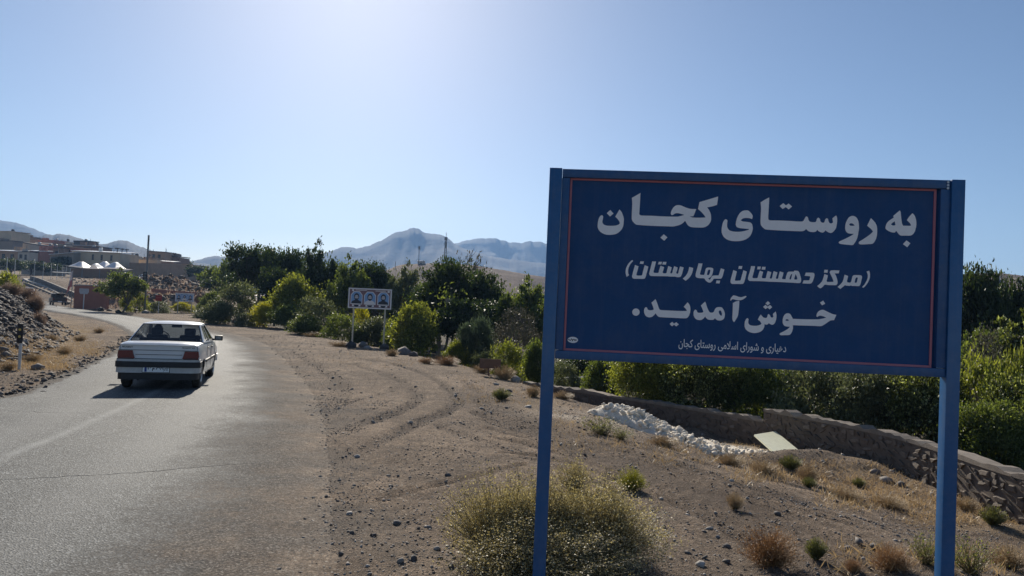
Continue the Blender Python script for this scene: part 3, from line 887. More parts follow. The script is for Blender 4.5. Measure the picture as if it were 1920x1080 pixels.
# --- orchard and roadside trees: kind, leaf, px, top py, distance, width px, name, label
TREES = [
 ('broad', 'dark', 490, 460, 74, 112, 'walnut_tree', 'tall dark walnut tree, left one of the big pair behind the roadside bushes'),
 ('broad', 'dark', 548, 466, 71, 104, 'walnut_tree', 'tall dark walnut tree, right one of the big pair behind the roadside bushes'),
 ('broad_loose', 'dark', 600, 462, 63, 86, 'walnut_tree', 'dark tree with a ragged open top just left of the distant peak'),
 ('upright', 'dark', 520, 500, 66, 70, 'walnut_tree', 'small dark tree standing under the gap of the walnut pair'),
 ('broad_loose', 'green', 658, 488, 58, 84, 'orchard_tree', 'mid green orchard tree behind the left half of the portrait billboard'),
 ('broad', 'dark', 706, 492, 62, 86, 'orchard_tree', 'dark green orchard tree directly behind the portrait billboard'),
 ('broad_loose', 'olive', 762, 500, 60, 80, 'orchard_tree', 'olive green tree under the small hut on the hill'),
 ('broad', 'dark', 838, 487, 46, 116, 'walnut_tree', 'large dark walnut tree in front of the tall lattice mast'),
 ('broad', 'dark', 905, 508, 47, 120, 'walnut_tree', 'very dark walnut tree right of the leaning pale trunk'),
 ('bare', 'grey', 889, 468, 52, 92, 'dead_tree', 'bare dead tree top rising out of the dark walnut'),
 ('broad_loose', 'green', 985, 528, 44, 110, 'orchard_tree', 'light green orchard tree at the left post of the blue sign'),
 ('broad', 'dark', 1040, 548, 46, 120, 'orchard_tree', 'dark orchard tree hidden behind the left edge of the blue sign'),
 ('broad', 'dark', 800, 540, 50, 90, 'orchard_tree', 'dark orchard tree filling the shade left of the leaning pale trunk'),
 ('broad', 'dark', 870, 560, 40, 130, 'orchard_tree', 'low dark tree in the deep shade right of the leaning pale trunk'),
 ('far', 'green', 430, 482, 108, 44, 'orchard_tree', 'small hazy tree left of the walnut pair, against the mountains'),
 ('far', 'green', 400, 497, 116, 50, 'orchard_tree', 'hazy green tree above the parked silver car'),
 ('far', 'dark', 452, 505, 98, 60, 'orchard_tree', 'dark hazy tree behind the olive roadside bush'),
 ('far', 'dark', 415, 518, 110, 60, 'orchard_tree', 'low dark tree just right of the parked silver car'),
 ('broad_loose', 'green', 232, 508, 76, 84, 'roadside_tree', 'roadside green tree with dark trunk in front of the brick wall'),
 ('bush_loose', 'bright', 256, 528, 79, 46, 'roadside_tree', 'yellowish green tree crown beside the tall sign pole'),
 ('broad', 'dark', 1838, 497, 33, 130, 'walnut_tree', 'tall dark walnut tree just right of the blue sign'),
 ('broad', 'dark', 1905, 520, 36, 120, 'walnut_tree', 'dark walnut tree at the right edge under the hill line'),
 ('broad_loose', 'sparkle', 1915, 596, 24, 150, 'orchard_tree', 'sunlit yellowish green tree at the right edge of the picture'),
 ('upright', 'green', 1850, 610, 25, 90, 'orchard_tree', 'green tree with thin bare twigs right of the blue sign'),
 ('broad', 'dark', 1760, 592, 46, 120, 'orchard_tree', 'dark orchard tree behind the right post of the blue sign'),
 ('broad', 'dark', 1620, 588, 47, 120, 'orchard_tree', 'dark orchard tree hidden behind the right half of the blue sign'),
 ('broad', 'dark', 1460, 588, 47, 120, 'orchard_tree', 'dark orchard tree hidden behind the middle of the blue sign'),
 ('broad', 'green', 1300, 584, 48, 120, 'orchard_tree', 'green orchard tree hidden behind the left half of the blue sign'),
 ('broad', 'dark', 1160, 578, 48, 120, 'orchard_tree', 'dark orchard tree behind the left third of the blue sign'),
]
for k, (px, yt, d, w, lf) in enumerate([(640, 520, 84, 60, 'dark'), (690, 528, 88, 60, 'green'), (735, 522, 86, 62, 'dark'), (790, 528, 80, 64, 'green'), (850, 530, 74, 70, 'dark'), (930, 540, 66, 70, 'green'), (960, 560, 58, 64, 'dark'), (575, 520, 92, 56, 'dark'), (715, 560, 66, 60, 'dark'), (655, 552, 70, 60, 'olive'), (930, 575, 50, 70, 'dark'), (1010, 590, 46, 70, 'green')]):
    TREES.append(('far', lf, px, yt, d, w, 'orchard_tree', 'low %s tree filling the second row %s' % ({'dark': 'dark', 'green': 'green', 'olive': 'olive'}[lf], ['behind the small bright road bush', 'under the left corner of the portrait billboard', 'behind the right corner of the portrait billboard', 'right of the portrait billboard', 'behind the large walnut by the lattice mast', 'under the bare tree top', 'behind the grey thorny bush', 'left of the ragged dark tree', 'seen between the portrait billboard posts', 'seen left of the portrait billboard posts', 'above the feathery silver willow', 'touching the left sign post'][k])))
for k, px in enumerate((1090, 1180, 1260, 1350, 1430, 1520, 1600, 1700)):
    TREES.append(('far', ('dark', 'green')[k % 2], px, 582 + (k * 37) % 14, 58 + (k * 29) % 12, 96, 'orchard_tree', 'dense orchard tree in the back row screened by the blue sign board'))
for a in TREES:
    tree_px(a[0], a[1], a[2], a[3], a[4], a[5], a[6], a[7], 'tree', 'trees of the orchard and roadside')

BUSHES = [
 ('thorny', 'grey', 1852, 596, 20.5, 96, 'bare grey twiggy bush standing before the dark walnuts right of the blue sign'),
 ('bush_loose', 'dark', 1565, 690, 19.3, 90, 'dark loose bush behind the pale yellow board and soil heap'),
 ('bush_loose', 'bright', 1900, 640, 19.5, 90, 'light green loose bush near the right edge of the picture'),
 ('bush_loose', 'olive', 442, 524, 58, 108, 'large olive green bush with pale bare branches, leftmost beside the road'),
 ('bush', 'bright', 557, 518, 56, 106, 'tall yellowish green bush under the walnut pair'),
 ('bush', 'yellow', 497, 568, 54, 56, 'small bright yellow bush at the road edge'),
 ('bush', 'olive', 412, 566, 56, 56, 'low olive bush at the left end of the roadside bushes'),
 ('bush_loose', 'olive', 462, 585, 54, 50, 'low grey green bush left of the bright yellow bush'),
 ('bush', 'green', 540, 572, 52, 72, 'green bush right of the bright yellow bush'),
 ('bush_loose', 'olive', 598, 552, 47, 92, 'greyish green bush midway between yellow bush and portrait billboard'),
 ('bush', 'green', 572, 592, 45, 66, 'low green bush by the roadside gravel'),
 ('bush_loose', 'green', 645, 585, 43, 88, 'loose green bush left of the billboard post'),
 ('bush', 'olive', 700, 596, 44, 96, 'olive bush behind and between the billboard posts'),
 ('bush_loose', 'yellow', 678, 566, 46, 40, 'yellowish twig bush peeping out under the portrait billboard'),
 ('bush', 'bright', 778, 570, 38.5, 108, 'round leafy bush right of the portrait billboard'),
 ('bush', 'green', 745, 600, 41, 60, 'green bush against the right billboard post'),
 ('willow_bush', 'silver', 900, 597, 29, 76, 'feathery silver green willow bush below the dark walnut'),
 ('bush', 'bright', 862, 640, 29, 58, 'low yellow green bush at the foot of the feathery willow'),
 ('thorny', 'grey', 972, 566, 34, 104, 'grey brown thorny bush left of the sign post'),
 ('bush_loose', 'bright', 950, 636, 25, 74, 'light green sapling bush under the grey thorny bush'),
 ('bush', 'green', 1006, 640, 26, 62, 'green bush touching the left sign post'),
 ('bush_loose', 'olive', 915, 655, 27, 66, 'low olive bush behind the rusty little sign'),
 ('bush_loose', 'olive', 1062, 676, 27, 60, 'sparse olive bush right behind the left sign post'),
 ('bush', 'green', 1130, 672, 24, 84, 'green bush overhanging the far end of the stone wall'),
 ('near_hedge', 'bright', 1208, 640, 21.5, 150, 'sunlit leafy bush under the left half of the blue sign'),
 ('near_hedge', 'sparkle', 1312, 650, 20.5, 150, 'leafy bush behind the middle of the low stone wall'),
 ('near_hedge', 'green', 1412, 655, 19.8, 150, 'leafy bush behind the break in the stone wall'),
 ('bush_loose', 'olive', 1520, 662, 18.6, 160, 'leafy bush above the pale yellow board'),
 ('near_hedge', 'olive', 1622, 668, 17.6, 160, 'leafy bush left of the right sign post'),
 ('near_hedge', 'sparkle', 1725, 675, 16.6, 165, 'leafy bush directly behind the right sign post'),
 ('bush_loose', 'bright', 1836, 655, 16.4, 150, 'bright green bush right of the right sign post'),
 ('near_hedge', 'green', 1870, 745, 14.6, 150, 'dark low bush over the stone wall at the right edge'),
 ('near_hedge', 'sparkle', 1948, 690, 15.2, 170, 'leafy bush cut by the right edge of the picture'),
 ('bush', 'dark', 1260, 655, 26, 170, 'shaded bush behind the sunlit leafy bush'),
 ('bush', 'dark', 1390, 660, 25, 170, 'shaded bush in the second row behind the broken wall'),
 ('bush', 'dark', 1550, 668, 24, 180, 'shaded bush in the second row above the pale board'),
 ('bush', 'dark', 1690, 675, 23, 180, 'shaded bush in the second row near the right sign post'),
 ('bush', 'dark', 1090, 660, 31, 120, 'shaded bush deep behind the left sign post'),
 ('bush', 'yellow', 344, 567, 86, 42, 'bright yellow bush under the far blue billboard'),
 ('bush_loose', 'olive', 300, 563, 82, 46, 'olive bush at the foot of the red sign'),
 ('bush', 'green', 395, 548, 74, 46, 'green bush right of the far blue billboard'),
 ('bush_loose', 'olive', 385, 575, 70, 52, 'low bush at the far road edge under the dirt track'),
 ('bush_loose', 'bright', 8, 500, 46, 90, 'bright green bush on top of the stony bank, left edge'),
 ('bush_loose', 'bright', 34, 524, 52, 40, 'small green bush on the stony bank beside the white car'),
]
for a in BUSHES:
    tree_px(a[0], a[1], a[2], a[3], a[4], a[5], 'bush', a[6], 'bush', 'bushes along road and orchard', sinkz=.15)
VILL_TREES = [(22, 484, 190, 60, 'dark tree at the left edge below the village houses'), (58, 488, 200, 54, 'dark tree below the long white roof edge'),
              (90, 492, 205, 44, 'dark tree left of the white canopy'), (112, 480, 235, 30, 'dark tree beside the open shed of the village'),
              (372, 497, 225, 40, 'hazy tree at the right end of the long village wall'), (345, 486, 300, 36, 'hazy tree behind the right end of the village')]
for px, yt, d, w, lb in VILL_TREES:
    tree_px('far', 'dark', px, yt, d, w, 'village_tree', lb, 'tree', 'trees among the village houses')
# the leaning pale trunk
q = ground_at(829, 606); 
def leaning_trunk():
    a, b = at(826, 640, 41), at(826, 578, 41)
    base = Vector((a.x, 41, H(a.x, 41)))
    r = empty('leaning_trunk', base, 0, 'pale leaning bare trunk forked at its top in front of dark walnuts', 'tree')
    rng = np.random.default_rng(3)
    L = [at(822, 612, 41), at(830, 592, 41), at(836, 580, 41), at(841, 569, 41)]
    pts = [np.array([0, 0, -.1])] + [np.array(p - base) for p in L]
    tips = [np.array(at(833, 558, 41) - base), np.array(at(849, 561, 41) - base)]
    V, F = tubes([(catmull(pts, 5), .13, .10), (bez(pts[-1], tips[0], rng), .12, .07), (bez(pts[-1], tips[1], rng), .11, .07)], 8)
    link('trunk', mesh_np('trunk', V, F, True), PALEBARK, r)
    V, F = leaf_quads(rng, np.repeat(np.array(tips), 60, 0) + rng.normal(0, .35, (120, 3)), np.tile([0, 0, .4], (120, 1)), .2, .55)
    link('crown', mesh_np('crown', V, F), LEAF['green'], r)
leaning_trunk()

# --- small shrubs: unit meshes of radius ~1, height ~1
def shrub_mesh(seed, n_stem, stem_r, n_leaf, leaf, wid, spread=1.0, droop=.0, shape='dome', stem_n=3, curl=.12, inner=.25):
    rng = np.random.default_rng(seed)
    lines, tips, segs = [], [], []
    for k in range(n_stem):
        a = rng.uniform(0, 2 * PI); q = math.sqrt(rng.uniform(0, 1))
        if shape == 'dome':
            el = math.acos(q * .97); rr = rng.uniform(.75, 1.05) * (1 + .18 * math.sin(3 * a + seed) + .1 * math.sin(5 * a + 2 * seed))
            tip = np.array([math.cos(a) * math.cos(el) * spread * rr, math.sin(a) * math.cos(el) * spread * rr, math.sin(el) * rr])
        else:
            tip = np.array([math.cos(a) * q * spread, math.sin(a) * q * spread, rng.uniform(.55, 1.05) * (1 - .45 * q)])
        b = np.array([rng.normal(0, .07), rng.normal(0, .07), -.04])
        P = bez(b, tip, rng, curl, 5)
        lines.append((P, stem_r, stem_r * .35)); tips.append(tip); segs.append(P)
    V1, F1 = tubes(lines, stem_n)
    if n_leaf:
        segs = np.array(segs)
        i = rng.integers(0, n_stem, n_leaf); t = rng.uniform(inner, 1, n_leaf) ** .6
        f = t * 4; k = np.minimum(f.astype(int), 3); g = (f - k)[:, None]
        C = segs[i, k] * (1 - g) + segs[i, k + 1] * g + rng.normal(0, .035, (n_leaf, 3))
        C[:, 2] = np.maximum(C[:, 2], .0)
        V2, F2 = leaf_quads(rng, C, C * .5 + np.array([0, 0, .3]), leaf, wid)
        return mesh_np('stems', V1, F1), mesh_np('foliage', V2, F2)
    return mesh_np('stems', V1, F1), None

STRAW = leaf_mat('straw_blades', (0.31, 0.228, 0.128), (0.60, 0.465, 0.28), .25, (1.15, 1.0, .75))
RUSTSTRAW = leaf_mat('rusty_straw', (0.24, 0.14, 0.07), (0.48, 0.31, 0.16), .3, (1.2, 1.0, .7))
KHAKI = leaf_mat('khaki_seed', (0.19, 0.155, 0.072), (0.62, 0.55, 0.36), .36, (1.2, 1.1, .6))
STEMK = leaf_mat('khaki_stem', (0.10, 0.085, 0.04), (0.24, 0.20, 0.10), .2)
YELG = leaf_mat('yellow_green_twig', (0.16, 0.16, 0.025), (0.40, 0.38, 0.06), .4, (1.2, 1.2, .5))
GRNT = leaf_mat('green_tuft', (0.09, 0.098, 0.045), (0.28, 0.275, 0.13), .4)
PINKB = leaf_mat('dusty_twig', (0.24, 0.17, 0.125), (0.46, 0.35, 0.27), .3, (1.1, 1.0, .9))
PALET = leaf_mat('pale_twig', (0.30, 0.26, 0.19), (0.52, 0.46, 0.36), .25, (1.1, 1.0, .9))
SHRUB = {
    'seed_bush': (shrub_mesh(1, 1100, .0045, 36000, .017, .8, 1.0, inner=.28), STEMK, KHAKI),
    'seed_small': (shrub_mesh(2, 260, .006, 3200, .035, .7, 1.0), STEMK, KHAKI),
    'yellow_ball': (shrub_mesh(3, 420, .006, 5200, .045, .5, 1.0, inner=.3), YELG, YELG),
    'straw_tuft': (shrub_mesh(4, 420, .010, 700, .08, .2, 1.0, shape='tuft', curl=.2), STRAW, STRAW),
    'rusty_tuft': (shrub_mesh(5, 640, .007, 2600, .045, .35, 1.0, curl=.2), RUSTSTRAW, RUSTSTRAW),
    'green_tuft': (shrub_mesh(6, 520, .012, 900, .09, .2, .9, shape='tuft', curl=.08), GRNT, GRNT),
    'tumble': (shrub_mesh(7, 1300, .007, 7000, .055, .35, 1.0, curl=.2, inner=.45), PINKB, PINKB),
    'wire_bush': (shrub_mesh(8, 150, .008, 900, .05, .5, 1.0, curl=.14), STEMK, GRNT),
}
for (a, b), m1, m2 in SHRUB.values():
    a.materials.append(m1)
    if b: b.materials.append(m2)
def shrub(kind, px, py, rpx, hpx, name, label, d=None,  cat='shrub', group='dry shrubs and tufts on the ground', sy=1.0):
    """stands on the terrain where photo pixel (px, py) meets it"""
    if d:
        q_ = at(px, py, d); g = Vector((q_.x, d, H(q_.x, d) - .05))
    else:
        g = ground_at(px, py)
    r = empty(name, g, RND.uniform(0, 6.28), label, cat, group)
    (a, b), m1, m2 = SHRUB[kind]
    link('stems', a, parent=r)
    if b: link('foliage', b, parent=r)
    dist = g.y
    r.scale = (rpx / FPX * dist, rpx / FPX * dist * sy, hpx / FPX * dist)
    return r
SHRUBS = [
 ('seed_bush', 942, 1048, 122, 140, 'khaki_bush', 'khaki seeded bush left of the left sign post in the foreground'),
 ('seed_bush', 1112, 1048, 152, 136, 'khaki_bush', 'big khaki seeded bush right of the left sign post in the foreground'),
 ('seed_bush', 1015, 1082, 195, 100, 'khaki_bush', 'low front khaki bush at the foot of the left sign post'),
 ('seed_bush', 1022, 1052, 118, 138, 'khaki_bush', 'khaki seeded bush directly behind the left sign post in the foreground'),
 ('seed_small', 1076, 922, 50, 62, 'khaki_bush', 'smaller khaki shrub just behind the big foreground bush'),
 ('yellow_ball', 1183, 920, 36, 38, 'yellow_shrub', 'small round yellow green shrub on the dirt track edge'),
 ('rusty_tuft', 1445, 1062, 66, 68, 'rusty_shrub', 'wide rusty orange dry shrub right of the gravel'),
 ('green_tuft', 1530, 1048, 26, 44, 'green_tuft', 'small green tuft on the right side of the rusty shrub'),
 ('rusty_tuft', 1672, 1070, 48, 46, 'rusty_shrub', 'low rusty shrub left of the right sign post'),
 ('rusty_tuft', 1600, 1072, 22, 22, 'rusty_shrub', 'little rusty tuft between two rusty shrubs'),
 ('wire_bush', 1735, 1062, 46, 62, 'wiry_bush', 'wiry green bush touching the left of the right sign post'),
 ('wire_bush', 1822, 1078, 56, 70, 'wiry_bush', 'wiry green bush right of the right sign post at the bottom'),
 ('straw_tuft', 1892, 1066, 42, 50, 'straw_tuft', 'pale straw tuft in the bottom right corner'),
 ('straw_tuft', 1378, 955, 20, 36, 'straw_tuft', 'small pale straw tuft at the edge of the gravel'),
 ('green_tuft', 1862, 985, 30, 40, 'green_tuft', 'round green tuft casting a shadow right of the sign post'),
 ('straw_tuft', 1842, 935, 40, 50, 'straw_tuft', 'straw tuft against the stone wall right of the sign post'),
 ('straw_tuft', 1890, 925, 30, 40, 'straw_tuft', 'straw tuft by the stone wall near the right edge'),
 ('straw_tuft', 1515, 905, 24, 40, 'straw_tuft', 'straw coloured tuft standing on the edge of the track'),
 ('green_tuft', 1517, 915, 17, 22, 'green_tuft', 'green tuft at the foot of the straw tuft by the track'),
 ('green_tuft', 1482, 882, 26, 30, 'green_tuft', 'grey green tuft below the pale yellow board'),
 ('straw_tuft', 1432, 888, 30, 28, 'straw_tuft', 'spreading straw tuft left of the grey green tuft'),
 ('straw_tuft', 1370, 872, 32, 26, 'straw_tuft', 'straw tuft right of the white lime heap'),
 ('straw_tuft', 1245, 835, 34, 22, 'straw_tuft', 'straw tuft below the white lime heap'),
 ('wire_bush', 1130, 815, 48, 34, 'green_shrub', 'low green shrub left of the white lime heap'),
 ('wire_bush', 1165, 825, 26, 24, 'green_shrub', 'little dark shrub touching the lime heap'),
 ('green_tuft', 940, 750, 24, 24, 'green_tuft', 'green tuft on the terrace edge left of the sign post'),
 ('straw_tuft', 1000, 745, 18, 26, 'straw_tuft', 'rusty straw tuft touching the left sign post'),
 ('straw_tuft', 945, 712, 26, 30, 'straw_tuft', 'tangled straw tuft below the rusty little sign'),
 ('straw_tuft', 905, 700, 24, 20, 'straw_tuft', 'pale straw tuft left of the rusty little sign'),
 ('rusty_tuft', 838, 684, 30, 16, 'rusty_shrub', 'flat rusty tuft in front of the dark boulders'),
 ('rusty_tuft', 800, 682, 20, 12, 'rusty_shrub', 'low orange tuft left in front of the dark boulders'),
 ('straw_tuft', 735, 668, 16, 16, 'straw_tuft', 'pale tuft at the foot of the right billboard post'),
 ('straw_tuft', 640, 650, 30, 12, 'straw_tuft', 'low straw tuft left of the billboard posts'),
 ('straw_tuft', 590, 632, 28, 11, 'straw_tuft', 'low straw tuft along the road bend'),
 ('straw_tuft', 1055, 748, 24, 18, 'straw_tuft', 'straw tuft just right of the left sign post by the wall'),
 ('straw_tuft', 1590, 935, 34, 20, 'straw_tuft', 'flat straw patch right of the track tufts'),
 ('straw_tuft', 1668, 952, 40, 22, 'straw_tuft', 'flat straw patch left of the right sign post'),
 ('green_tuft', 1610, 915, 16, 20, 'green_tuft', 'tiny green tuft below the soil heap'),
 ('straw_tuft', 1812, 958, 26, 30, 'straw_tuft', 'straw tuft right beside the right sign post'),
 ('tumble', 66, 585, 20, 26, 'tumbleweed', 'dusty round tumbleweed lowest on the stony bank', 34),
 ('tumble', 46, 570, 25, 27, 'tumbleweed', 'dusty round tumbleweed in the middle of the stony bank', 35),
 ('tumble', 18, 560, 24, 22, 'tumbleweed', 'dusty round tumbleweed near the left edge of the bank', 33),
 ('tumble', 72, 604, 15, 22, 'tumbleweed', 'small straw brown tumbleweed at the bottom of the bank', 31),
 ('tumble', 28, 548, 15, 14, 'tumbleweed', 'small grey tumbleweed at the top of the bank', 38),
 ('straw_tuft', 150, 640, 14, 14, 'straw_tuft', 'straw tuft on the left verge behind the white car'),
 ('straw_tuft', 120, 665, 16, 18, 'straw_tuft', 'straw tuft in the middle of the left verge'),
 ('straw_tuft', 60, 680, 18, 22, 'straw_tuft', 'straw tuft beside the black reflector post'),
 ('straw_tuft', 185, 625, 12, 12, 'straw_tuft', 'straw tuft at the far tip of the left verge'),
 ('straw_tuft', 15, 695, 18, 20, 'straw_tuft', 'straw tuft at the left edge of the picture'),
 ('straw_tuft', 95, 640, 15, 15, 'straw_tuft', 'straw tuft right of the stony bank foot'),
]
for a in SHRUBS:
    shrub(a[0], a[1], a[2], a[3], a[4], a[5], a[6], a[7] if len(a) > 7 else None)

# --- dry grass that nobody could count
def grass_stuff(name, label_region, n, hgt, seed):
    rng = np.random.default_rng(seed)
    P = []
    for (px0, px1, py0, py1, dens) in label_region:
        for k in range(dens):
            P.append(ground_at(rng.uniform(px0, px1), rng.uniform(py0, py1)))
    C = []
    for q in P:
        m = rng.integers(5, n)
        r = .05 + .004 * q.y
        C.append(np.array([q.x, q.y, q.z]) + np.column_stack([rng.normal(0, r, m), rng.normal(0, r, m), np.zeros(m)]))
    C = np.concatenate(C)
    C[:, 2] = height(C[:, 0], C[:, 1]) - .01
    V, F = leaf_quads(rng, C, np.tile([0, 0, .8], (len(C), 1)), hgt, .07)
    return tag(link(name, mesh_np(name, V, F), STRAW), kind='stuff')
grass_stuff('dry_grass', [(50, 170, 622, 640, 220), (0, 190, 640, 668, 700), (0, 130, 668, 695, 520), (100, 205, 610, 625, 160), (600, 900, 640, 690, 130), (1225, 1420, 832, 872, 110), (1380, 1560, 868, 906, 190), (1540, 1720, 905, 955, 260), (1700, 1920, 925, 985, 330), (1560, 1760, 870, 910, 90), (1040, 1240, 735, 850, 80), (860, 1010, 680, 760, 110), (1560, 1920, 1030, 1080, 90)], 20, .085, 5)
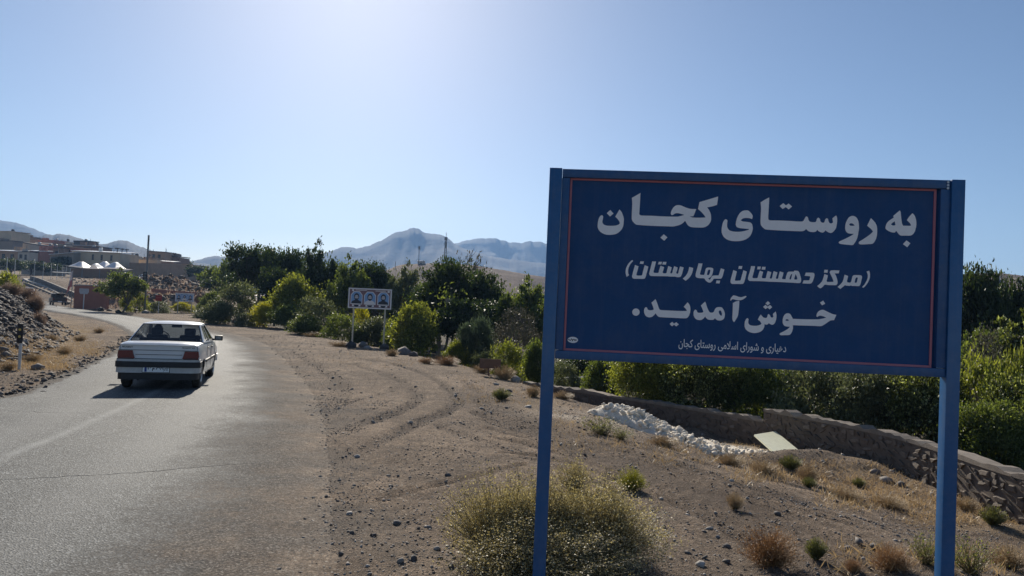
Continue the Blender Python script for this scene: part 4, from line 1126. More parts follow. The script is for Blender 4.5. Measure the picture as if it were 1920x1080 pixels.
GLYPHS = [
(1,'20617,-1835 20676,-1921 20702,-2153 20747,-2443 20780,-2617 20839,-2726 21022,-2725 21190,-2725 21287,-2701 21242,-2601 21155,-2502 21040,-2395 21160,-2196 21336,-1980 21436,-2055 21525,-2227 21572,-2415 21585,-2647 21557,-2852 21507,-3057 21400,-3221 21262,-3293 20983,-3309 20731,-3312 20616,-3241 20515,-3122 20448,-3037 20402,-3126 20333,-3152 20164,-3129 19965,-3040 19849,-2927 19858,-2766 19910,-2618 20032,-2468 20293,-2270 20262,-2168 20426,-2017;20356,-2492 20404,-2718 20265,-2737 20151,-2683 20232,-2578'),
(1,'21055,-3583 21281,-3743 21114,-3988 20857,-3814'),
(1,'19000,-2343 19131,-2470 19263,-2627 19344,-2799 19372,-2988 19375,-3280 19345,-3485 19280,-3663 19145,-3849 18920,-3886 18639,-3914 18413,-3914 18340,-3843 18380,-3754 18518,-3662 18684,-3539 18905,-3370 19042,-3248 19137,-3128 19034,-3000 18918,-2902 18797,-2804 18881,-2596'),
(1,'17923,-2249 18080,-2279 18196,-2371 18286,-2544 18321,-2762 18334,-2996 18307,-3231 18260,-3525 18182,-3732 18101,-3867 18005,-3973 17736,-3968 17452,-3950 17253,-3919 17194,-3842 17262,-3772 17500,-3655 17778,-3499 17931,-3405 18041,-3313 17885,-3310 17715,-3281 17613,-3197 17552,-3053 17546,-2877 17569,-2701 17647,-2493 17756,-2328;17769,-2752 17852,-2691 17980,-2716 18083,-2823 17956,-2839 17814,-2824'),
(1,'13094,-1316 13105,-1390 13097,-1804 13089,-2248 13088,-2558 13184,-2673 13644,-2671 14333,-2677 14963,-2690 15119,-2649 15187,-2529 15254,-2395 15310,-2372 15384,-2434 15432,-2594 15535,-2688 15763,-2700 15862,-2653 15900,-2505 15982,-2419 16070,-2484 16118,-2644 16234,-2713 16333,-2695 16384,-2517 16453,-2436 16539,-2468 16587,-2628 16647,-2728 16747,-2734 16839,-2677 16794,-2444 16863,-2368 17002,-2255 17056,-2376 17074,-2581 17053,-2817 17012,-3023 16890,-3204 16779,-3296 16651,-3294 16507,-3232 16419,-3156 16365,-3237 16267,-3299 16124,-3275 16022,-3220 15943,-3144 15881,-3240 15754,-3289 15525,-3276 15395,-3213 15300,-3120 15223,-3205 15068,-3263 14639,-3270 13779,-3262 13031,-3239 12855,-3172 12721,-3043 12649,-2869 12642,-2411 12647,-1967 12606,-1628 12854,-1457'),
(1,'13930,-1629 14087,-1756 14241,-1639 14447,-1812 14253,-1993 14082,-1860 13908,-1978 13721,-1807'),
(1,'11771,-2130 11916,-2146 12050,-2254 12156,-2398 12174,-2516 12150,-2641 11989,-2596 11758,-2589 11586,-2640 11483,-2747 11621,-2801 11852,-2817 12056,-2851 12161,-2960 12205,-3165 12189,-3343 12124,-3552 12000,-3734 11803,-3874 11546,-3964 11229,-3999 10938,-3980 10704,-3900 10524,-3758 10416,-3555 10388,-3348 10413,-3081 10464,-2871 10560,-2720 10632,-2702 10707,-2774 10699,-2952 10705,-3130 10768,-3276 10888,-3375 11122,-3426 11440,-3423 11756,-3359 11984,-3277 11968,-3239 11722,-3227 11461,-3206 11286,-3153 11209,-3023 11222,-2815 11280,-2576 11402,-2335 11570,-2181'),
(1,'5507,-1288 5503,-1588 5491,-2187 5483,-2577 5604,-2648 6194,-2648 6930,-2662 7664,-2651 7897,-2613 8157,-2530 7980,-2477 7773,-2439 7627,-2459 7484,-2553 7411,-2565 7358,-2483 7387,-2303 7496,-2105 7638,-1981 7819,-1951 7982,-1982 8249,-2086 8515,-2152 8851,-2155 8772,-2396 8706,-2592 8473,-2614 8680,-2667 9031,-2667 9409,-2642 9377,-2568 9194,-2352 8953,-2146 9025,-1727 9544,-1552 10114,-1355 10094,-1608 10065,-1862 9792,-1960 9488,-2030 9611,-2189 9706,-2394 9742,-2600 9736,-2838 9628,-3050 9487,-3174 9300,-3246 8936,-3259 8585,-3244 8406,-3153 8298,-3008 8220,-2876 8108,-3014 7936,-3125 7705,-3207 7510,-3247 7099,-3252 6217,-3254 5479,-3229 5300,-3197 5147,-3067 5059,-2921 5038,-2682 5039,-2203 5037,-1903 5001,-1604 5261,-1446'),
(1,'6986,-3734 7213,-3913 7030,-4128 6794,-3949'),
(1,'4289,-2333 4413,-2464 4510,-2670 4572,-2878 4572,-3117 4551,-3328 4470,-3525 4343,-3680 4170,-3806 3965,-3867 3728,-3891 3489,-3869 3278,-3778 3124,-3649 3033,-3472 3020,-3292 3040,-3051 3092,-2869 3176,-2746 3264,-2713 3327,-2786 3319,-2951 3296,-3132 3376,-3264 3527,-3328 3765,-3341 4032,-3322 4208,-3280 4324,-3201 4335,-3126 4287,-3023 4178,-2891 4054,-2776 4151,-2592'),
(1,'3742,-2381 3943,-2591 3743,-2780 3533,-2584'),
(2,'18846,-5504 18995,-5445 19040,-5594 19050,-5780 19018,-5968 18923,-6182 18794,-6373 18684,-6478 18619,-6427 18745,-6271 18852,-6068 18914,-5879 18919,-5693'),
(2,'17599,-5739 17805,-5807 17776,-5972 17747,-6113 17783,-6187 17930,-6195 17985,-6127 18034,-5892 18065,-5797 18142,-5743 18345,-5734 18526,-5743 18596,-5822 18569,-6033 18520,-6268 18477,-6352 18399,-6383 18207,-6381 18049,-6386 17981,-6360 17914,-6387 17733,-6382 17630,-6370 17531,-6461 17377,-6591 17220,-6481 17369,-6327 17499,-6147 17550,-5958;18282,-5870 18361,-5890 18313,-6137 18269,-6185 18190,-6184 18217,-5977'),
(2,'16799,-5521 17025,-5500 17297,-5505 17258,-5678 17031,-5687 17115,-5835 17178,-6020 17210,-6182 17198,-6299 17132,-6372 16963,-6384 16690,-6390 16486,-6380 16376,-6497 16265,-6591 16186,-6587 16045,-6476 16189,-6341 16320,-6172 16382,-5982 16443,-5746 16649,-5819 16610,-6020 16581,-6149 16616,-6206 16798,-6199 16979,-6180 16929,-6030 16831,-5823 16746,-5640'),
(2,'16434,-5493 16634,-5492 16617,-5668 16413,-5665'),
(2,'15371,-5707 15644,-5696 15804,-5706 15871,-5792 15858,-5957 15807,-6146 15754,-6265 15677,-6339 15484,-6358 15198,-6354 15261,-6168 15523,-6158 15590,-6131 15630,-5966 15606,-5913 15309,-5897'),
(2,'12189,-5445 12419,-5441 12381,-5673 12332,-5911 12292,-6101 12329,-6154 12513,-6151 12592,-6113 12632,-5946 12704,-5696 12902,-5759 12862,-5937 12833,-6079 12869,-6137 13030,-6137 13075,-6093 13103,-5927 13164,-5694 13374,-5763 13335,-5965 13293,-6096 13329,-6141 13398,-6139 13430,-6079 13459,-5913 13509,-5687 13729,-5761 13690,-5950 13649,-6093 13685,-6143 13754,-6141 13786,-6088 13815,-5922 13865,-5696 14085,-5758 14046,-5960 14005,-6102 14041,-6148 14212,-6145 14241,-5975 14292,-5785 14358,-5700 14494,-5683 14677,-5676 14698,-5616 14904,-5624 14987,-5710 15049,-5872 15100,-6034 15116,-6174 15097,-6269 15019,-6342 14608,-6336 13966,-6327 13255,-6333 13198,-6328 12772,-6322 12220,-6335 12104,-6316 12036,-6229 12049,-6064 12110,-5826;14590,-5820 14531,-6104 14476,-6153 14441,-6131 14480,-5942 14545,-5834;14785,-5824 14871,-5997 14886,-6125 14807,-6145 14715,-6132 14744,-5978'),
(2,'12570,-5458 12760,-5451 12736,-5624 12545,-5624'),
(2,'12834,-5460 13037,-5459 13013,-5629 12806,-5633'),
(2,'11159,-5722 11369,-5796 11330,-5999 11292,-6213 11273,-6331 11343,-6352 11550,-6332 11607,-6294 11657,-6080 11748,-5710 11947,-5780 11909,-6022 11850,-6308 11797,-6463 11707,-6531 11396,-6543 11119,-6550 11035,-6483 11016,-6389 11048,-6199 11108,-5937'),
(2,'11474,-5469 11681,-5465 11653,-5643 11449,-5635'),
(2,'9107,-5400 9340,-5403 9301,-5622 9252,-5861 9211,-6029 9260,-6079 9458,-6085 9499,-5922 9538,-5731 9616,-5645 9779,-5627 9931,-5649 9987,-5737 9964,-5927 9923,-6071 9846,-6193 9710,-6288 9805,-6360 9871,-6239 9925,-6142 10028,-6095 10306,-6075 10337,-5983 10378,-5816 10430,-5644 10636,-5711 10591,-5926 10540,-6141 10475,-6250 10383,-6277 10058,-6290 9981,-6388 9880,-6499 9800,-6530 9671,-6495 9551,-6394 9465,-6291 9221,-6289 9057,-6267 8973,-6204 8957,-6086 8996,-5871 9057,-5632;9737,-5759 9812,-5768 9791,-5958 9737,-6079 9621,-6079 9650,-5916 9680,-5797'),
(2,'10201,-6379 10414,-6382 10381,-6554 10168,-6553'),
(2,'8567,-5639 8802,-5689 8775,-5904 8702,-6120 8569,-6315 8388,-6477 8208,-6354 8355,-6206 8465,-6035 8528,-5843'),
(2,'6366,-5393 6590,-5391 6551,-5612 6501,-5852 6468,-6020 6510,-6078 6710,-6075 6767,-6032 6797,-5888 6869,-5635 7083,-5710 7044,-5902 7001,-6022 7050,-6080 7203,-6074 7247,-6013 7276,-5845 7327,-5629 7536,-5704 7500,-5884 7459,-6028 7496,-6069 7542,-6067 7587,-5999 7615,-5831 7678,-5627 7887,-5702 7852,-5893 7810,-6026 7847,-6076 7905,-6069 7938,-6009 7967,-5841 8029,-5625 8242,-5688 8202,-5879 8152,-6095 8098,-6216 8030,-6271 7843,-6278 7772,-6258 7678,-6257 7397,-6263 7327,-6252 6999,-6260 6365,-6274 6257,-6231 6214,-6149 6237,-6005 6296,-5717'),
(2,'6754,-5402 6947,-5394 6918,-5555 6713,-5558'),
(2,'7001,-5397 7212,-5391 7183,-5558 6972,-5560'),
(2,'5351,-5647 5566,-5722 5526,-5915 5476,-6131 5457,-6251 5517,-6277 5729,-6269 5798,-6226 5837,-6021 5928,-5641 6143,-5711 6105,-5939 6044,-6204 5993,-6384 5901,-6460 5595,-6472 5312,-6476 5227,-6416 5200,-6321 5239,-6117 5300,-5852'),
(2,'5660,-5413 5872,-5412 5843,-5573 5626,-5565'),
(2,'5162,-5356 5235,-5413 5100,-5574 5001,-5768 4954,-5961 4961,-6128 5014,-6281 4884,-6382 4826,-6229 4804,-6039 4838,-5823 4947,-5603 5060,-5456'),
(3,'16414,-7859 16557,-7902 16759,-7995 16988,-8087 17202,-8127 17137,-8299 17085,-8447 16887,-8471 16749,-8564 16527,-8735 16332,-8831 15963,-8833 15394,-8839 15053,-8845 14725,-8846 14739,-9021 14694,-9227 14614,-9377 14530,-9434 14274,-9457 14046,-9468 13972,-9407 14041,-9330 14265,-9203 14461,-9062 14557,-8947 14399,-8942 14256,-8911 14166,-8813 14127,-8668 14140,-8462 14206,-8284 14317,-8176 14459,-8155 14561,-8209 14651,-8352 14712,-8472 15382,-8465 16092,-8439 16374,-8392 16627,-8316 16484,-8256 16312,-8219 16199,-8239 16116,-8301 16058,-8260 16081,-8113 16162,-7978 16273,-7900;14287,-8558 14370,-8496 14501,-8563 14417,-8602 14316,-8595'),
(3,'16419,-7318 16544,-7494 16363,-7604 16239,-7443'),
(3,'13703,-8081 13751,-8226 13765,-8401 13735,-8607 13670,-8786 13558,-8873 13443,-8855 13335,-8795 13271,-8863 13186,-8890 13084,-8857 13076,-9018 12996,-9198 12856,-9322 12658,-9395 12457,-9413 12225,-9365 12049,-9256 11951,-9099 11929,-8953 11945,-8747 12011,-8597 12082,-8544 12156,-8605 12141,-8767 12180,-8898 12298,-8966 12529,-8985 12729,-8952 12884,-8880 12896,-8821 12821,-8707 12688,-8602 12768,-8431 12850,-8295 12939,-8394 13043,-8477 13172,-8486 13227,-8425 13252,-8306 13307,-8245 13381,-8315 13428,-8416 13515,-8462 13585,-8409 13551,-8235'),
(3,'13238,-7485 13377,-7605 13233,-7744 13105,-7623'),
(3,'13102,-7711 13235,-7814 13369,-7706 13500,-7832 13361,-7973 13232,-7882 13111,-7966 12969,-7843'),
(3,'11213,-7227 11344,-7243 11548,-7307 11693,-7316 11835,-7266 11949,-7232 11988,-7274 11896,-7366 11727,-7477 11526,-7515 11352,-7493 11207,-7461 11135,-7487 11094,-7548 11036,-7536 11088,-7371'),
(3,'11576,-7542 11569,-7910 11529,-8398 11422,-8652 11313,-8825 11238,-8734 11203,-8574 11208,-8132 11201,-7691 11384,-7580'),
(3,'9577,-7672 9624,-7759 9689,-7963 9799,-8194 9890,-8302 10021,-8308 10106,-8254 10159,-8119 10256,-7997 10414,-7961 10575,-7983 10681,-8126 10751,-8300 10752,-8506 10700,-8655 10559,-8750 10414,-8762 10297,-8732 10184,-8640 10094,-8733 9921,-8749 9775,-8726 9670,-8642 9609,-8557 9541,-8663 9399,-8773 9225,-8786 9063,-8729 8956,-8586 8921,-8410 8944,-8261 9014,-8169 9103,-8225 9150,-8326 9268,-8356 9456,-8327 9498,-8281 9434,-8121 9339,-7919 9451,-7796;10451,-8165 10524,-8177 10587,-8336 10578,-8469 10490,-8444 10413,-8314 10395,-8212'),
(3,'6646,-7650 6693,-7737 6790,-7970 6871,-8174 6978,-8282 7418,-8293 8003,-8297 8521,-8280 8465,-8164 8329,-8037 8426,-7914 8546,-7755 8643,-7860 8713,-8035 8730,-8241 8694,-8450 8613,-8630 8456,-8720 7873,-8723 6995,-8717 6847,-8680 6755,-8595 6679,-8503 6595,-8617 6467,-8726 6292,-8758 6128,-8697 6035,-8567 5990,-8391 6022,-8226 6092,-8149 6167,-8190 6215,-8292 6334,-8331 6510,-8309 6567,-8262 6501,-8072 6411,-7877 6518,-7774'),
(3,'7683,-8968 7804,-9066 7926,-8972 8085,-9098 7935,-9229 7800,-9134 7687,-9234 7536,-9099'),
(3,'5737,-8470 5717,-8563 5658,-8643 5572,-8689 5475,-8693 5385,-8655 5320,-8581 5296,-8490 5313,-8394 5372,-8314 5458,-8269 5555,-8264 5645,-8302 5710,-8377'),
]
# ================================================================== WELCOME SIGN
def smooth_poly(pts, corner=52, n=4):
    """Catmull-Rom through the outline, keeping sharp corners"""
    P = [np.array(p, float) for p in pts]; m = len(P)
    cor = []
    for i in range(m):
        a, b = P[i] - P[i - 1], P[(i + 1) % m] - P[i]
        an = abs(math.degrees(math.atan2(a[0] * b[1] - a[1] * b[0], float(a @ b))))
        cor.append(an > corner)
    out = []
    for i in range(m):
        p1, p2 = P[i], P[(i + 1) % m]
        p0 = P[i - 1] if not cor[i] else p1 - (p2 - p1) * .5
        p3 = P[(i + 2) % m] if not cor[(i + 1) % m] else p2 + (p2 - p1) * .5
        L = np.linalg.norm(p2 - p1)
        for k in range(n):
            t = k / n
            out.append(0.5 * ((2 * p1) + (-p0 + p2) * t + (2 * p0 - 5 * p1 + 4 * p2 - p3) * t * t + (-p0 + 3 * p1 - 3 * p2 + p3) * t ** 3))
    return [(float(a), float(b)) for a, b in out]

def flat_letters(polys, y, name, mat, parent):
    """polys: list of [outer, hole, hole..] in (x, z) metres, laid at depth y in front of the panel"""
    V, F = [], []
    for loops in polys:
        tri = tessellate_polygon([[Vector((a, b, 0)) for a, b in lp] for lp in loops])
        flatp = [q for lp in loops for q in lp]
        b = len(V)
        V += [(p[0], y, p[1]) for p in flatp]
        for f in tri:
            (x0, z0), (x1, z1), (x2, z2) = (flatp[i] for i in f)
            cr = (x1 - x0) * (z2 - z0) - (x2 - x0) * (z1 - z0)
            F.append(tuple(b + i for i in (f if cr > 0 else f[::-1])))     # facing -y
    me = bpy.data.meshes.new(name); me.from_pydata(V, [], F); me.update()
    return link(name, me, mat, parent)

M_BLUE = paint('blue_board_paint', (0.012, 0.063, 0.182), 0.62, 0.09, 2.5, dust=0.07, spec=.3, streak=.05)
M_BLUEP = paint('blue_post_paint', (0.012, 0.098, 0.26), 0.30, 0.14, 6.0, dust=0.10, streak=.10)
M_BLUEF = paint('blue_frame_paint', (0.011, 0.078, 0.215), 0.42, 0.14, 6.0, dust=0.12, streak=.10)
M_WHITEP = paint('white_lettering', (0.92, 0.895, 0.885), 0.6, 0.06, 6.0)
M_RED = paint('faded_red_stripe', (0.52, 0.17, 0.21), 0.5, 0.1, 5.0)
M_METAL = paint('bare_metal', (0.45, 0.45, 0.46), 0.4, 0.1, 20, metal=0.6)
M_DARKINK = paint('dark_ink', (0.03, 0.03, 0.045), 0.5, 0.1, 20)

def text_mesh(body, name, mat, parent, width=None, height_=None, shear=0.0, bold=0.0):
    """flat filled lettering from the built-in font, laid in the local XZ plane, starting at x=0"""
    c = bpy.data.curves.new('lettering', 'FONT'); c.body = body; c.size = 1.0; c.shear = shear; c.offset = bold
    c.resolution_u = 3
    o = bpy.data.objects.new('lettering', c); COL.objects.link(o)
    dg = bpy.context.evaluated_depsgraph_get(); dg.update()
    me = bpy.data.meshes.new_from_object(o.evaluated_get(dg))
    bpy.data.objects.remove(o)
    v = np.zeros(len(me.vertices) * 3, np.float32); me.vertices.foreach_get('co', v); v = v.reshape(-1, 3)
    lo, hi = v.min(0), v.max(0)
    sx = width / (hi[0] - lo[0]); sz = sx if height_ is None else height_ / (hi[1] - lo[1])
    w = np.stack([(v[:, 0] - lo[0]) * sx, np.zeros(len(v)), (v[:, 1] - lo[1]) * sz], -1).astype(np.float32)
    me.vertices.foreach_set('co', w.ravel()); me.update()
    me.materials.clear()
    return link(name, me, mat, parent)

SG = empty('welcome_sign', (0.1963, 4.48, 0), math.radians(-4.311), 'large dark blue village welcome sign with white Persian lettering on two blue posts', 'sign')
ZT = 2.5477
gz0, gz1 = H(0.22, 4.48), H(2.58, 4.3)
for x0, x1, gz in ((0.0, 0.076, gz0), (2.331, 2.406, gz1)):
    MB().box(((x0 + x1) / 2, .04, (ZT + gz - .5) / 2), (x1 - x0, .08, ZT - gz + .5), bev=.004).build('post', M_BLUEP, SG, smooth=True)
fr = MB()
fr.box((1.2035, .042, ZT - .028), (2.251, .06, .050), bev=.003)
fr.box((1.2035, .042, ZT - 1.122), (2.251, .06, .050), bev=.003)
frame = fr.build('frame_rail', M_BLUEF, SG, smooth=True)
for xx in (.1005, 2.2995):
    MB().box((xx + (0.0035 if xx > 1 else 0), .042, ZT - .575), (.047 if xx < 1 else .054, .058, 1.038), bev=.003).build('frame_rail', M_BLUEF, SG, smooth=True)
panel = MB().box((1.196, .052, ZT - .575), (2.20, .006, 1.09)).build('board', M_BLUE, SG)
bd = MB()
for cx_, cz_, w_, h_ in ((1.1955, -.0575, 2.138, .0125), (1.1955, -1.0905, 2.138, .0125), (.1325, -.574, .0125, 1.0195), (2.2585, -.574, .0125, 1.0195)):
    bd.box((cx_, .0455, ZT + cz_), (w_, .007, h_))
bd.build('red_border', M_RED, SG)
GL = {1: [], 2: [], 3: []}
for ln, s in GLYPHS:
    loops = []
    for k, part in enumerate(s.split(';')):
        pts = [tuple(float(v) / 10000 for v in q.split(',')) for q in part.split()]
        loops.append([(x, z + ZT) for x, z in (smooth_poly(pts) if len(pts) > 4 else pts)])
    GL[ln].append(loops)
for ln in GL:
    flat_letters(GL[ln], .0472, 'lettering', M_WHITEP, SG)
SMALL = "\ufee5\ufe8e\ufea0\ufedb \ufbfc\ufe8e\ufe98\ufeb3\ufeed\ufead \ufbfd\ufee3\ufefc\ufeb3\ufe8d \ufbfc\ufe8d\ufead\ufeee\ufeb7 \ufeed \ufbfc\ufead\ufe8e\ufef4\ufeeb\ufea9"
tx = text_mesh(SMALL, 'lettering', M_WHITEP, SG, width=.628, height_=.062, bold=.012)
tx.location = (.811, .0472, ZT - 1.058)
tx.rotation_euler = (0, math.radians(.25), 0)
el = [(.181 + .0315 * math.cos(a), ZT - 1.032 + .0185 * math.sin(a)) for a in np.linspace(0, 2 * PI, 28, endpoint=False)]
bg_ = flat_letters([[el]], .0472, 'maker_badge', M_WHITEP, SG)
sq = MB()
for k, (a, b, r) in enumerate([(-.024, .001, .003), (-.016, -.003, .004), (-.008, .004, .003), (-.002, -.002, .005), (.006, .003, .003), (.013, -.001, .004), (.02, .0, .003)]):
    sq.box((.181 + a, .0466, ZT - 1.032 + b), (.006, .0006, r * 2.2), rz=0)
sq.build('badge_print', M_DARKINK, bg_)
for x in (2.316, 2.3155):
    pass
bl = MB()
for z in (-.012, -.03, -.048):
    bl.lathe([(0, -.003), (.007, -.003), (.007, .004), (0, .004)], 8, 'Y', (2.312, .0098, ZT + z - .003))
bl.build('weld_spot', M_METAL, SG)

# ================================================================== WHITE SEDAN
M_CARW = NT('white_car_paint'); p = M_CARW.objc()
n = M_CARW.noise(p, 5, 5, .6)
sx_ = M_CARW.new('ShaderNodeSeparateXYZ'); M_CARW.l.new(p, sx_.inputs[0])
low = M_CARW.ramp(sx_.outputs[2], [(0.25, 1.0), (0.62, 0.0)])
cc = M_CARW.mix(M_CARW.math('MULTIPLY', low, M_CARW.ramp(n, [(0.3, .25), (0.7, .7)])), (0.74, 0.74, 0.74), (0.42, 0.37, 0.31))
cc = M_CARW.mix(M_CARW.math('MULTIPLY', n, .12), cc, (0.5, 0.46, 0.4))
M_CARW.fin(cc, 0.28, None, 0.0, 0.5)
M_CARW.bsdf.inputs['Coat Weight'].default_value = 0.5; M_CARW.bsdf.inputs['Coat Roughness'].default_value = 0.08
M_CARW = M_CARW.mat
M_BLK = paint('black_plastic', (0.013, 0.013, 0.015), 0.55, 0.25, 8.0, dust=0.03)
M_TYRE = paint('tyre_rubber', (0.018, 0.018, 0.018), 0.85, 0.2, 15.0, dust=0.2)
M_RIM = paint('silver_rim', (0.55, 0.55, 0.55), 0.35, 0.15, 9.0, metal=0.7, dust=.25)
M_REDL = paint('tail_lamp_red', (0.15, 0.012, 0.014), 0.25, 0.25, 14.0)
M_INT = paint('dark_interior', (0.022, 0.022, 0.025), 0.8, 0.2, 6.0)
M_SEAM = paint('panel_gap', (0.07, 0.072, 0.078), 0.7, 0.1, 9.0)
M_PLATE = paint('plate_white', (0.88, 0.88, 0.86), 0.45, 0.05, 20.0)
M_PLBLUE = paint('plate_blue', (0.02, 0.06, 0.28), 0.45, 0.1, 20.0)
M_BUMP = paint('dusty_white_bumper', (0.52, 0.51, 0.49), 0.5, 0.15, 5.0, dust=.3)
def glass_mat(name, tint, gloss=.06):
    t = NT(name)
    tr = t.new('ShaderNodeBsdfTransparent'); tr.inputs[0].default_value = (*tint, 1)
    gl_ = t.new('ShaderNodeBsdfGlossy'); gl_.inputs['Roughness'].default_value = .02
    fr_ = t.new('ShaderNodeFresnel'); fr_.inputs[0].default_value = 1.5
    mx = t.new('ShaderNodeMixShader'); t.l.new(fr_.outputs[0], mx.inputs[0]); t.l.new(tr.outputs[0], mx.inputs[1]); t.l.new(gl_.outputs[0], mx.inputs[2])
    t.l.new(mx.outputs[0], t.out.inputs[0])
    return t.mat
M_GLASS = glass_mat('tinted_car_glass', (0.42, 0.45, 0.47))

def loft_body(stations):
    """stations: (y, half width, top z, bottom z); closed hull, x right, y forward"""
    rings = []
    for (y, w, zt, zb) in stations:
        half = [(0.0, zb), (w * .80, zb), (w * .94, zb + .09), (w * .985, .46), (w, .60), (w * .992, .72), (w * .97, max(zt - .085, .5)), (w * .935, zt - .022), (w * .86, zt), (w * .45, zt + .012), (0.0, zt + .016)]
        full = half + [(-x, z) for x, z in half[-2:0:-1]]
        rings.append([(x, y, z) for x, z in full])
    k = len(rings[0])
    V = [p for r in rings for p in r]
    F = []
    for i in range(len(rings) - 1):
        for j in range(k):
            F.append((i * k + j, i * k + (j + 1) % k, (i + 1) * k + (j + 1) % k, (i + 1) * k + j))
    F.append(tuple(range(k))[::-1]); F.append(tuple((len(rings) - 1) * k + j for j in range(k)))
    return V, F

def cut_arches(me, cuts):
    """boolean: wheel wells out of the body hull"""
    o = bpy.data.objects.new('body_tmp', me); COL.objects.link(o)
    tmp = [o]
    for (x, y, z, r, w) in cuts:
        m = MB().lathe([(0, -w / 2), (r, -w / 2), (r, w / 2), (0, w / 2)], 28, 'X', (x, y, z))
        c = m.build('cut_tmp', [M_INT]); tmp.append(c)
        md = o.modifiers.new('b', 'BOOLEAN'); md.operation = 'DIFFERENCE'; md.object = c; md.solver = 'EXACT'
        try: md.material_mode = 'TRANSFER'
        except Exception: pass
    dg = bpy.context.evaluated_depsgraph_get(); dg.update()
    out = bpy.data.meshes.new_from_object(o.evaluated_get(dg))
    for q in tmp: bpy.data.objects.remove(q)
    return out

def quad_pt(Q, u, v):
    a = Q[0].lerp(Q[1], u); b = Q[3].lerp(Q[2], u)
    return a.lerp(b, v)

def holed_panel(Q, us, vs_, holes):
    """frame faces and glass faces of a bilinear panel cut on a grid"""
    fr_, gl_ = [], []
    for i in range(len(us) - 1):
        for j in range(len(vs_) - 1):
            q = [quad_pt(Q, us[i], vs_[j]), quad_pt(Q, us[i + 1], vs_[j]), quad_pt(Q, us[i + 1], vs_[j + 1]), quad_pt(Q, us[i], vs_[j + 1])]
            (gl_ if (i, j) in holes else fr_).append(q)
    return fr_, gl_

def wheel(parent, x, y, r, w, hub=True):
    t = MB().lathe([(r * .62, -w / 2), (r * .86, -w / 2), (r * .97, -w * .40), (r, -w * .26), (r, w * .26), (r * .97, w * .40), (r * .86, w / 2), (r * .62, w / 2), (r * .58, 0), (r * .62, -w / 2)], 30, 'X').build('wheel', M_TYRE, parent, smooth=True, loc=(x, y, r))
    s = 1 if x > 0 else -1
    m = MB().lathe([(0.0, s * w * .40), (r * .16, s * w * .40), (r * .2, s * w * .34), (r * .52, s * w * .40), (r * .60, s * w * .48), (r * .63, s * w * .46), (r * .60, s * w * .1), (0, s * w * .1)], 30, 'X')
    rim = m.build('rim', M_RIM, t, smooth=True)
    if hub:
        MB().lathe([(r * .33, -.004), (r * .47, -.004), (r * .47, .004), (r * .33, .004), (r * .33, -.004)], 24, 'X', (s * w * .392, 0, 0)).build('rim_vent', M_BLK, t)
    return t

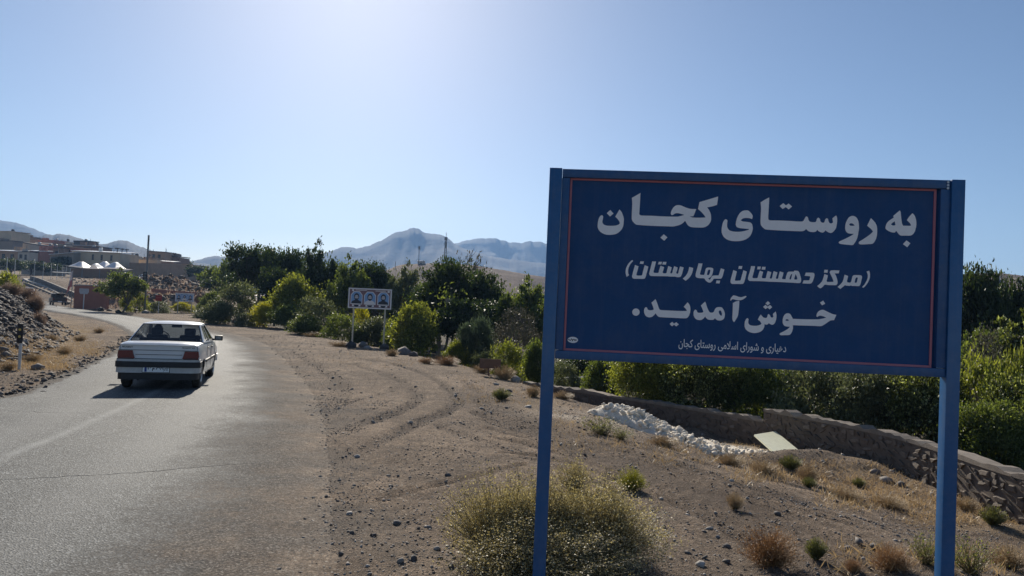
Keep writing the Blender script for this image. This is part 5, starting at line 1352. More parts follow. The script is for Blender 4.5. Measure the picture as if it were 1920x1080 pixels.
def make_sedan(name, label, loc, rz, detail=True, group=None):
    car = empty(name, loc, rz, label, 'car', group)
    ST = [(0.07, .80, .925, .36), (0.10, .825, .945, .30), (0.30, .842, .968, .24), (0.62, .852, .972, .22), (0.95, .856, .962, .20), (1.6, .858, .935, .19), (2.4, .858, .93, .19),
          (3.15, .856, .925, .19), (3.45, .852, .90, .20), (3.9, .838, .845, .22), (4.2, .80, .77, .25), (4.33, .76, .69, .30), (4.36, .72, .62, .34)]
    V, F = loft_body(ST)
    me = bpy.data.meshes.new('body'); me.from_pydata(V, [], F)
    bm = bmesh.new(); bm.from_mesh(me); bmesh.ops.recalc_face_normals(bm, faces=bm.faces[:])
    bm.to_mesh(me); bm.free()
    me.materials.append(M_CARW); me.materials.append(M_INT)
    cuts = [(s * .80, y, .29, .335, .46) for s in (1, -1) for y in (.72, 3.39)]
    me = cut_arches(me, cuts)
    for pl in me.polygons:                                  # the shelf and tub under the glasshouse are dark trim
        c = pl.center
        if c.z > .90 and 1.02 < c.y < 3.1 and abs(c.x) < .735: pl.material_index = 1
    for pl in me.polygons: pl.use_smooth = True
    me.set_sharp_from_angle(angle=math.radians(32))
    body = link('body', me, None, car)
    # glasshouse
    def Vq(*p): return [Vector(q) for q in p]
    rb, rt = .795, .62
    REAR = Vq((-rb, .98, .965), (rb, .98, .965), (rt, 1.60, 1.335), (-rt, 1.60, 1.335))
    FRONT = Vq((-rb, 3.22, .935), (rb, 3.22, .935), (rt, 2.48, 1.355), (-rt, 2.48, 1.355))
    fm, panes = MB(), {}
    def put(Q, us, vs_, holes, nm):
        a, b = holed_panel(Q, us, vs_, holes)
        for q in a: fm.add(q, [(0, 1, 2, 3)])
        for q in b: panes.setdefault(nm, []).append(q)
    put(REAR, [0, .02, .98, 1], [0, .03, .95, 1], {(1, 1)}, 'rear_window')
    put(FRONT, [0, .05, .95, 1], [0, .06, .93, 1], {(1, 1)}, 'windscreen')
    for s in (1, -1):
        Q = Vq((s * rb, .98, .965), (s * rb, 3.22, .935), (s * rt, 2.48, 1.355), (s * rt, 1.60, 1.335))
        Q = Vq((s * .815, .98, .95), (s * .815, 3.22, .925), (s * rt, 2.48, 1.355), (s * rt, 1.60, 1.335))
        put(Q, [0, .17, .30, .33, .55, .59, .92, 1], [0, .07, .90, 1], {(1, 1), (3, 1), (5, 1)}, 'side_window')
        fm.add([Q[0], Vector((s * rb, .98, .965)), Vector((s * rt, 1.60, 1.335))], [(0, 1, 2)])
        fm.add([Q[1], Vector((s * rb, 3.22, .935)), Vector((s * rt, 2.48, 1.355))], [(0, 1, 2)])
    fo = fm.build('pillar_frame', M_CARW, car, fix=False)
    for nm, qs in panes.items():
        for q in qs:
            g = MB(); g.add(q, [(0, 1, 2, 3)])
            g.build(nm, M_GLASS, car, fix=False)
    # black seals along the rear glass
    sl = MB()
    for (u0, u1, v0, v1) in ((.02, .98, .015, .04), (.02, .98, .94, .965), (.012, .028, .03, .95), (.972, .988, .03, .95)):
        n_ = Vector((0, -.53, .85)) * .004
        sl.add([quad_pt(REAR, u0, v0) + n_, quad_pt(REAR, u1, v0) + n_, quad_pt(REAR, u1, v1) + n_, quad_pt(REAR, u0, v1) + n_], [(0, 1, 2, 3)])
    sl.build('window_seal', M_BLK, car, fix=False)
    # roof: a crowned sheet with rolled edges
    m = MB(); nu, nv = 10, 8; b0 = []
    for j in range(nv + 1):
        v = j / nv
        for i in range(nu + 1):
            u = i / nu
            x = (-rt + 2 * rt * u) * 1.012
            y = 1.575 + (2.51 - 1.575) * v
            z = 1.327 + .021 * v + .048 * (1 - (2 * u - 1) ** 4) * (1 - (2 * v - 1) ** 6) ** .6 + .004
            b0.append((x, y, z))
    m.add(b0, [(j * (nu + 1) + i, j * (nu + 1) + i + 1, (j + 1) * (nu + 1) + i + 1, (j + 1) * (nu + 1) + i) for j in range(nv) for i in range(nu)])
    m.build('roof', M_CARW, car, smooth=True, fix=False)
    for x, y in ((.725, .72), (-.725, .72), (.725, 3.39), (-.725, 3.39)):
        wheel(car, x, y, .29, .185, detail)
    # rear bumper: black rub band on a white skin, black valance below
    def band(z0, z1, out, mat, nm, yb=.0, yl=.40):
        w = .84 + out
        P = [(-w, yl), (-w, yb + .10), (-w * .93, yb + .025), (-w * .78, yb - .01), (w * .78, yb - .01), (w * .93, yb + .025), (w, yb + .10), (w, yl), (w * .9, yl), (w * .88, yb + .16), (-w * .88, yb + .16), (-w * .9, yl)]
        return MB().prism(P, z0, z1, 'Z').build(nm, mat, car, smooth=True)
    band(.355, .63, .0, M_BUMP, 'rear_bumper')
    band(.468, .585, .016, M_BLK, 'bumper_strip', -.025, .42)
    band(.215, .353, -.035, M_BLK, 'valance', .03, .40)
    MB().tube([(-.38, .10, .235), (-.38, -.005, .225)], .026, 10).build('exhaust_pipe', M_BLK, car)
    MB().box((0, .55, .25), (1.2, .8, .08)).build('underbody', M_INT, car)
    # lamps: trapezoids wrapping the corners
    for s in (1, -1):
        P = [(s * .475, .642), (s * .80, .642), (s * .818, .70), (s * .80, .805), (s * .525, .805)]
        P = P if s > 0 else P[::-1]
        lm = MB().prism(P, .035, .12).build('tail_lamp', M_REDL, car)
        MB().prism([(s * .500, .630), (s * .823, .630), (s * .823, .643), (s * .500, .643)], .033, .12).build('lamp_rim', M_BLK, lm)
        MB().prism([(s * .56, .655), (s * .77, .655), (s * .77, .665), (s * .56, .665)], .0325, .04).build('lamp_rib', M_BLK, lm)
    gp = MB()
    for z, w in ((.815, .80), (.725, .47), (.640, .47)):
        gp.box((0, .066, z), (2 * w, .012, .010))
    for s in (1, -1): gp.box((s * .775, .066, .872), (.007, .012, .10))
    gp.build('panel_gap', M_SEAM, car)
    MB().box((0, .052, .925), (1.56, .05, .020), bev=.006).build('boot_lip', M_CARW, car, smooth=True)
    # number plate in the bumper
    pl = MB().box((-.03, -.0165, .430), (.53, .012, .115), bev=.003).build('number_plate', M_PLATE, car)
    MB().box((-.03, -.0125, .430), (.555, .010, .138), bev=.003).build('plate_surround', M_BLK, pl)
    if detail:
        MB().box((-.235, -.0235, .430), (.045, .003, .10)).build('plate_strip', M_PLBLUE, pl)
        tm = text_mesh("\u06f1\u06f6 \ufee1 \u06f8\u06f9\u06f9", 'plate_number', M_DARKINK, pl, .32, .088, bold=.045); tm.location = (-.20, -.0245, .396)
        tm = text_mesh("\u06f2\u06f2", 'plate_number', M_DARKINK, pl, .085, .062, bold=.045); tm.location = (.135, -.0245, .402)
        MB().box((.122, -.0235, .430), (.004, .002, .10)).build('plate_line', M_DARKINK, pl)
        tm = text_mesh("PEUGEOT", 'badge', M_DARKINK, car, .21, .032, bold=.012); tm.location = (-.735, .058, .858)
        tm = text_mesh("PEUGEOT 405", 'badge', M_DARKINK, car, .27, .026, .2, bold=.01); tm.location = (.455, .058, .862)
    # sides: rub strip, door gaps, handles, mirrors
    for s in (1, -1):
        MB().box((s * .862, 2.06, .56), (.02, 2.0, .055), bev=.005).build('side_strip', M_BLK, car)
        dg_ = MB()
        for y in (1.32, 2.12, 3.02): dg_.box((s * .8565, y, .66), (.006, .010, .52))
        dg_.box((s * .858, 2.1, .30), (.006, 1.8, .010))
        dg_.build('panel_gap', M_SEAM, car)
        for y in (1.46, 2.26): MB().box((s * .862, y, .83), (.022, .15, .03), bev=.006).build('door_handle', M_BLK, car)
        mr_ = MB().box((s * .955, 2.86, 1.0), (.20, .085, .125), bev=.025)
        mr_.box((s * .84, 2.90, .965), (.10, .05, .05), bev=.01)
        mi_ = mr_.build('mirror', M_BLK, car, smooth=True)
        MB().box((s * .96, 2.8155, 1.0), (.15, .004, .085)).build('mirror_glass', paint('mirror_glass', (.10, .11, .13), .08, .05, 5, metal=1.0) if 'mirror_glass' not in bpy.data.materials else bpy.data.materials['mirror_glass'], mi_)
    # seats with head restraints
    for x in (-.37, .37):
        st = MB().box((x, 2.02, .90), (.48, .13, .36), bev=.05).build('seat', M_INT, car, smooth=True)
        MB().box((x, 1.98, 1.155), (.26, .09, .16), bev=.035).build('head_restraint', M_INT, st, smooth=True)
    sb = MB().box((0, 1.22, .90), (1.24, .14, .26), bev=.05).build('rear_seat', M_INT, car, smooth=True)
    MB().tube([(-.37 + .18 * math.cos(a), 2.62 + .07 * math.sin(a), .97 + .16 * math.sin(a)) for a in np.linspace(0, 2 * PI, 18)], .015, 6, caps=False).build('steering_wheel', M_BLK, car)
    MB().box((0, 2.42, 1.27), (.24, .03, .07), bev=.012).build('rear_view_mirror', M_BLK, car)
    for s in (1, -1):
        MB().prism([(s * .42, .56), (s * .70, .56), (s * .73, .68), (s * .42, .68)][::s], 4.30, 4.38).build('headlamp', M_GLASS, car)
    MB().box((0, 4.37, .45), (1.62, .10, .20), bev=.03).build('front_bumper', M_CARW, car, smooth=True)
    return car

cy0 = 14.9
cpos = at(295.5, 690, cy0)
CAR_H = math.radians(16.5)
def car_ground(x, y): return float(height(np.array([x]), np.array([y]), False)[0])
zc_ = H(cpos.x, 15.6) + .0
sedan = make_sedan('white_sedan', 'white four door saloon car driving away along the asphalt road, seen from behind', (cpos.x, cy0, car_ground(cpos.x, cy0 + .7) + .03 + .01), CAR_H)
sedan.rotation_euler = (math.radians(-1.0), 0, CAR_H); sedan.scale = (.915, .97, .97)

# ---- driver, seated, seen through the rear window
M_SKIN = paint('skin', (0.36, 0.22, 0.15), 0.55, 0.1, 8)
M_SHIRT = paint('dark_shirt', (0.035, 0.04, 0.05), 0.9, 0.2, 8)
M_HAIR = paint('black_hair', (0.012, 0.010, 0.009), 0.6, 0.2, 30)
def skin_figure(joints, edges, name, mats, parent=None, sub=2):
    me = bpy.data.meshes.new(name)
    me.from_pydata([j[0] for j in joints], edges, [])
    o = bpy.data.objects.new(name, me); COL.objects.link(o)
    sk = o.modifiers.new('s', 'SKIN'); sk.use_smooth_shade = True
    for v, j in zip(me.skin_vertices[0].data, joints):
        r = j[1] if isinstance(j[1], tuple) else (j[1], j[1])
        v.radius = r
    me.skin_vertices[0].data[0].use_root = True
    ss = o.modifiers.new('ss', 'SUBSURF'); ss.levels = sub; ss.render_levels = sub
    dg = bpy.context.evaluated_depsgraph_get(); dg.update()
    out = bpy.data.meshes.new_from_object(o.evaluated_get(dg)); out.name = name
    bpy.data.objects.remove(o)
    return out
J = [((0, 0, 0), (.15, .12)), ((0, .0, .22), (.15, .11)), ((0, .03, .42), (.17, .11)), ((0, .04, .50), (.075, .07)), ((0, .055, .57), (.055, .055)), ((0, .06, .65), (.085, .075)), ((0, .07, .73), (.088, .078)), ((0, .065, .80), (.05, .05)),
     ((-.19, .05, .43), .062), ((-.25, .20, .24), .048), ((-.15, .50, .24), .038), ((-.10, .60, .26), .035),
     ((.19, .05, .43), .062), ((.26, .20, .24), .048), ((.15, .50, .24), .038), ((.10, .60, .26), .035),
     ((-.10, .22, -.02), .085), ((-.11, .46, .02), .065), ((.10, .22, -.02), .085), ((.11, .46, .02), .065)]
E_ = [(0, 1), (1, 2), (2, 3), (3, 4), (4, 5), (5, 6), (6, 7), (2, 8), (8, 9), (9, 10), (10, 11), (2, 12), (12, 13), (13, 14), (14, 15), (0, 16), (16, 17), (0, 18), (18, 19)]
dm = skin_figure(J, E_, 'driver_body', [M_SKIN])
dm.materials.clear(); dm.materials.append(M_SKIN); dm.materials.append(M_SHIRT)
for pl in dm.polygons:
    c = pl.center
    pl.material_index = 1 if (c.z < .53 and not (c.y > .5 and c.z > .15)) else 0
drv = link('person', dm, None)
ca, sa = math.cos(CAR_H), math.sin(CAR_H)
lx, ly = -.35, 2.07
drv.location = (sedan.location.x + lx * ca - ly * sa, sedan.location.y + lx * sa + ly * ca, sedan.location.z + .44)
drv.scale = (.95, .95, .95)
drv.rotation_euler = (0, 0, CAR_H)
tag(drv, 'dark haired driver in dark clothes seated at the left inside the white saloon car', 'person')
hm = MB().lathe([(.0, .115), (.05, .105), (.085, .07), (.097, .02), (.095, -.04), (.08, -.08)], 16, 'Z', (0, .055, .72))
hm.build('hair', M_HAIR, drv, smooth=True)
# ================================================================== OTHER VEHICLES
q = ground_at(391, 537); 
M_SILV = paint('silver_car_paint', (0.50, 0.51, 0.52), 0.3, 0.05, 3, metal=.3, dust=.15)
def car_copy(x, y, rz, label, mat=None, group='parked and passing cars far away', tilt=0.0):
    c = copy_tree(sedan, label, group)
    c.location = (x, y, float(height(np.array([x]), np.array([y]))[0]) + .02); c.rotation_euler = (tilt, 0, rz); c.scale = (1, 1, 1)
    c.name = 'parked_car'
    for ch in list(c.children):
        for g in list(ch.children):
            if g.name.startswith(('plate', 'lamp_r', 'mirror_g')): bpy.data.objects.remove(g)
        if ch.name.startswith(('badge', 'panel_gap', 'exhaust', 'lamp', 'window_seal')): bpy.data.objects.remove(ch)
        elif mat and ch.type == 'MESH' and len(ch.material_slots) and ch.material_slots[0].material == M_CARW:
            ch.material_slots[0].link = 'OBJECT'; ch.material_slots[0].material = mat
    return c
q = at(388, 536, 150)
car_copy(q.x, 150, math.radians(75), 'silver saloon parked on the dirt track under the dark trees', M_SILV)
q = at(283, 517, 205)
car_copy(q.x, 205, math.radians(95), 'white car parked before the long village wall, behind the sign pole')
q = at(56, 545, 136)
car_copy(q.x, 136, math.radians(36), 'white car on the far road beside the green bush, left edge', tilt=.03)

M_PICK = paint('dark_green_paint', (0.018, 0.024, 0.022), 0.4, 0.2, 3, dust=.2)
M_LOAD = paint('loaded_sacks', (0.07, 0.062, 0.055), 0.9, 0.3, 3)
M_CANVAS = paint('grey_roof', (0.10, 0.10, 0.10), 0.5, 0.2, 3)
def make_pickup(x, y, rz):
    t = empty('pickup_truck', (x, y, H(x, y) + .02), rz, 'small dark loaded pickup truck driving away on the far road', 'truck', 'vehicles on the far road')
    MB().box((0, 2.9, .62), (1.62, 2.2, .55), bev=.06).build('body', M_PICK, t, smooth=True)
    cab = [(1.75, .88), (2.0, 1.52), (2.85, 1.54), (3.35, .88)]
    MB().prism(cab, -.70, .70, 'X').build('cab', M_PICK, t)
    MB().add([(-.58, 1.80, 1.0), (.58, 1.80, 1.0), (.54, 1.965, 1.43), (-.54, 1.965, 1.43)], [(0, 1, 2, 3)]).build('rear_window', M_GLASS, t, fix=False)
    bed = MB(); bed.box((0, .9, .58), (1.62, 1.8, .08))
    for s in (1, -1): bed.box((s * .80, .9, .80), (.05, 1.8, .42))
    bed.box((0, .02, .80), (1.62, .05, .42)); bed.box((0, 1.76, .80), (1.62, .05, .42))
    bed.build('cargo_bed', M_PICK, t)
    fr_ = MB()
    for s in (1, -1):
        for yy in (.06, .9, 1.72): fr_.tube([(s * .77, yy, .98), (s * .77, yy, 1.5)], .025, 6)
        fr_.tube([(s * .77, .06, 1.5), (s * .77, 1.72, 1.5)], .025, 6)
    fr_.tube([(-.77, .06, 1.5), (.77, .06, 1.5)], .025, 6)
    fr_.build('bed_rack', M_BLK, t)
    MB().box((0, .03, .48), (1.5, .10, .16), bev=.02).build('rear_bumper', M_CANVAS, t)
    for s in (1, -1): MB().box((s * .70, -.012, .80), (.12, .02, .22)).build('tail_lamp', M_REDL, t)
    MB().box((0, -.03, .50), (.45, .015, .1)).build('number_plate', M_PLATE, t)
    for s in (1, -1):
        for yy in (.62, 3.15): wheel(t, s * .70, yy, .31, .18, False)
    r = np.random.default_rng(4)
    for k in range(7):
        a, b = r.uniform(-.45, .45), r.uniform(.3, 1.5)
        sck = MB().box((a, b, 1.02 + .22 * (k % 3)), (r.uniform(.5, .75), r.uniform(.45, .6), .26), rz=r.uniform(0, 1), bev=.09)
        sck.build('sack', M_LOAD, t, smooth=True)
q = at(112, 570, 97)
make_pickup(q.x, 97, math.radians(38))

# ================================================================== ROAD SIGNS, POSTS, BILLBOARDS
M_CREAM = paint('cream_post_paint', (0.52, 0.48, 0.38), 0.6, 0.12, 4, dust=.2)
M_WPOST = paint('white_post_paint', (0.60, 0.60, 0.58), 0.6, 0.12, 4, dust=.25)
M_GREYM = paint('grey_metal_back', (0.20, 0.20, 0.20), 0.5, 0.15, 4)
M_BLKBOARD = paint('black_board', (0.014, 0.014, 0.018), 0.45, 0.2, 6)
M_YELL = paint('yellow_reflector', (0.75, 0.55, 0.16), 0.35, 0.1, 20)
M_REDS = paint('red_board', (0.36, 0.045, 0.05), 0.5, 0.15, 5)
M_PBG = paint('billboard_maroon', (0.20, 0.11, 0.12), 0.5, 0.25, 4)
M_PBLUE = paint('portrait_blue', (0.20, 0.36, 0.60), 0.5, 0.15, 6)
M_PPALE = paint('portrait_pale', (0.74, 0.71, 0.70), 0.5, 0.1, 6)
M_PSKIN = paint('portrait_skin', (0.50, 0.46, 0.46), 0.5, 0.1, 10)
M_PDARK = paint('portrait_dark', (0.025, 0.03, 0.045), 0.5, 0.2, 10)
M_RUST = paint('rusty_sheet', (0.15, 0.085, 0.055), 0.85, 0.35, 6)

def ell(cx, cz, rx_, rz_, n=18, a0=0, a1=2 * PI):
    return [(cx + rx_ * math.cos(a), cz + rz_ * math.sin(a)) for a in np.linspace(a0, a1, n, endpoint=(a1 - a0) < 6.2)]

def portrait(parent, cx, cz, s, beard, y):
    """a printed head-and-shoulders portrait in an octagonal blue field, flat layers"""
    V, F, M = [], [], []
    def layer(poly, mi, dy):
        b = len(V); V.extend([(x, y - dy, z) for x, z in poly]); F.append(tuple(range(b, b + len(poly)))); M.append(mi)
    oc = [(cx - .5 * s, cz - .55 * s), (cx + .5 * s, cz - .55 * s), (cx + .5 * s, cz + .25 * s), (cx + .25 * s, cz + .55 * s), (cx - .25 * s, cz + .55 * s), (cx - .5 * s, cz + .25 * s)]
    layer([(cx + (a - cx) * 1.12, cz + (b - cz) * 1.12) for a, b in oc], 1, .001)
    layer(oc, 0, .003)
    layer([(cx - .5 * s, cz - .55 * s), (cx + .5 * s, cz - .55 * s), (cx + .42 * s, cz - .34 * s), (cx + .14 * s, cz - .20 * s), (cx - .14 * s, cz - .20 * s), (cx - .42 * s, cz - .34 * s)], 3 if beard != 1 else 1, .005)
    layer(ell(cx, cz + .10 * s, .25 * s, .33 * s), 3, .007)
    layer(ell(cx, cz + .02 * s, .175 * s, .25 * s), 2, .009)
    if beard: layer([(cx - .17 * s, cz - .04 * s), (cx - .06 * s, cz - .07 * s), (cx + .06 * s, cz - .07 * s), (cx + .17 * s, cz - .04 * s)][::-1] + ell(cx, cz - .04 * s, .17 * s, .22 * s, 9, PI, 2 * PI)[1:-1], 3, .011)
    for e in (-1, 1):
        layer(ell(cx + e * .075 * s, cz + .085 * s, .045 * s, .022 * s, 8), 3, .011)
    layer([(cx - .40 * s, cz - .82 * s), (cx + .40 * s, cz - .82 * s), (cx + .40 * s, cz - .64 * s), (cx - .40 * s, cz - .64 * s)], 1, .003)
    layer([(cx - .20 * s, cz - .79 * s), (cx, cz - .90 * s), (cx + .20 * s, cz - .79 * s), (cx + .26 * s, cz - .67 * s), (cx - .26 * s, cz - .67 * s)], 3, .005)
    me = bpy.data.meshes.new('portrait'); me.from_pydata(V, [], F)
    me.polygons.foreach_set('material_index', M)
    bm = bmesh.new(); bm.from_mesh(me)
    for f in bm.faces:
        f.normal_update()
        if f.normal.y > 0: f.normal_flip()
    bm.to_mesh(me); bm.free()
    return link('portrait', me, [M_PBLUE, M_PPALE, M_PSKIN, M_PDARK], parent)

def billboard(px0, px1, pyt0, pyt1, pyb, px_feet, d, label, w_frame, frame_mat, faces=(2, 1, 2), bgm=None, below=.4):
    a, b = at(px0, pyt0, d), at(px1, pyt1, d)
    W = b.x - a.x; zt = (a.z + b.z) / 2; zb = at((px0 + px1) / 2, pyb, d).z
    zg = H((a.x + b.x) / 2, d)
    r = empty('portrait_billboard', (a.x, d, zg), 0, label, 'billboard', 'portrait billboards of three men')
    zt -= zg; zb -= zg; h = zt - zb
    MB().box((W / 2, .03, zb + h / 2), (W - .01, .03, h - .01)).build('panel', bgm or M_PBG, r)
    f = w_frame
    for c, s in (((W / 2, .02, zt - f / 2), (W, .07, f)), ((W / 2, .02, zb + f / 2), (W, .07, f)), ((f / 2, .02, zb + h / 2), (f, .066, h - 2 * f)), ((W - f / 2, .02, zb + h / 2), (f, .066, h - 2 * f))):
        MB().box(c, s).build('frame_bar', frame_mat, r)
    for pf in px_feet:
        x = at(pf, pyb, d).x - a.x
        MB().box((x, .04, zb / 2 - below / 2 + f), (.09 if d > 60 else .075, .06, zb + below), bev=.005).build('post', M_CREAM, r)
    for k, bd_ in enumerate(faces):
        portrait(r, W * (.19 + .31 * k), zb + h * .52, h * .52, bd_, .012)
    m = MB()
    for x0, x1, zz in ((.16, .42, .90), (.62, .86, .89), (.08, .12, .885), (.90, .95, .875)):
        m.box((W * (x0 + x1) / 2, .0135, zb + h * zz), (W * (x1 - x0), .003, h * (.03 if x1 - x0 > .1 else .10)))
    m.build('banner_print', M_PPALE, r)
    return r
billboard(654, 735, 539, 543, 579, (663, 722), 37, 'maroon billboard with three black haired portraits on cream posts beside the road bend', .06, M_PPALE)
billboard(329, 364, 549, 550, 566, (333.5, 359), 84, 'far blue billboard with three portraits above the yellow bush', .09, M_PPALE, (0, 1, 0), M_PBLUE)

def post_sign(name, px, py_foot, py_top, d, pr, label, cat='sign', mat=None, group=None):
    a = at(px, py_top, d); zg = H(a.x, d)
    r = empty(name, (a.x, d, zg), 0, label, cat, group)
    MB().tube([(0, 0, -.3), (0, 0, a.z - zg)], pr, 8).build('post', mat or M_WPOST, r, smooth=True)
    return r, a.z - zg
def mpp(d): return d / FPX
# black reflector board on the left verge
r, zt = post_sign('reflector_sign', 39, 690, 640, 17.8, .035, 'narrow black road marker board with two yellow discs on a white post', 'sign')
bw, bh = 11 * mpp(17.8), 36 * mpp(17.8)
MB().box((0, -.045, zt + bh / 2 - .04), (bw, .02, bh), bev=.004).build('board', M_BLKBOARD, r)
for zz in (.30, .66):
    MB().lathe([(0, -.068), (.027, -.068), (.030, -.056), (0, -.056)], 16, 'Y', (0, 0, zt - .04 + bh * (1 - zz))).build('reflector', M_YELL, r)
# white sign beside the brick wall
r, zt = post_sign('road_sign', 158, 567, 546, 83, .05, 'small pale grey direction sign on a white post by the brick wall', 'sign')
MB().prism([(-.40, -.32), (.40, -.32), (.52, -.1), (.52, .30), (-.52, .30), (-.52, -.1)], -.06, -.03).build('board', paint('pale_board', (.42, .42, .44), .5), r).location = (0, 0, zt)
# red sign
r, zt = post_sign('road_sign', 298, 590, 561, 80, .05, 'small dark red square sign on a white post beside the tall sign pole', 'sign')
MB().box((0, -.06, zt + .12), (.68, .03, .62)).build('board', M_REDS, r)
MB().box((0, -.08, zt + .16), (.5, .01, .07)).build('stripe', paint('faded_red', (.5, .14, .14), .5), r)
# round sign seen from behind
r, zt = post_sign('round_sign', 367.5, 596, 572, 80, .05, 'round brown sign disc on a white post right of the far blue billboard', 'sign')
MB().lathe([(0, -.02), (.44, -.02), (.47, 0), (.44, .02), (0, .02)], 28, 'Y', (0.28, -.05, zt + .62)).build('disc', M_RUST, r, smooth=True)
MB().lathe([(.36, -.035), (.44, -.035), (.44, -.022), (.36, -.022)], 28, 'Y', (0.28, -.05, zt + .62)).build('rim', paint('brown_rim', (.22, .13, .11), .6), r)
MB().tube([(0, -.03, zt - .1), (.28, -.03, zt + .5)], .03, 6).build('bracket', M_WPOST, r)
# tall pole with dark board
r, zt = post_sign('sign_pole', 279, 588, 441, 79, .10, 'very tall grey pole with a dark hanging board halfway up, left of centre', 'pole', M_GREYM)
zb0 = at(277, 528, 79).z - r.location.z; zb1 = at(277, 510, 79).z - r.location.z
MB().box((-.06, -.14, (zb0 + zb1) / 2), (.42, .10, zb1 - zb0), bev=.01).build('board', M_BLKBOARD, r)
for k in range(3):
    MB().lathe([(0, -.02), (.11, -.02), (.13, .0), (0, .0)], 14, 'Y', (-.06, -.195, zb0 + (zb1 - zb0) * (.2 + .3 * k))).build('lamp_disc', M_GREYM, r)
# rusty little sign from behind near the terrace edge
r, zt = post_sign('rusty_sign', 917, 712, 676, 22, .03, 'small rusty brown sheet sign on a short post at the terrace edge', 'sign', M_RUST)
bx_ = MB().box((.04, -.04, zt - .09), (.62, .015, .28), rz=.1, bev=.003).build('board', M_RUST, r)
# flag
q = ground_at(136, 552); 
a = at(137, 506, 92)
r = empty('flag_pole', (a.x, 92, H(a.x, 92)), 0, 'pole with a limp white and red flag above the brick wall', 'flag')
zt = a.z - r.location.z
MB().tube([(0, 0, -.4), (0, 0, zt)], .05, 8).build('pole', M_GREYM, r)
V, F, Mi = [], [], []
nu, nv = 9, 14
for j in range(nv + 1):
    v = j / nv
    for i in range(nu + 1):
        u = i / nu
        V.append((-.05 - u * (.30 + .25 * v) * .9, .18 * math.sin(u * 9 + v * 2) * u, zt - .1 - v * 2.0 - u * u * .9))
F = [(j * (nu + 1) + i, j * (nu + 1) + i + 1, (j + 1) * (nu + 1) + i + 1, (j + 1) * (nu + 1) + i) for j in range(nv) for i in range(nu)]
Mi = [0 if j < 8 else 1 for j in range(nv) for i in range(nu)]
link('flag_cloth', mesh_np('flag_cloth', V, F, True, Mi), [paint('flag_white', (.72, .66, .64), .8), paint('flag_red', (.50, .20, .19), .8)], r)

# row of pale posts by the village terrace
for k, (px, yt, yb, d) in enumerate([(66, 484, 522, 165), (82, 490, 524, 165), (97, 493, 516, 170), (108, 496, 516, 173), (118, 497, 517, 176), (125, 499, 518, 178), (132, 503, 518, 180), (29, 487, 533, 120), (14, 482, 515, 140)]):
    r, zt = post_sign('fence_post', px, yb, yt, d, .05 if k < 7 else .06, ('%s pale slender post from the left in the row along the village terrace' % ['first', 'second', 'third', 'fourth', 'fifth', 'sixth', 'seventh'][k]) if k < 7 else ('grey lamp post behind the green bush on the bank' if k == 7 else 'thin leaning pole at the left edge before dark trees'), 'post', group='pale posts along the village terrace' if k < 7 else None)
    if k == 7:
        MB().box((.35, 0, zt), (.9, .12, .07)).build('lamp_arm', M_GREYM, r)
        MB().box((.75, 0, zt - .07), (.4, .18, .08), bev=.02).build('lamp_head', M_WPOST, r)
# horizontal rail between the terrace posts
a, b = at(98, 510, 170), at(136, 512, 181)
r = empty('railing', a, 0, 'thin white rail running between the pale terrace posts', 'railing')
MB().tube([(0, 0, 0), tuple(b - a)], .09, 6).build('rail', M_WPOST, r)

# ================================================================== VILLAGE
M_MUD = paint('mud_plaster', (0.40, 0.26, 0.17), 0.95, 0.2, .5, bumpy=.3)
M_MUDD = paint('dark_mud_plaster', (0.22, 0.145, 0.10), 0.95, 0.25, .5, bumpy=.3)
M_BEIGE = paint('beige_plaster', (0.58, 0.46, 0.32), 0.9, 0.16, .4)
M_BRICK = paint('red_brown_brickwork', (0.34, 0.15, 0.11), 0.95, 0.22, .8, bumpy=.3)
M_GREYW = paint('grey_render', (0.50, 0.44, 0.36), 0.9, 0.15, .5)
M_TEAL = paint('grey_teal_render', (0.27, 0.225, 0.18), 0.9, 0.15, .5)
M_ROOFW = paint('white_roof_sheet', (0.70, 0.71, 0.72), 0.4, 0.08, 1.0)
M_ROOFD = paint('dark_roof', (0.06, 0.06, 0.065), 0.8, 0.2, 1.0)
M_HOLE = paint('dark_window', (0.02, 0.022, 0.026), 0.25, 0.2, 2.0)
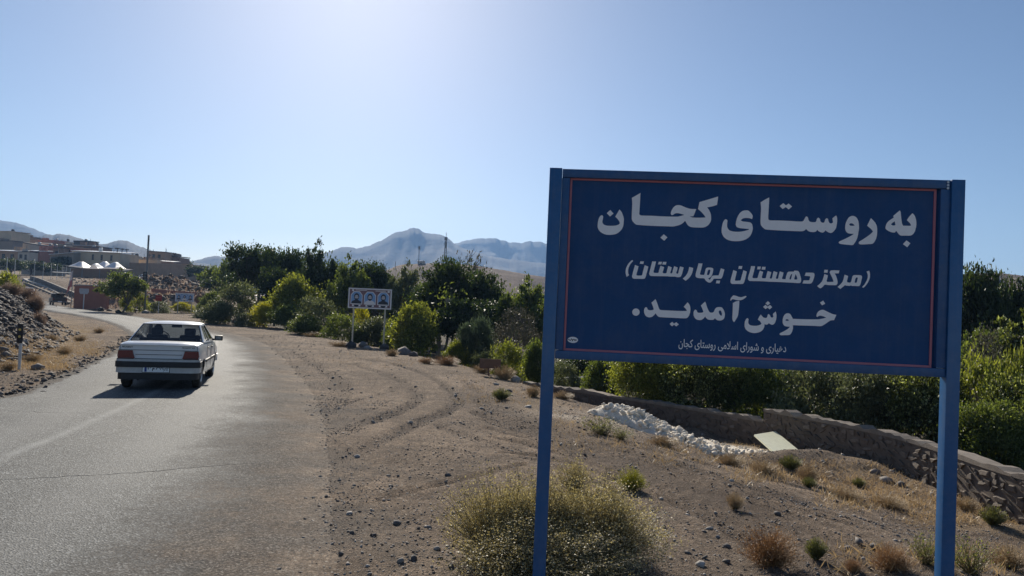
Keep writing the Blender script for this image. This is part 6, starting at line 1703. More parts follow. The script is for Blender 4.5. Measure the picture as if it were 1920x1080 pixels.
def building(px0, px1, yt, yb, d, depth, wall, label, roof=None, rh=.25, wins=(), yt2=None, over=.15, extra=None):
    a, b = at(px0, yt, d), at(px1, yt2 if yt2 is not None else yt, d)
    W = b.x - a.x
    zg = min(at(px0, yb, d).z, H(a.x, d), H(b.x, d), H(a.x, d + depth) ) - .6
    r = empty('village_house', (a.x, d, zg), 0, label, 'house', 'houses of the village on the slope')
    h0, h1 = a.z - zg, b.z - zg
    MB().prism([(0, 0), (W, 0), (W, h1 - rh), (0, h0 - rh)], 0, depth).build('wall', wall, r)
    o = over
    tl = .07 * depth if roof is M_ROOFW else .02 * depth        # sheet roofs pitch down towards the road
    e = .5 if roof is M_ROOFW else o
    A = [(-o, -e, h0 - rh), (W + o, -e, h1 - rh), (W + o, depth + o, h1 - rh + tl), (-o, depth + o, h0 - rh + tl)]
    th_ = .14 if roof is M_ROOFW else rh
    MB().add(A + [(x, y, z + th_) for x, y, z in A], [(3, 2, 1, 0), (4, 5, 6, 7), (0, 1, 5, 4), (1, 2, 6, 5), (2, 3, 7, 6), (3, 0, 4, 7)]).build('roof', roof or wall, r)
    for (u0, u1, v0, v1) in wins:
        x0, x1 = W * u0, W * u1
        f = MB().box(((x0 + x1) / 2, -.03, h0 * .0 + (h0 - rh) - (1 - (v0 + v1) / 2) * (h0 - rh - (at(px0, yb, d).z - zg))), (x1 - x0, .10, abs(v1 - v0) * (h0 - rh - (at(px0, yb, d).z - zg))))
        f.build('window', M_HOLE, r)
    if extra: extra(r, W, h0, depth)
    rr_ = random.Random(int(px0 * 7 + yt * 13))
    for k in range(rr_.choice((1, 2, 2, 3))):             # roof clutter: tanks, stair heads, pipes
        u, v = rr_.uniform(.1, .9), rr_.uniform(.15, .6)
        hz_ = h0 + (h1 - h0) * u + (.07 * depth * v if roof is M_ROOFW else 0)
        kind_ = rr_.randrange(3)
        if kind_ == 0: MB().lathe([(0, -.3), (.55, -.3), (.58, .8), (.35, 1.0), (0, 1.0)], 12, 'Z', (W * u, depth * v, hz_)).build('water_tank', rr_.choice((M_GREYM, M_ROOFD, M_WPOST)), r)
        elif kind_ == 1: MB().box((W * u, depth * v, hz_ + .35), (min(2.2, W * .3), 1.6, 1.3)).build('stair_head', wall, r)
        else: MB().tube([(W * u, depth * v, hz_ - .3), (W * u, depth * v, hz_ + rr_.uniform(.9, 2.0))], .07, 5).build('roof_pole', M_GREYM, r)
    return r
def tanks(spec):
    def f(r, W, h, dep):
        for u, s in spec:
            MB().tube([(W * u, dep * .4, h), (W * u, dep * .4, h + 1.1 * s)], .14 * s, 6).box((W * u, dep * .4, h + 1.25 * s), (1.1 * s, .8, .42 * s)).build('chimney', M_ROOFD, r)
    return f
def masts_(spec):
    def f(r, W, h, dep):
        for u, s in spec:
            MB().tube([(W * u, .3, h - 1.0), (W * u, .3, h + s)], .10, 6).build('roof_pole', M_GREYM, r)
    return f
building(-30, 21, 433, 452, 300, 12, M_BEIGE, 'tall beige plastered block at the left edge, highest of the village', rh=.4, wins=((.30, .42, .25, .6),))
building(-34, 24, 451, 470, 292, 6, M_TEAL, 'grey lower storey house under the tall beige block', M_ROOFD)
building(-20, 34, 466.5, 488, 262, 12, M_MUD, 'mud house with white roof edge at the left edge of the village', M_ROOFW, .5, yt2=469, wins=((.45, .56, .2, .7), (.75, .86, .2, .7)))
building(34, 55, 471, 488, 259, 9, M_GREYW, 'small pale house with two dark openings beside the white edged mud house', M_ROOFD, .35, wins=((.15, .4, .25, .75), (.6, .8, .1, .75)))
building(55, 75, 468, 488, 264, 9, M_BRICK, 'narrow brick house left of the wide dark red house', M_ROOFW, .4, yt2=469.5, wins=((.3, .5, .3, .7),))
building(22, 71, 449, 470, 335, 10, M_MUD, 'brown house behind the grey one, second from the left', M_ROOFD, .3, yt2=447, wins=((.2, .3, .3, .7), (.6, .7, .3, .7)))
building(43, 74, 454, 470, 300, 9, M_GREYW, 'pale grey gabled house beside the brick red house', M_ROOFD, .4, yt2=458.5)
building(70, 101, 450, 466, 322, 10, M_BRICK, 'brick house with a bright white roof edge near the skyline', M_BRICK, .5, extra=lambda r, W, h, dep: MB().box((W * .5, -.6, h - 1.3), (W * 1.0, 1.4, .35)).build('canopy', M_ROOFW, r))
building(100, 138, 456, 478, 318, 10, M_GREYW, 'pale house in the gap right of the brick house', M_ROOFD, .3, wins=((.15, .3, .5, .8), (.5, .65, .5, .8)), yt2=459)
building(74, 100, 461, 490, 275, 10, M_BRICK, 'dark red brick house right of the pale grey gabled house', M_BRICK, .3, yt2=461.5, wins=((.2, .35, .55, .8), (.6, .75, .55, .8)))
building(100, 121, 464, 490, 271, 8, M_MUDD, 'set back brown house between two red brick houses', M_ROOFD, .3, wins=((.2, .45, .5, .8),))
building(121, 140, 461.5, 490, 274, 10, M_BRICK, 'red brick house above the open dark shed', M_MUD, .35, yt2=463, wins=((.35, .6, .55, .8),))
building(138, 166, 451, 462, 318, 8, M_ROOFD, 'dark upper hut on the stepped house', M_ROOFD, .4)
building(137, 184, 457.5, 474, 312, 8, M_MUDD, 'stepped dark house with a white slab under its hut', M_ROOFW, .5, yt2=459, wins=((.6, .72, .2, .7),))
building(158, 190, 463, 480, 300, 8, M_MUDD, 'low dark house right of the stepped house', M_ROOFD, .4)
building(135, 226, 468, 494, 240, 12, M_BEIGE, 'long plastered house with sloping white roof edge behind the white canopy', M_ROOFW, .45, yt2=472, wins=((.10, .18, .35, .75), (.42, .46, .35, .8), (.60, .64, .35, .8), (.80, .84, .35, .8)), extra=tanks([(.77, 1), (.87, .9), (.97, .8)]))
building(94, 138, 476, 500, 236, 6, M_TEAL, 'open dark shed left of the plastered house', M_ROOFW, .3, wins=((.06, .45, .0, .85), (.55, .95, .0, .9)), yt2=472)
building(225, 252, 478, 504, 262, 10, M_MUDD, 'brown flat house with a small chimney right of the canopy', M_MUD, .3, yt2=480, wins=((.1, .26, .3, .7), (.6, .76, .3, .7)), extra=tanks([(.5, .6)]))
building(252, 284, 481, 504, 266, 9, M_MUD, 'lighter mud house left of the tall pole', M_MUDD, .3, yt2=483, wins=((.15, .3, .3, .7), (.55, .7, .3, .7)), extra=tanks([(.6, .7)]))
building(243, 295, 486, 506, 256, 3, M_BEIGE, 'beige courtyard wall house with a dark opening', M_BEIGE, .2, yt2=488, wins=((.02, .10, .0, .8),))
building(279, 309, 470, 494, 280, 9, M_MUD, 'two storey mud house with corner poles right of the tall pole', M_MUDD, .4, yt2=472, wins=((.25, .4, .45, .8), (.6, .75, .45, .8)), extra=masts_([(.04, .6), (.25, .5)]))
building(305, 337, 477, 496, 286, 9, M_MUDD, 'dark low house with stair step roof at the right end of the village', M_ROOFD, .4, yt2=481, wins=((.3, .4, .3, .7),), extra=masts_([(.82, 0.1), (.97, .1)]))
building(282, 326, 487, 500, 268, 5, M_MUDD, 'row of low sheds with white sheets on their roofs', M_ROOFW, .3, yt2=490)
# extra small huts climbing behind, seen only as roofs
building(108, 124, 452, 460, 345, 6, M_BEIGE, 'little beige hut on the skyline between the brick houses', M_ROOFW, .3)
building(46, 62, 444, 452, 352, 6, M_MUD, 'little mud hut on the skyline above the grey house', M_ROOFD, .3)

def long_wall(px, yt, yb, d, thick, mat, name, label, cap=None, caph=.15):
    """free standing wall through several photo columns"""
    m, cm = MB(), MB()
    P = [(at(x, y, dd)) for x, y, dd in zip(px, yt, d)]
    B = [min(at(x, y, dd).z, H(at(x, y, dd).x, dd)) - .5 for x, y, dd in zip(px, yb, d)]
    b0 = Vector((P[0].x, P[0].y, B[0]))
    r = empty(name, b0, 0, label, 'wall')
    for k in range(len(P) - 1):
        p, q = P[k] - b0, P[k + 1] - b0
        n = Vector((-(q.y - p.y), q.x - p.x, 0)).normalized() * thick
        zb0, zb1 = B[k] - b0.z, B[k + 1] - b0.z
        def slab(mm, lo0, lo1, hi0, hi1, e):
            nn = n.normalized()
            A = [Vector((p.x, p.y, 0)) - nn * e, Vector((q.x, q.y, 0)) - nn * e, Vector((q.x, q.y, 0)) + n + nn * e, Vector((p.x, p.y, 0)) + n + nn * e]
            zs = [(lo0, hi0), (lo1, hi1), (lo1, hi1), (lo0, hi0)]
            mm.add([(v.x, v.y, z[0]) for v, z in zip(A, zs)] + [(v.x, v.y, z[1]) for v, z in zip(A, zs)], [(3, 2, 1, 0), (4, 5, 6, 7), (0, 1, 5, 4), (1, 2, 6, 5), (2, 3, 7, 6), (3, 0, 4, 7)])
        ch = caph if cap else 0
        slab(m, zb0, zb1, p.z - ch, q.z - ch, 0)
        if cap: slab(cm, p.z - ch, q.z - ch, p.z, q.z, .06)
    m.build('wall_face', mat, r)
    if cap: cm.build('coping', cap, r)
    return r
long_wall([224, 262, 300, 345, 388], [491, 493, 493.5, 495, 499], [515, 517, 519, 521, 523], [246, 246, 240, 232, 226], .5, M_MUD, 'village_wall', 'long grey brown mud wall across the right half of the village')
long_wall([140, 172, 203], [533.5, 534, 536.5], [568, 569, 569], [87, 87, 87], .35, M_BRICK, 'brick_wall', 'brown brick retaining wall with pale coping beside the far road', M_PAVE, .12)
long_wall([284, 325, 366], [541, 545, 548], [566, 566, 566], [98, 98, 98], .35, M_BRICK, 'brick_wall', 'low brown brick wall behind the far blue billboard')
long_wall([133, 180, 230], [503.5, 504, 504], [518, 518, 517], [199, 199, 199], .3, M_MUDD, 'canopy_wall', 'dark wall under the white peaked canopy')
long_wall([40, 80, 122], [507, 505, 507], [512, 512, 513], [205, 205, 205], .3, M_PAVE, 'terrace_wall', 'pale low parapet behind the row of slender posts')

# white tensile canopy with four peaks
def canopy():
    d0 = 200.0
    a, b = at(127, 503, d0), at(229, 504, d0)
    W = b.x - a.x
    r = empty('tent_canopy', a, 0, 'white tensile canopy with four pointed peaks above the dark wall', 'canopy')
    hgt = lambda px, py: at(px, py, d0).z - a.z
    peaks = [(.20, .35, hgt(150, 489.5), .18), (.50, .75, hgt(183, 487.5), .15), (.545, .15, hgt(181, 493.5), .09), (.83, .35, hgt(212, 490), .15)]
    nu, nv, D = 70, 26, 9.0
    V = []
    for j in range(nv + 1):
        v = j / nv
        for i in range(nu + 1):
            u = i / nu
            z = 0.1 + .5 * (2 * u - 1) ** 4 + .25 * (2 * v - 1) ** 4
            for (pu, pv, ph, sw) in peaks:
                q = .55 * max(abs(u - pu) / sw, abs(v - pv) / .42) + .45 * math.hypot((u - pu) / sw, (v - pv) / .42)
                z = max(z, ph * min(.94, max(0, 1 - q / 1.25) ** 1.25 * 1.12))
            V.append((W * u, -2 + D * v, z))
    F = [(j * (nu + 1) + i, j * (nu + 1) + i + 1, (j + 1) * (nu + 1) + i + 1, (j + 1) * (nu + 1) + i) for j in range(nv) for i in range(nu)]
    t = NT('canopy_fabric'); t.fin((.78, .79, .82), .5)
    tr = t.new('ShaderNodeBsdfTranslucent'); tr.inputs[0].default_value = (.75, .76, .8, 1)
    mx = t.new('ShaderNodeMixShader'); mx.inputs[0].default_value = .25
    t.l.new(t.bsdf.outputs[0], mx.inputs[1]); t.l.new(tr.outputs[0], mx.inputs[2]); t.l.new(mx.outputs[0], t.out.inputs[0])
    me = mesh_np('fabric', V, F, True)
    link('fabric', me, t.mat, r)
    for u in (0.02, .34, .66, .98):
        for v in (0.02, .98):
            MB().tube([(W * u, -2 + D * v, -4), (W * u, -2 + D * v, .3)], .10, 6).build('mast', M_GREYM, r)
canopy()

# masts and hut on the brown hill
def hill_things():
    d = 372
    a, b = at(834, 498, d), at(834, 436, d)
    r = empty('lattice_mast', (a.x, d, a.z - 2.5), 0, 'tall lattice telecom mast on the brown hill', 'mast')
    h = b.z - a.z + 2.5
    m = MB(); s = .75
    for sx in (1, -1):
        for sy in (1, -1): m.tube([(sx * s, sy * s, 0), (sx * s * .35, sy * s * .35, h * .86)], .16, 5)
    m.build('mast_leg', M_GREYM, r)
    m = MB(); nseg = 12
    for k in range(nseg):
        z0, z1 = h * .86 * k / nseg, h * .86 * (k + 1) / nseg
        w0, w1 = s * (1 - .65 * k / nseg), s * (1 - .65 * (k + 1) / nseg)
        for sy in (1, -1):
            m.tube([(-w0, sy * w0, z0), (w1, sy * w1, z1)], .07, 4); m.tube([(w0, sy * w0, z0), (-w1, sy * w1, z1)], .07, 4)
    m.build('bracing', M_GREYM, r)
    MB().tube([(0, 0, h * .86), (0, 0, h)], .14, 6).build('antenna_rod', M_GREYM, r)
    for z, w in ((.84, 1.5), (.70, 1.3), (.62, .9)):
        MB().box((0, -.2, h * z), (w, .6, 1.6)).build('antenna_panel', M_GREYM, r)
    a, b = at(783, 492, d), at(783, 460, d)
    r = empty('radio_mast', (a.x, d, a.z - 1), 0, 'thin pole mast rising behind the hut on the hill', 'mast')
    MB().tube([(0, 4, 0), (0, 4, b.z - a.z + 1)], .18, 6).build('pole', M_GREYM, r)
    MB().box((0, 4, b.z - a.z), (.9, .4, 1.6)).build('antenna_panel', M_GREYM, r)
    a, b = at(779.5, 494, d), at(792.5, 489, d)
    r = empty('hilltop_hut', (a.x, d + 7, a.z - 1.5), 0, 'small hut with a white roof on top of the brown hill', 'hut')
    W, hh = b.x - a.x, b.z - a.z + 1.5
    MB().box((W / 2, 1.5, hh / 2), (W, 3, hh)).build('wall', M_GREYW, r)
    MB().box((W / 2, 1.5, hh + .25), (W + .5, 3.6, .32), bev=.08).build('roof', M_ROOFW, r)
    MB().box((W * .5, -.03, hh * .55), (W * .25, .08, hh * .4)).build('door', M_HOLE, r)
    a, b = at(741, 506, d), at(741, 490, d)
    r = empty('radio_mast', (a.x, d, a.z - 1), 0, 'short faint pole at the left foot of the brown hill', 'mast')
    MB().tube([(0, 0, -4), (0, 0, b.z - a.z + 1)], .16, 6).build('pole', M_GREYM, r)
hill_things()

# ================================================================== STONES, WALL, HEAP, DEBRIS
M_ROCK = stone_mat('grey_stone', (0.095, 0.085, 0.08), (0.18, 0.16, 0.145), (0.36, 0.325, 0.29))
M_SLATE = stone_mat('dark_slate', (0.058, 0.050, 0.047), (0.11, 0.095, 0.087), (0.23, 0.20, 0.18))
M_WALLS = stone_mat('wall_stone', (0.095, 0.074, 0.058), (0.145, 0.113, 0.088), (0.215, 0.17, 0.132))
M_PALES = stone_mat('pale_stone', (0.26, 0.235, 0.21), (0.36, 0.33, 0.30), (0.48, 0.45, 0.41))
def ico():
    bm = bmesh.new(); bmesh.ops.create_icosphere(bm, subdivisions=1, radius=1)
    V = np.array([v.co for v in bm.verts]); F = np.array([[v.index for v in f.verts] for f in bm.faces]); bm.free()
    return V, F
IV, IF = ico()
def stone_shape(rng, flat=.6, rough=.28):
    V = IV * (1 + rng.normal(0, rough * .5, (12, 1)).clip(-.4, .5))
    n = rng.normal(0, 1, (3, 3)); n /= np.linalg.norm(n, axis=1)[:, None]
    for d in n:                                   # chop facets
        s = V @ d; lim = .55 + rng.uniform(0, .25)
        V = V - np.outer(np.maximum(s - lim, 0), d)
    return V * np.array([1, rng.uniform(.65, 1.0), flat * rng.uniform(.7, 1.2)])
srng = np.random.default_rng(77)
def wall_block(rng):
    n = int(rng.integers(5, 8)); a = np.sort(rng.uniform(0, 2 * PI, n) * .35 + np.linspace(0, 2 * PI, n, endpoint=False) * .65 + rng.uniform(0, 1))
    r = rng.uniform(.82, 1.08, n)
    cx_ = np.sign(np.cos(a)) * np.abs(np.cos(a)) ** .6 * r; cz_ = np.sign(np.sin(a)) * np.abs(np.sin(a)) ** .6 * r
    V = []
    for y, k in ((-1.0, .80), (-.55, 1.0), (1.0, 1.0)):
        tiltv = rng.normal(0, .18, 2) if y == -1.0 else (0, 0)
        V += [(x * k, y + x * tiltv[0] + z * tiltv[1], z * k) for x, z in zip(cx_, cz_)]
    F = []
    for j in range(2):
        for i in range(n): F.append((j * n + i, j * n + (i + 1) % n, (j + 1) * n + (i + 1) % n, (j + 1) * n + i))
    F.append(tuple(range(n))[::-1])
    me = bpy.data.meshes.new('stone'); me.from_pydata([tuple(map(float, v)) for v in V], [], F); me.update()
    return me
STONES = [mesh_np('stone', stone_shape(srng), IF) for k in range(14)]
WSTONES = [wall_block(srng) for k in range(14)]
for m in STONES + WSTONES: m.materials.append(M_ROCK)
def rock(x, y, s, mat, label, group, name='stone', parent=None, z=None, tilt=.25, sc=(1, 1, 1)):
    o = link(name, STONES[RND.randrange(14)], None, parent)
    zz = H(x, y) if z is None else z
    o.location = (x, y, zz + s * .15 * sc[2])
    o.rotation_euler = (RND.uniform(-tilt, tilt), RND.uniform(-tilt, tilt), RND.uniform(0, 6.28))
    o.scale = (s * sc[0], s * sc[1], s * sc[2])
    o.material_slots[0].link = 'OBJECT'; o.material_slots[0].material = mat
    if label: tag(o, label, 'stone', group)
    return o

def stone_cloud(name, P, S, mat, seed, flat=.6):
    rng = np.random.default_rng(seed)
    base = [stone_shape(rng, flat) for k in range(16)]
    n = len(P); P = np.asarray(P)
    ang = rng.uniform(0, 2 * PI, n); tl = rng.normal(0, .3, (n, 2))
    v = np.array(base)[np.arange(n) % 16] * np.asarray(S)[:, None, None]
    c, s_ = np.cos(ang)[:, None], np.sin(ang)[:, None]
    x = v[:, :, 0] * c - v[:, :, 1] * s_; y = v[:, :, 0] * s_ + v[:, :, 1] * c
    z = v[:, :, 2] + x * tl[:, :1] + y * tl[:, 1:]
    Vs = np.stack([x, y, z], -1) + P[:, None, :]
    F = (IF[None] + (np.arange(n) * 12)[:, None, None]).reshape(-1, 3)
    return tag(link(name, mesh_np(name, Vs.reshape(-1, 3), F), mat), kind='stuff')

# gravel, sized and thinned by zone
def zone_points(seed, n, xr, yr, dens):
    rng = np.random.default_rng(seed)
    x = rng.uniform(*xr, n); y = yr[0] + (yr[1] - yr[0]) * rng.uniform(0, 1, n) ** 1.5
    keep = rng.uniform(0, 1, n) < dens(x, y)
    x, y = x[keep], y[keep]
    return np.stack([x, y, height(x, y)], -1)
def dens_g(x, y):
    rd, sd = seg_dist(x, y, RC[::4])
    e = sstep(2.2, 3.0, rd) * np.where(sd > 0, 1, .7)
    clump = .45 + .5 * sstep(-.15, .35, fbm(x * .9, y * .9, 61, 3))
    track = sstep(0, 1.2, np.abs((x - np.interp(y, EDGE_Y, EDGE_X)) + .3))
    return e * clump * (.35 + .65 * track) + .05 * (1 - e) * (sd > 0) * sstep(1.2, 2.4, rd)
P = zone_points(1, 130000, (-6, 8), (2.8, 15), dens_g)
rg = np.random.default_rng(5)
S = (.0035 + .011 * rg.uniform(0, 1, len(P)) ** 3 + .016 * rg.uniform(0, 1, len(P)) ** 18)
P[:, 2] += S * .15
stone_cloud('gravel', P, S, M_ROCK, 3)
P = zone_points(2, 42000, (-14, 10), (12, 42), dens_g)
S = (.007 + .014 * rg.uniform(0, 1, len(P)) ** 3 + .04 * rg.uniform(0, 1, len(P)) ** 22)
stone_cloud('gravel', P, S, M_ROCK, 4)
# crumbled edge of the asphalt, left
Pl = []
for k in range(1500):
    i = rg.integers(26 * 1, len(RC) * 6 // 14); p = RC[i]; tdir = RC[i + 1] - RC[i]; tdir /= np.linalg.norm(tdir)
    o_ = -abs(rg.normal(2.55, .22))
    x, y = p[0] + tdir[1] * o_, p[1] - tdir[0] * o_
    Pl.append((x, y))
Pl = np.array(Pl); P = np.column_stack([Pl, height(Pl[:, 0], Pl[:, 1])])
stone_cloud('edge_rubble', P, .02 + .05 * rg.uniform(0, 1, len(P)) ** 3, M_SLATE, 6)

# countable loose stones in the foreground
for (px, py, wpx, mt) in [(670, 858, 7, 'p'), (656, 852, 4, 'r'), (745, 984, 13, 'r'), (752, 1054, 12, 'p'), (776, 1050, 10, 'r'), (655, 965, 9, 'p'), (612, 934, 6, 's'), (574, 936, 6, 's'), (728, 893, 5, 'p'), (746, 895, 5, 'r'), (840, 893, 7, 'r'),
                          (600, 896, 4, 'p'), (660, 1000, 6, 'r'), (700, 1005, 7, 's'), (805, 990, 7, 'p'), (820, 1032, 9, 'p'), (846, 1066, 9, 'r'), (826, 1050, 7, 's'), (640, 1040, 7, 'r'), (690, 1062, 6, 'p'), (730, 940, 5, 'r'), (568, 1010, 5, 'r'),
                          (1372, 903, 6, 'p'), (1368, 912, 5, 's'), (1401, 936, 5, 'p'), (1458, 965, 9, 'r'), (1567, 943, 7, 's'), (1240, 938, 6, 'p'), (1290, 968, 6, 'p'), (1330, 992, 8, 'r'), (1345, 1010, 7, 'p'), (1362, 1026, 9, 'r'), (1320, 998, 6, 's'), (1245, 990, 6, 'r'),
                          (1360, 1055, 10, 'r'), (1312, 1062, 11, 'p'), (1290, 1040, 8, 's'), (1610, 1020, 12, 'r'), (1590, 1030, 9, 's'), (1640, 1028, 11, 'r'), (1535, 925, 6, 'p'), (1760, 985, 5, 'p'), (1660, 905, 14, 'r'), (1640, 888, 12, 's'), (1690, 912, 12, 'r'), (1672, 885, 7, 'p')]:
    g = ground_at(px, py)
    rock(g.x, g.y, wpx / FPX * g.y, {'p': M_PALES, 'r': M_ROCK, 's': M_SLATE}[mt], {'p': 'pale loose stone lying on the dirt beside the road', 'r': 'grey loose stone lying on the dirt beside the road', 's': 'dark loose stone lying on the dirt beside the road'}[mt], {'p': 'pale loose stones on the dirt', 'r': 'grey loose stones on the dirt', 's': 'dark loose stones on the dirt'}[mt])
# boulders along the terrace edge
for (px, py, wpx, mt, lb) in [(658, 652, 12, 's', 'dark boulder at the foot of the left billboard post'), (680, 650, 10, 'r', 'grey boulder between the billboard posts'), (704, 649, 19, 's', 'big dark boulder between the billboard posts'),
                              (722, 655, 12, 's', 'dark boulder at the foot of the right billboard post'), (690, 655, 8, 'p', 'pale capped rock under the portrait billboard'), (757, 665, 17, 's', 'dark slab boulder leftmost of the row right of the billboard'),
                              (775, 668, 12, 's', 'dark boulder second in the row right of the billboard'), (793, 660, 13, 'p', 'pale topped boulder in the row right of the billboard'), (814, 662, 15, 's', 'dark block boulder in the row near the round bush'),
                              (840, 660, 14, 'p', 'pale flat boulder at the right end of the dark row'), (826, 665, 9, 's', 'dark small boulder at the right end of the dark row'), (890, 676, 18, 's', 'grey dark boulder left of the rusty little sign'),
                              (880, 684, 10, 'p', 'pale rock left below the rusty little sign'), (940, 690, 12, 'r', 'grey boulder right of the rusty little sign'), (965, 716, 14, 'p', 'white pale rock among dry branches left of the sign post'),
                              (985, 700, 14, 's', 'dark rock among dry branches left of the sign post'), (1000, 722, 10, 'r', 'grey rock touching the left sign post'), (955, 735, 9, 'r', 'grey rock on the terrace slope'), (990, 765, 8, 'p', 'pale rock on the slope beside the sign post'), (930, 722, 7, 'p', 'pale rock under the dry tuft')]:
    g = ground_at(px, py)
    rock(g.x, g.y, wpx / FPX * g.y, {'p': M_PALES, 'r': M_ROCK, 's': M_SLATE}[mt], lb, 'boulders along the terrace edge', 'boulder', sc=(1, 1, 1.1))
# debris far side of the road near the tree
for (px, py, wpx, mt, lb) in [(188, 582, 8, 's', 'dark boulder by the far road edge left of the roadside tree'), (205, 583, 6, 'r', 'grey rubble rock left of the dark tree trunk'), (222, 586, 6, 's', 'dark rubble rock at the dark tree trunk'), (250, 584, 9, 's', 'dark boulder right of the dark tree trunk'), (272, 588, 8, 'p', 'pale topped rock at the foot of the tall pole'), (70, 693, 14, 's', 'reddish dark rock on the left verge near the road marker')]:
    g = ground_at(px, py)
    rock(g.x, g.y, wpx / FPX * g.y, {'p': M_PALES, 'r': M_ROCK, 's': M_SLATE}[mt], lb, 'boulders along the far roadside', 'boulder')

# stony bank on the left
rb = np.random.default_rng(8)
BP, BS = [], []
while len(BP) < 8500:
    y = 14 + 30 * rb.uniform(0, 1) ** 1.1
    dl = rb.uniform(-.5, 4.5)
    x = np.interp(y, BANK_Y, BANK_X) - dl / .85
    if x / y < -.80: continue
    if dl < .2 and rb.uniform() < .6: continue
    BP.append((x, y)); BS.append(.04 + .12 * rb.uniform() ** 2.0)
BP, BS = np.array(BP), np.array(BS)
Pz = np.column_stack([BP, height(BP[:, 0], BP[:, 1])])
order = np.argsort(-BS / BP[:, 1])
big = order[:220]
for i in big:
    rock(BP[i, 0], BP[i, 1], BS[i] * 1.0, M_SLATE if rb.uniform() < .85 else M_PALES, 'dark slaty stone lying on the stony bank at the left', 'dark stones of the stony bank', tilt=.5)
rest = order[220:]
stone_cloud('rubble', Pz[rest], BS[rest], M_SLATE, 9, flat=.5)
# rough village slope debris
VP = []
for k in range(1400):
    g = ground_at(rb.uniform(140, 385), rb.uniform(512, 562), 300)
    if g.y > 92: VP.append((g.x, g.y, g.z))
VP = np.array(VP)
stone_cloud('slope_rubble', VP, .12 + .5 * rb.uniform(0, 1, len(VP)) ** 3, M_WALLS, 12)
# scrub dotting the village slope
C = VP[rb.integers(0, len(VP), 2600)] + np.column_stack([rb.normal(0, 2.2, 2600), rb.normal(0, 2.2, 2600), np.zeros(2600)])
C[:, 2] = height(C[:, 0], C[:, 1])
V, F = leaf_quads(rb, C, np.tile([0, 0, 1.2], (len(C), 1)), .4, .3)
tag(link('dry_scrub', mesh_np('dry_scrub', V, F), PINKB), kind='stuff')

# ---- low rubble stone wall in front of the orchard: every face stone its own piece
WALL = [(7.9, 9.4, -2.02), (7.55, 11.0, -2.12), (7.35, 13.6, -2.08), (6.75, 15.3, -2.06), (5.83, 17.0, -2.05)]
WALL2 = [(5.83, 17.0, -2.30), (4.6, 18.9, -2.33), (3.2, 20.8, -2.36), (1.3, 23.0, -2.37), (.1, 24.3, -2.38)]
def rubble_wall(pts, label, nstone, seed):
    rng = np.random.default_rng(seed)
    C = catmull([(x, y, EYE + z) for x, y, z in pts], 16)
    base = Vector((C[0][0], C[0][1], H(C[0][0], C[0][1])))
    r = empty('stone_wall', base, 0, label, 'wall', 'low rubble walls before the orchard')
    T = np.gradient(C[:, :2], axis=0); T /= np.linalg.norm(T, axis=1)[:, None]
    N = np.stack([-T[:, 1], T[:, 0]], -1)                 # towards the camera side
    N *= np.where((N * -C[:, :2]).sum(1) > 0, 1, -1)[:, None]
    th = .34
    def wall_mesh(e, z0, z1, nm, mat, wob):
        V = []
        for k, (c, n) in enumerate(zip(C, N)):
            g = min(H(c[0], c[1]) - .4, c[2] - .5)
            w = wob * rng.normal()
            zt = c[2] - z1 + w; zb = g if z0 is None else c[2] - z0
            f, b = c[:2] + n * e, c[:2] - n * (th + e)
            V += [(f[0], f[1], zb), (f[0], f[1], zt), (b[0], b[1], zt - .02), (b[0], b[1], zb)]
        V = [(x - base.x, y - base.y, z - base.z) for x, y, z in V]
        F = []
        for k in range(len(C) - 1):
            o = 4 * k
            for j in range(4): F.append((o + j, o + (j + 1) % 4, o + 4 + (j + 1) % 4, o + 4 + j))
        F += [(3, 2, 1, 0), tuple(4 * len(C) - 4 + j for j in range(4))]
        m = MB().add(V, F); return m.build(nm, mat, r)
    wall_mesh(0, None, .07, 'mortar_core', paint('mud_mortar_%d' % seed, (0.13, 0.102, 0.08), .95, .35, 6, bumpy=.9), .0)
    wall_mesh(.022, .075, .0, 'coping', paint('mud_coping_%d' % seed, (0.205, 0.17, 0.138), .95, .35, 7, bumpy=.9), .022)
    S = np.concatenate([[0], np.cumsum(np.linalg.norm(np.diff(C[:, :2], axis=0), axis=1))])
    rows = 7; k = 0
    hvis = .70; L = S[-1]
    per = nstone // rows
    for rr in range(rows):
        s = rng.uniform(0, .1)
        step = L / per
        while s < L and k < nstone:
            w = step * rng.uniform(.45, 1.6)
            sm = s + w / 2; s += w
            if sm > L: break
            x, y, zt = (np.interp(sm, S, C[:, j]) for j in (0, 1, 2))
            nx_, ny_ = np.interp(sm, S, N[:, 0]), np.interp(sm, S, N[:, 1])
            z = zt - .10 - hvis * (rr + .5) / rows + rng.normal(0, .022)
            if z < H(x, y) - .12: continue
            o = link('stone', WSTONES[rng.integers(14)], None, r)
            pr = rng.uniform(-.022, .008)
            o.location = (x + nx_ * pr - base.x, y + ny_ * pr - base.y, z - base.z)
            o.rotation_euler = (rng.normal(0, .12), rng.normal(0, .16), math.atan2(ny_, nx_) + PI / 2 + rng.normal(0, .06))
            hgt = hvis / rows * .62
            o.scale = (w * .47, .034, hgt * rng.uniform(.65, 1.1) / 1.15)
            o.material_slots[0].link = 'OBJECT'; o.material_slots[0].material = M_WALLS
            k += 1
    return r
rubble_wall(WALL, 'near higher stretch of the rubble stone wall behind the right sign post', 294, 1)
rubble_wall(WALL2, 'far lower stretch of the rubble stone wall behind the white lime heap', 280, 2)
a = at(1038, 709, 31); b = at(1106, 706, 31)
long_wall([1020, 1070, 1108], [710.5, 708, 706.5], [735, 735, 735], [29, 29, 29], .3, M_MUDD, 'orchard_wall', 'short plastered wall with pale coping deep behind the left sign post', M_PAVE, .07)

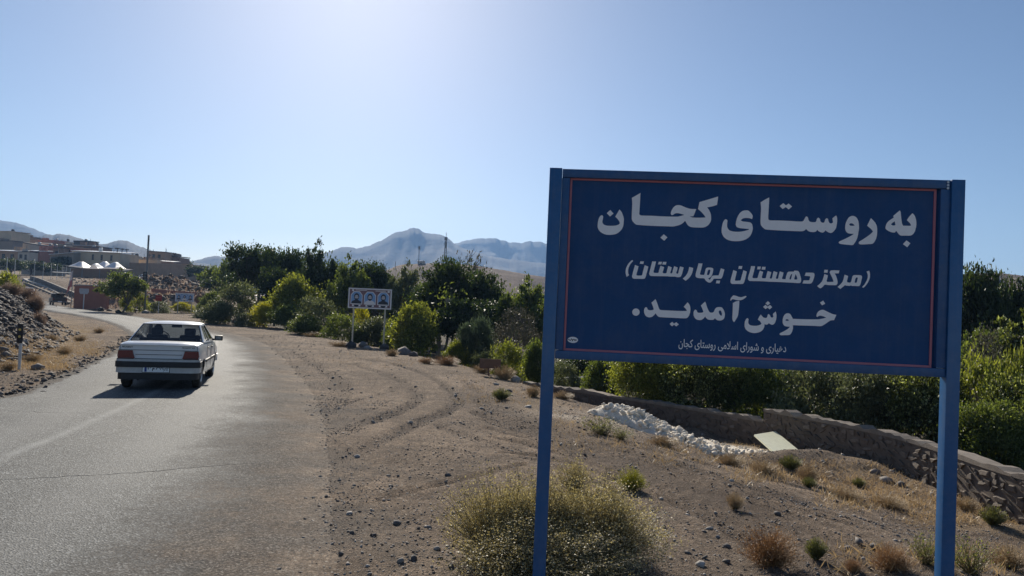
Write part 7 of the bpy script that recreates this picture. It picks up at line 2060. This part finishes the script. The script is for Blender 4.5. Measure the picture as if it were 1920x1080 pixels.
# ---- white lime heap
def lime_heap():
    g0 = ground_at(1215, 812)
    r = np.random.default_rng(6)
    ax, bx2 = ground_at(1150, 790), ground_at(1370, 838)
    n_u, n_v = 110, 44
    V = []; LP = []
    dirv = np.array([bx2.x - ax.x, bx2.y - ax.y]); L = np.linalg.norm(dirv); dirv /= L
    nv_ = np.array([-dirv[1], dirv[0]]) if dirv[0] * 1 > 0 else np.array([dirv[1], -dirv[0]])
    for j in range(n_v + 1):
        v = j / n_v * 2 - 1
        for i in range(n_u + 1):
            u = i / n_u
            x = ax.x + dirv[0] * L * u + nv_[0] * (v * 1.5 - .35); y = ax.y + dirv[1] * L * u + nv_[1] * (v * 1.5 - .35)
            prof = sstep(0, .10, u) * (1 - .85 * sstep(.22, .62, u)) * sstep(1, .8, u)
            ridge_ = max(0, 1 - abs((v - .35) / .75) ** 1.6)
            lump = abs(float(vnoise(np.array([x * 6.6]), np.array([y * 6.6]), 71)[0])) + .55 * abs(float(vnoise(np.array([x * 13]), np.array([y * 13]), 72)[0]))
            edge_ = sstep(1.0, .72, abs(v) + .25 * float(vnoise(np.array([u * 9]), np.array([v]), 75)[0])) * sstep(0, .05, u) * sstep(1, .9, u)
            h = (.04 + .16 * prof * ridge_ + .17 * lump * (.2 + prof)) * edge_ - .10 * (1 - edge_) - .02
            if edge_ > .5: LP.append((x - g0.x, y - g0.y, H(x, y) + h - g0.z, .25 + prof))
            V.append((x - g0.x, y - g0.y, H(x, y) + h - g0.z))
    F = [(j * (n_u + 1) + i, j * (n_u + 1) + i + 1, (j + 1) * (n_u + 1) + i + 1, (j + 1) * (n_u + 1) + i) for j in range(n_v) for i in range(n_u)]
    t = NT('lime'); nn = t.noise(t.objc(), 26, 6, .7)
    m = t.fin(t.ramp(nn, [(.3, (.56, .49, .39)), (.6, (.82, .74, .62))]), .95, t.bump(nn, .8, .03))
    o = link('lime_heap', mesh_np('lime_heap', V, F, False), m); o.location = g0
    tag(o, 'lumpy white lime heap lying in front of the stone wall', 'heap')
    LP = np.array(LP); pick = r.choice(len(LP), 900, p=LP[:, 3] / LP[:, 3].sum())
    PP = LP[pick, :3] + np.column_stack([r.normal(0, .04, 900), r.normal(0, .04, 900), r.uniform(0, .03, 900)])
    lm = stone_cloud('lump', PP, (.02 + .065 * r.uniform(0, 1, 900) ** 2) * (.5 + LP[pick, 3] * .6), m, 15, .8); lm.parent = o
lime_heap()
# ---- pale yellow board leaning on the ground by the wall break
def board():
    a, b, c = at(1414, 817, 16.2), at(1452, 837, 14.9), at(1496, 839, 15.4)
    a.z, b.z, c.z = H(a.x, a.y) + .30, H(b.x, b.y) + .06, H(c.x, c.y) + .10
    d = a + (c - b) * .95; d.z += .03
    o0 = ground_at(1452, 838)
    n = (b - a).cross(c - b).normalized()
    if n.z < 0: n = -n
    P = [a, b, c, d]
    m = MB().add([p - o0 for p in P] + [p - o0 - n * .035 for p in P], [(0, 1, 2, 3), (7, 6, 5, 4), (0, 4, 5, 1), (1, 5, 6, 2), (2, 6, 7, 3), (3, 7, 4, 0)])
    o = m.build('discarded_board', paint('pale_yellow_laminate', (0.66, 0.66, 0.50), .5, .08, 5, dust=.3)); o.location = o0
    tag(o, 'pale yellow green flat board leaning on the ground at the wall break', 'board')
board()
# ---- dry branches by the terrace edge
def branches():
    g = ground_at(962, 712)
    r = np.random.default_rng(12)
    L = []
    for k in range(26):
        a = np.array([r.normal(0, .5), r.normal(0, .3), r.uniform(0, .15)])
        b = a + np.array([r.normal(0, .7), r.normal(0, .4), r.uniform(.1, .6)])
        L.append((bez(a, b, r, .15, 6), .018, .006))
    V, F = tubes(L, 5)
    o = link('dry_branches', mesh_np('dry_branches', V, F, True), PALEBARK); o.location = g
    tag(o, 'tangle of pale dry branches lying below the rusty little sign', 'branches')
branches()
# ---- air between here and the mountains
hz = MB().box((0, 1500, 165), (9000, 4400, 352)).build('haze', None)
t = NT('haze_air')
for nd in list(t.n):
    if nd.type == 'BSDF_PRINCIPLED': t.n.remove(nd)
pv = t.new('ShaderNodeVolumePrincipled')
pv.inputs['Color'].default_value = (0.32, 0.56, 1.0, 1)
pv.inputs['Density'].default_value = 0.00019
pv.inputs['Anisotropy'].default_value = 0.22
t.l.new(pv.outputs[0], t.out.inputs['Volume'])
hz.data.materials.append(t.mat)
tag(hz, kind='stuff')
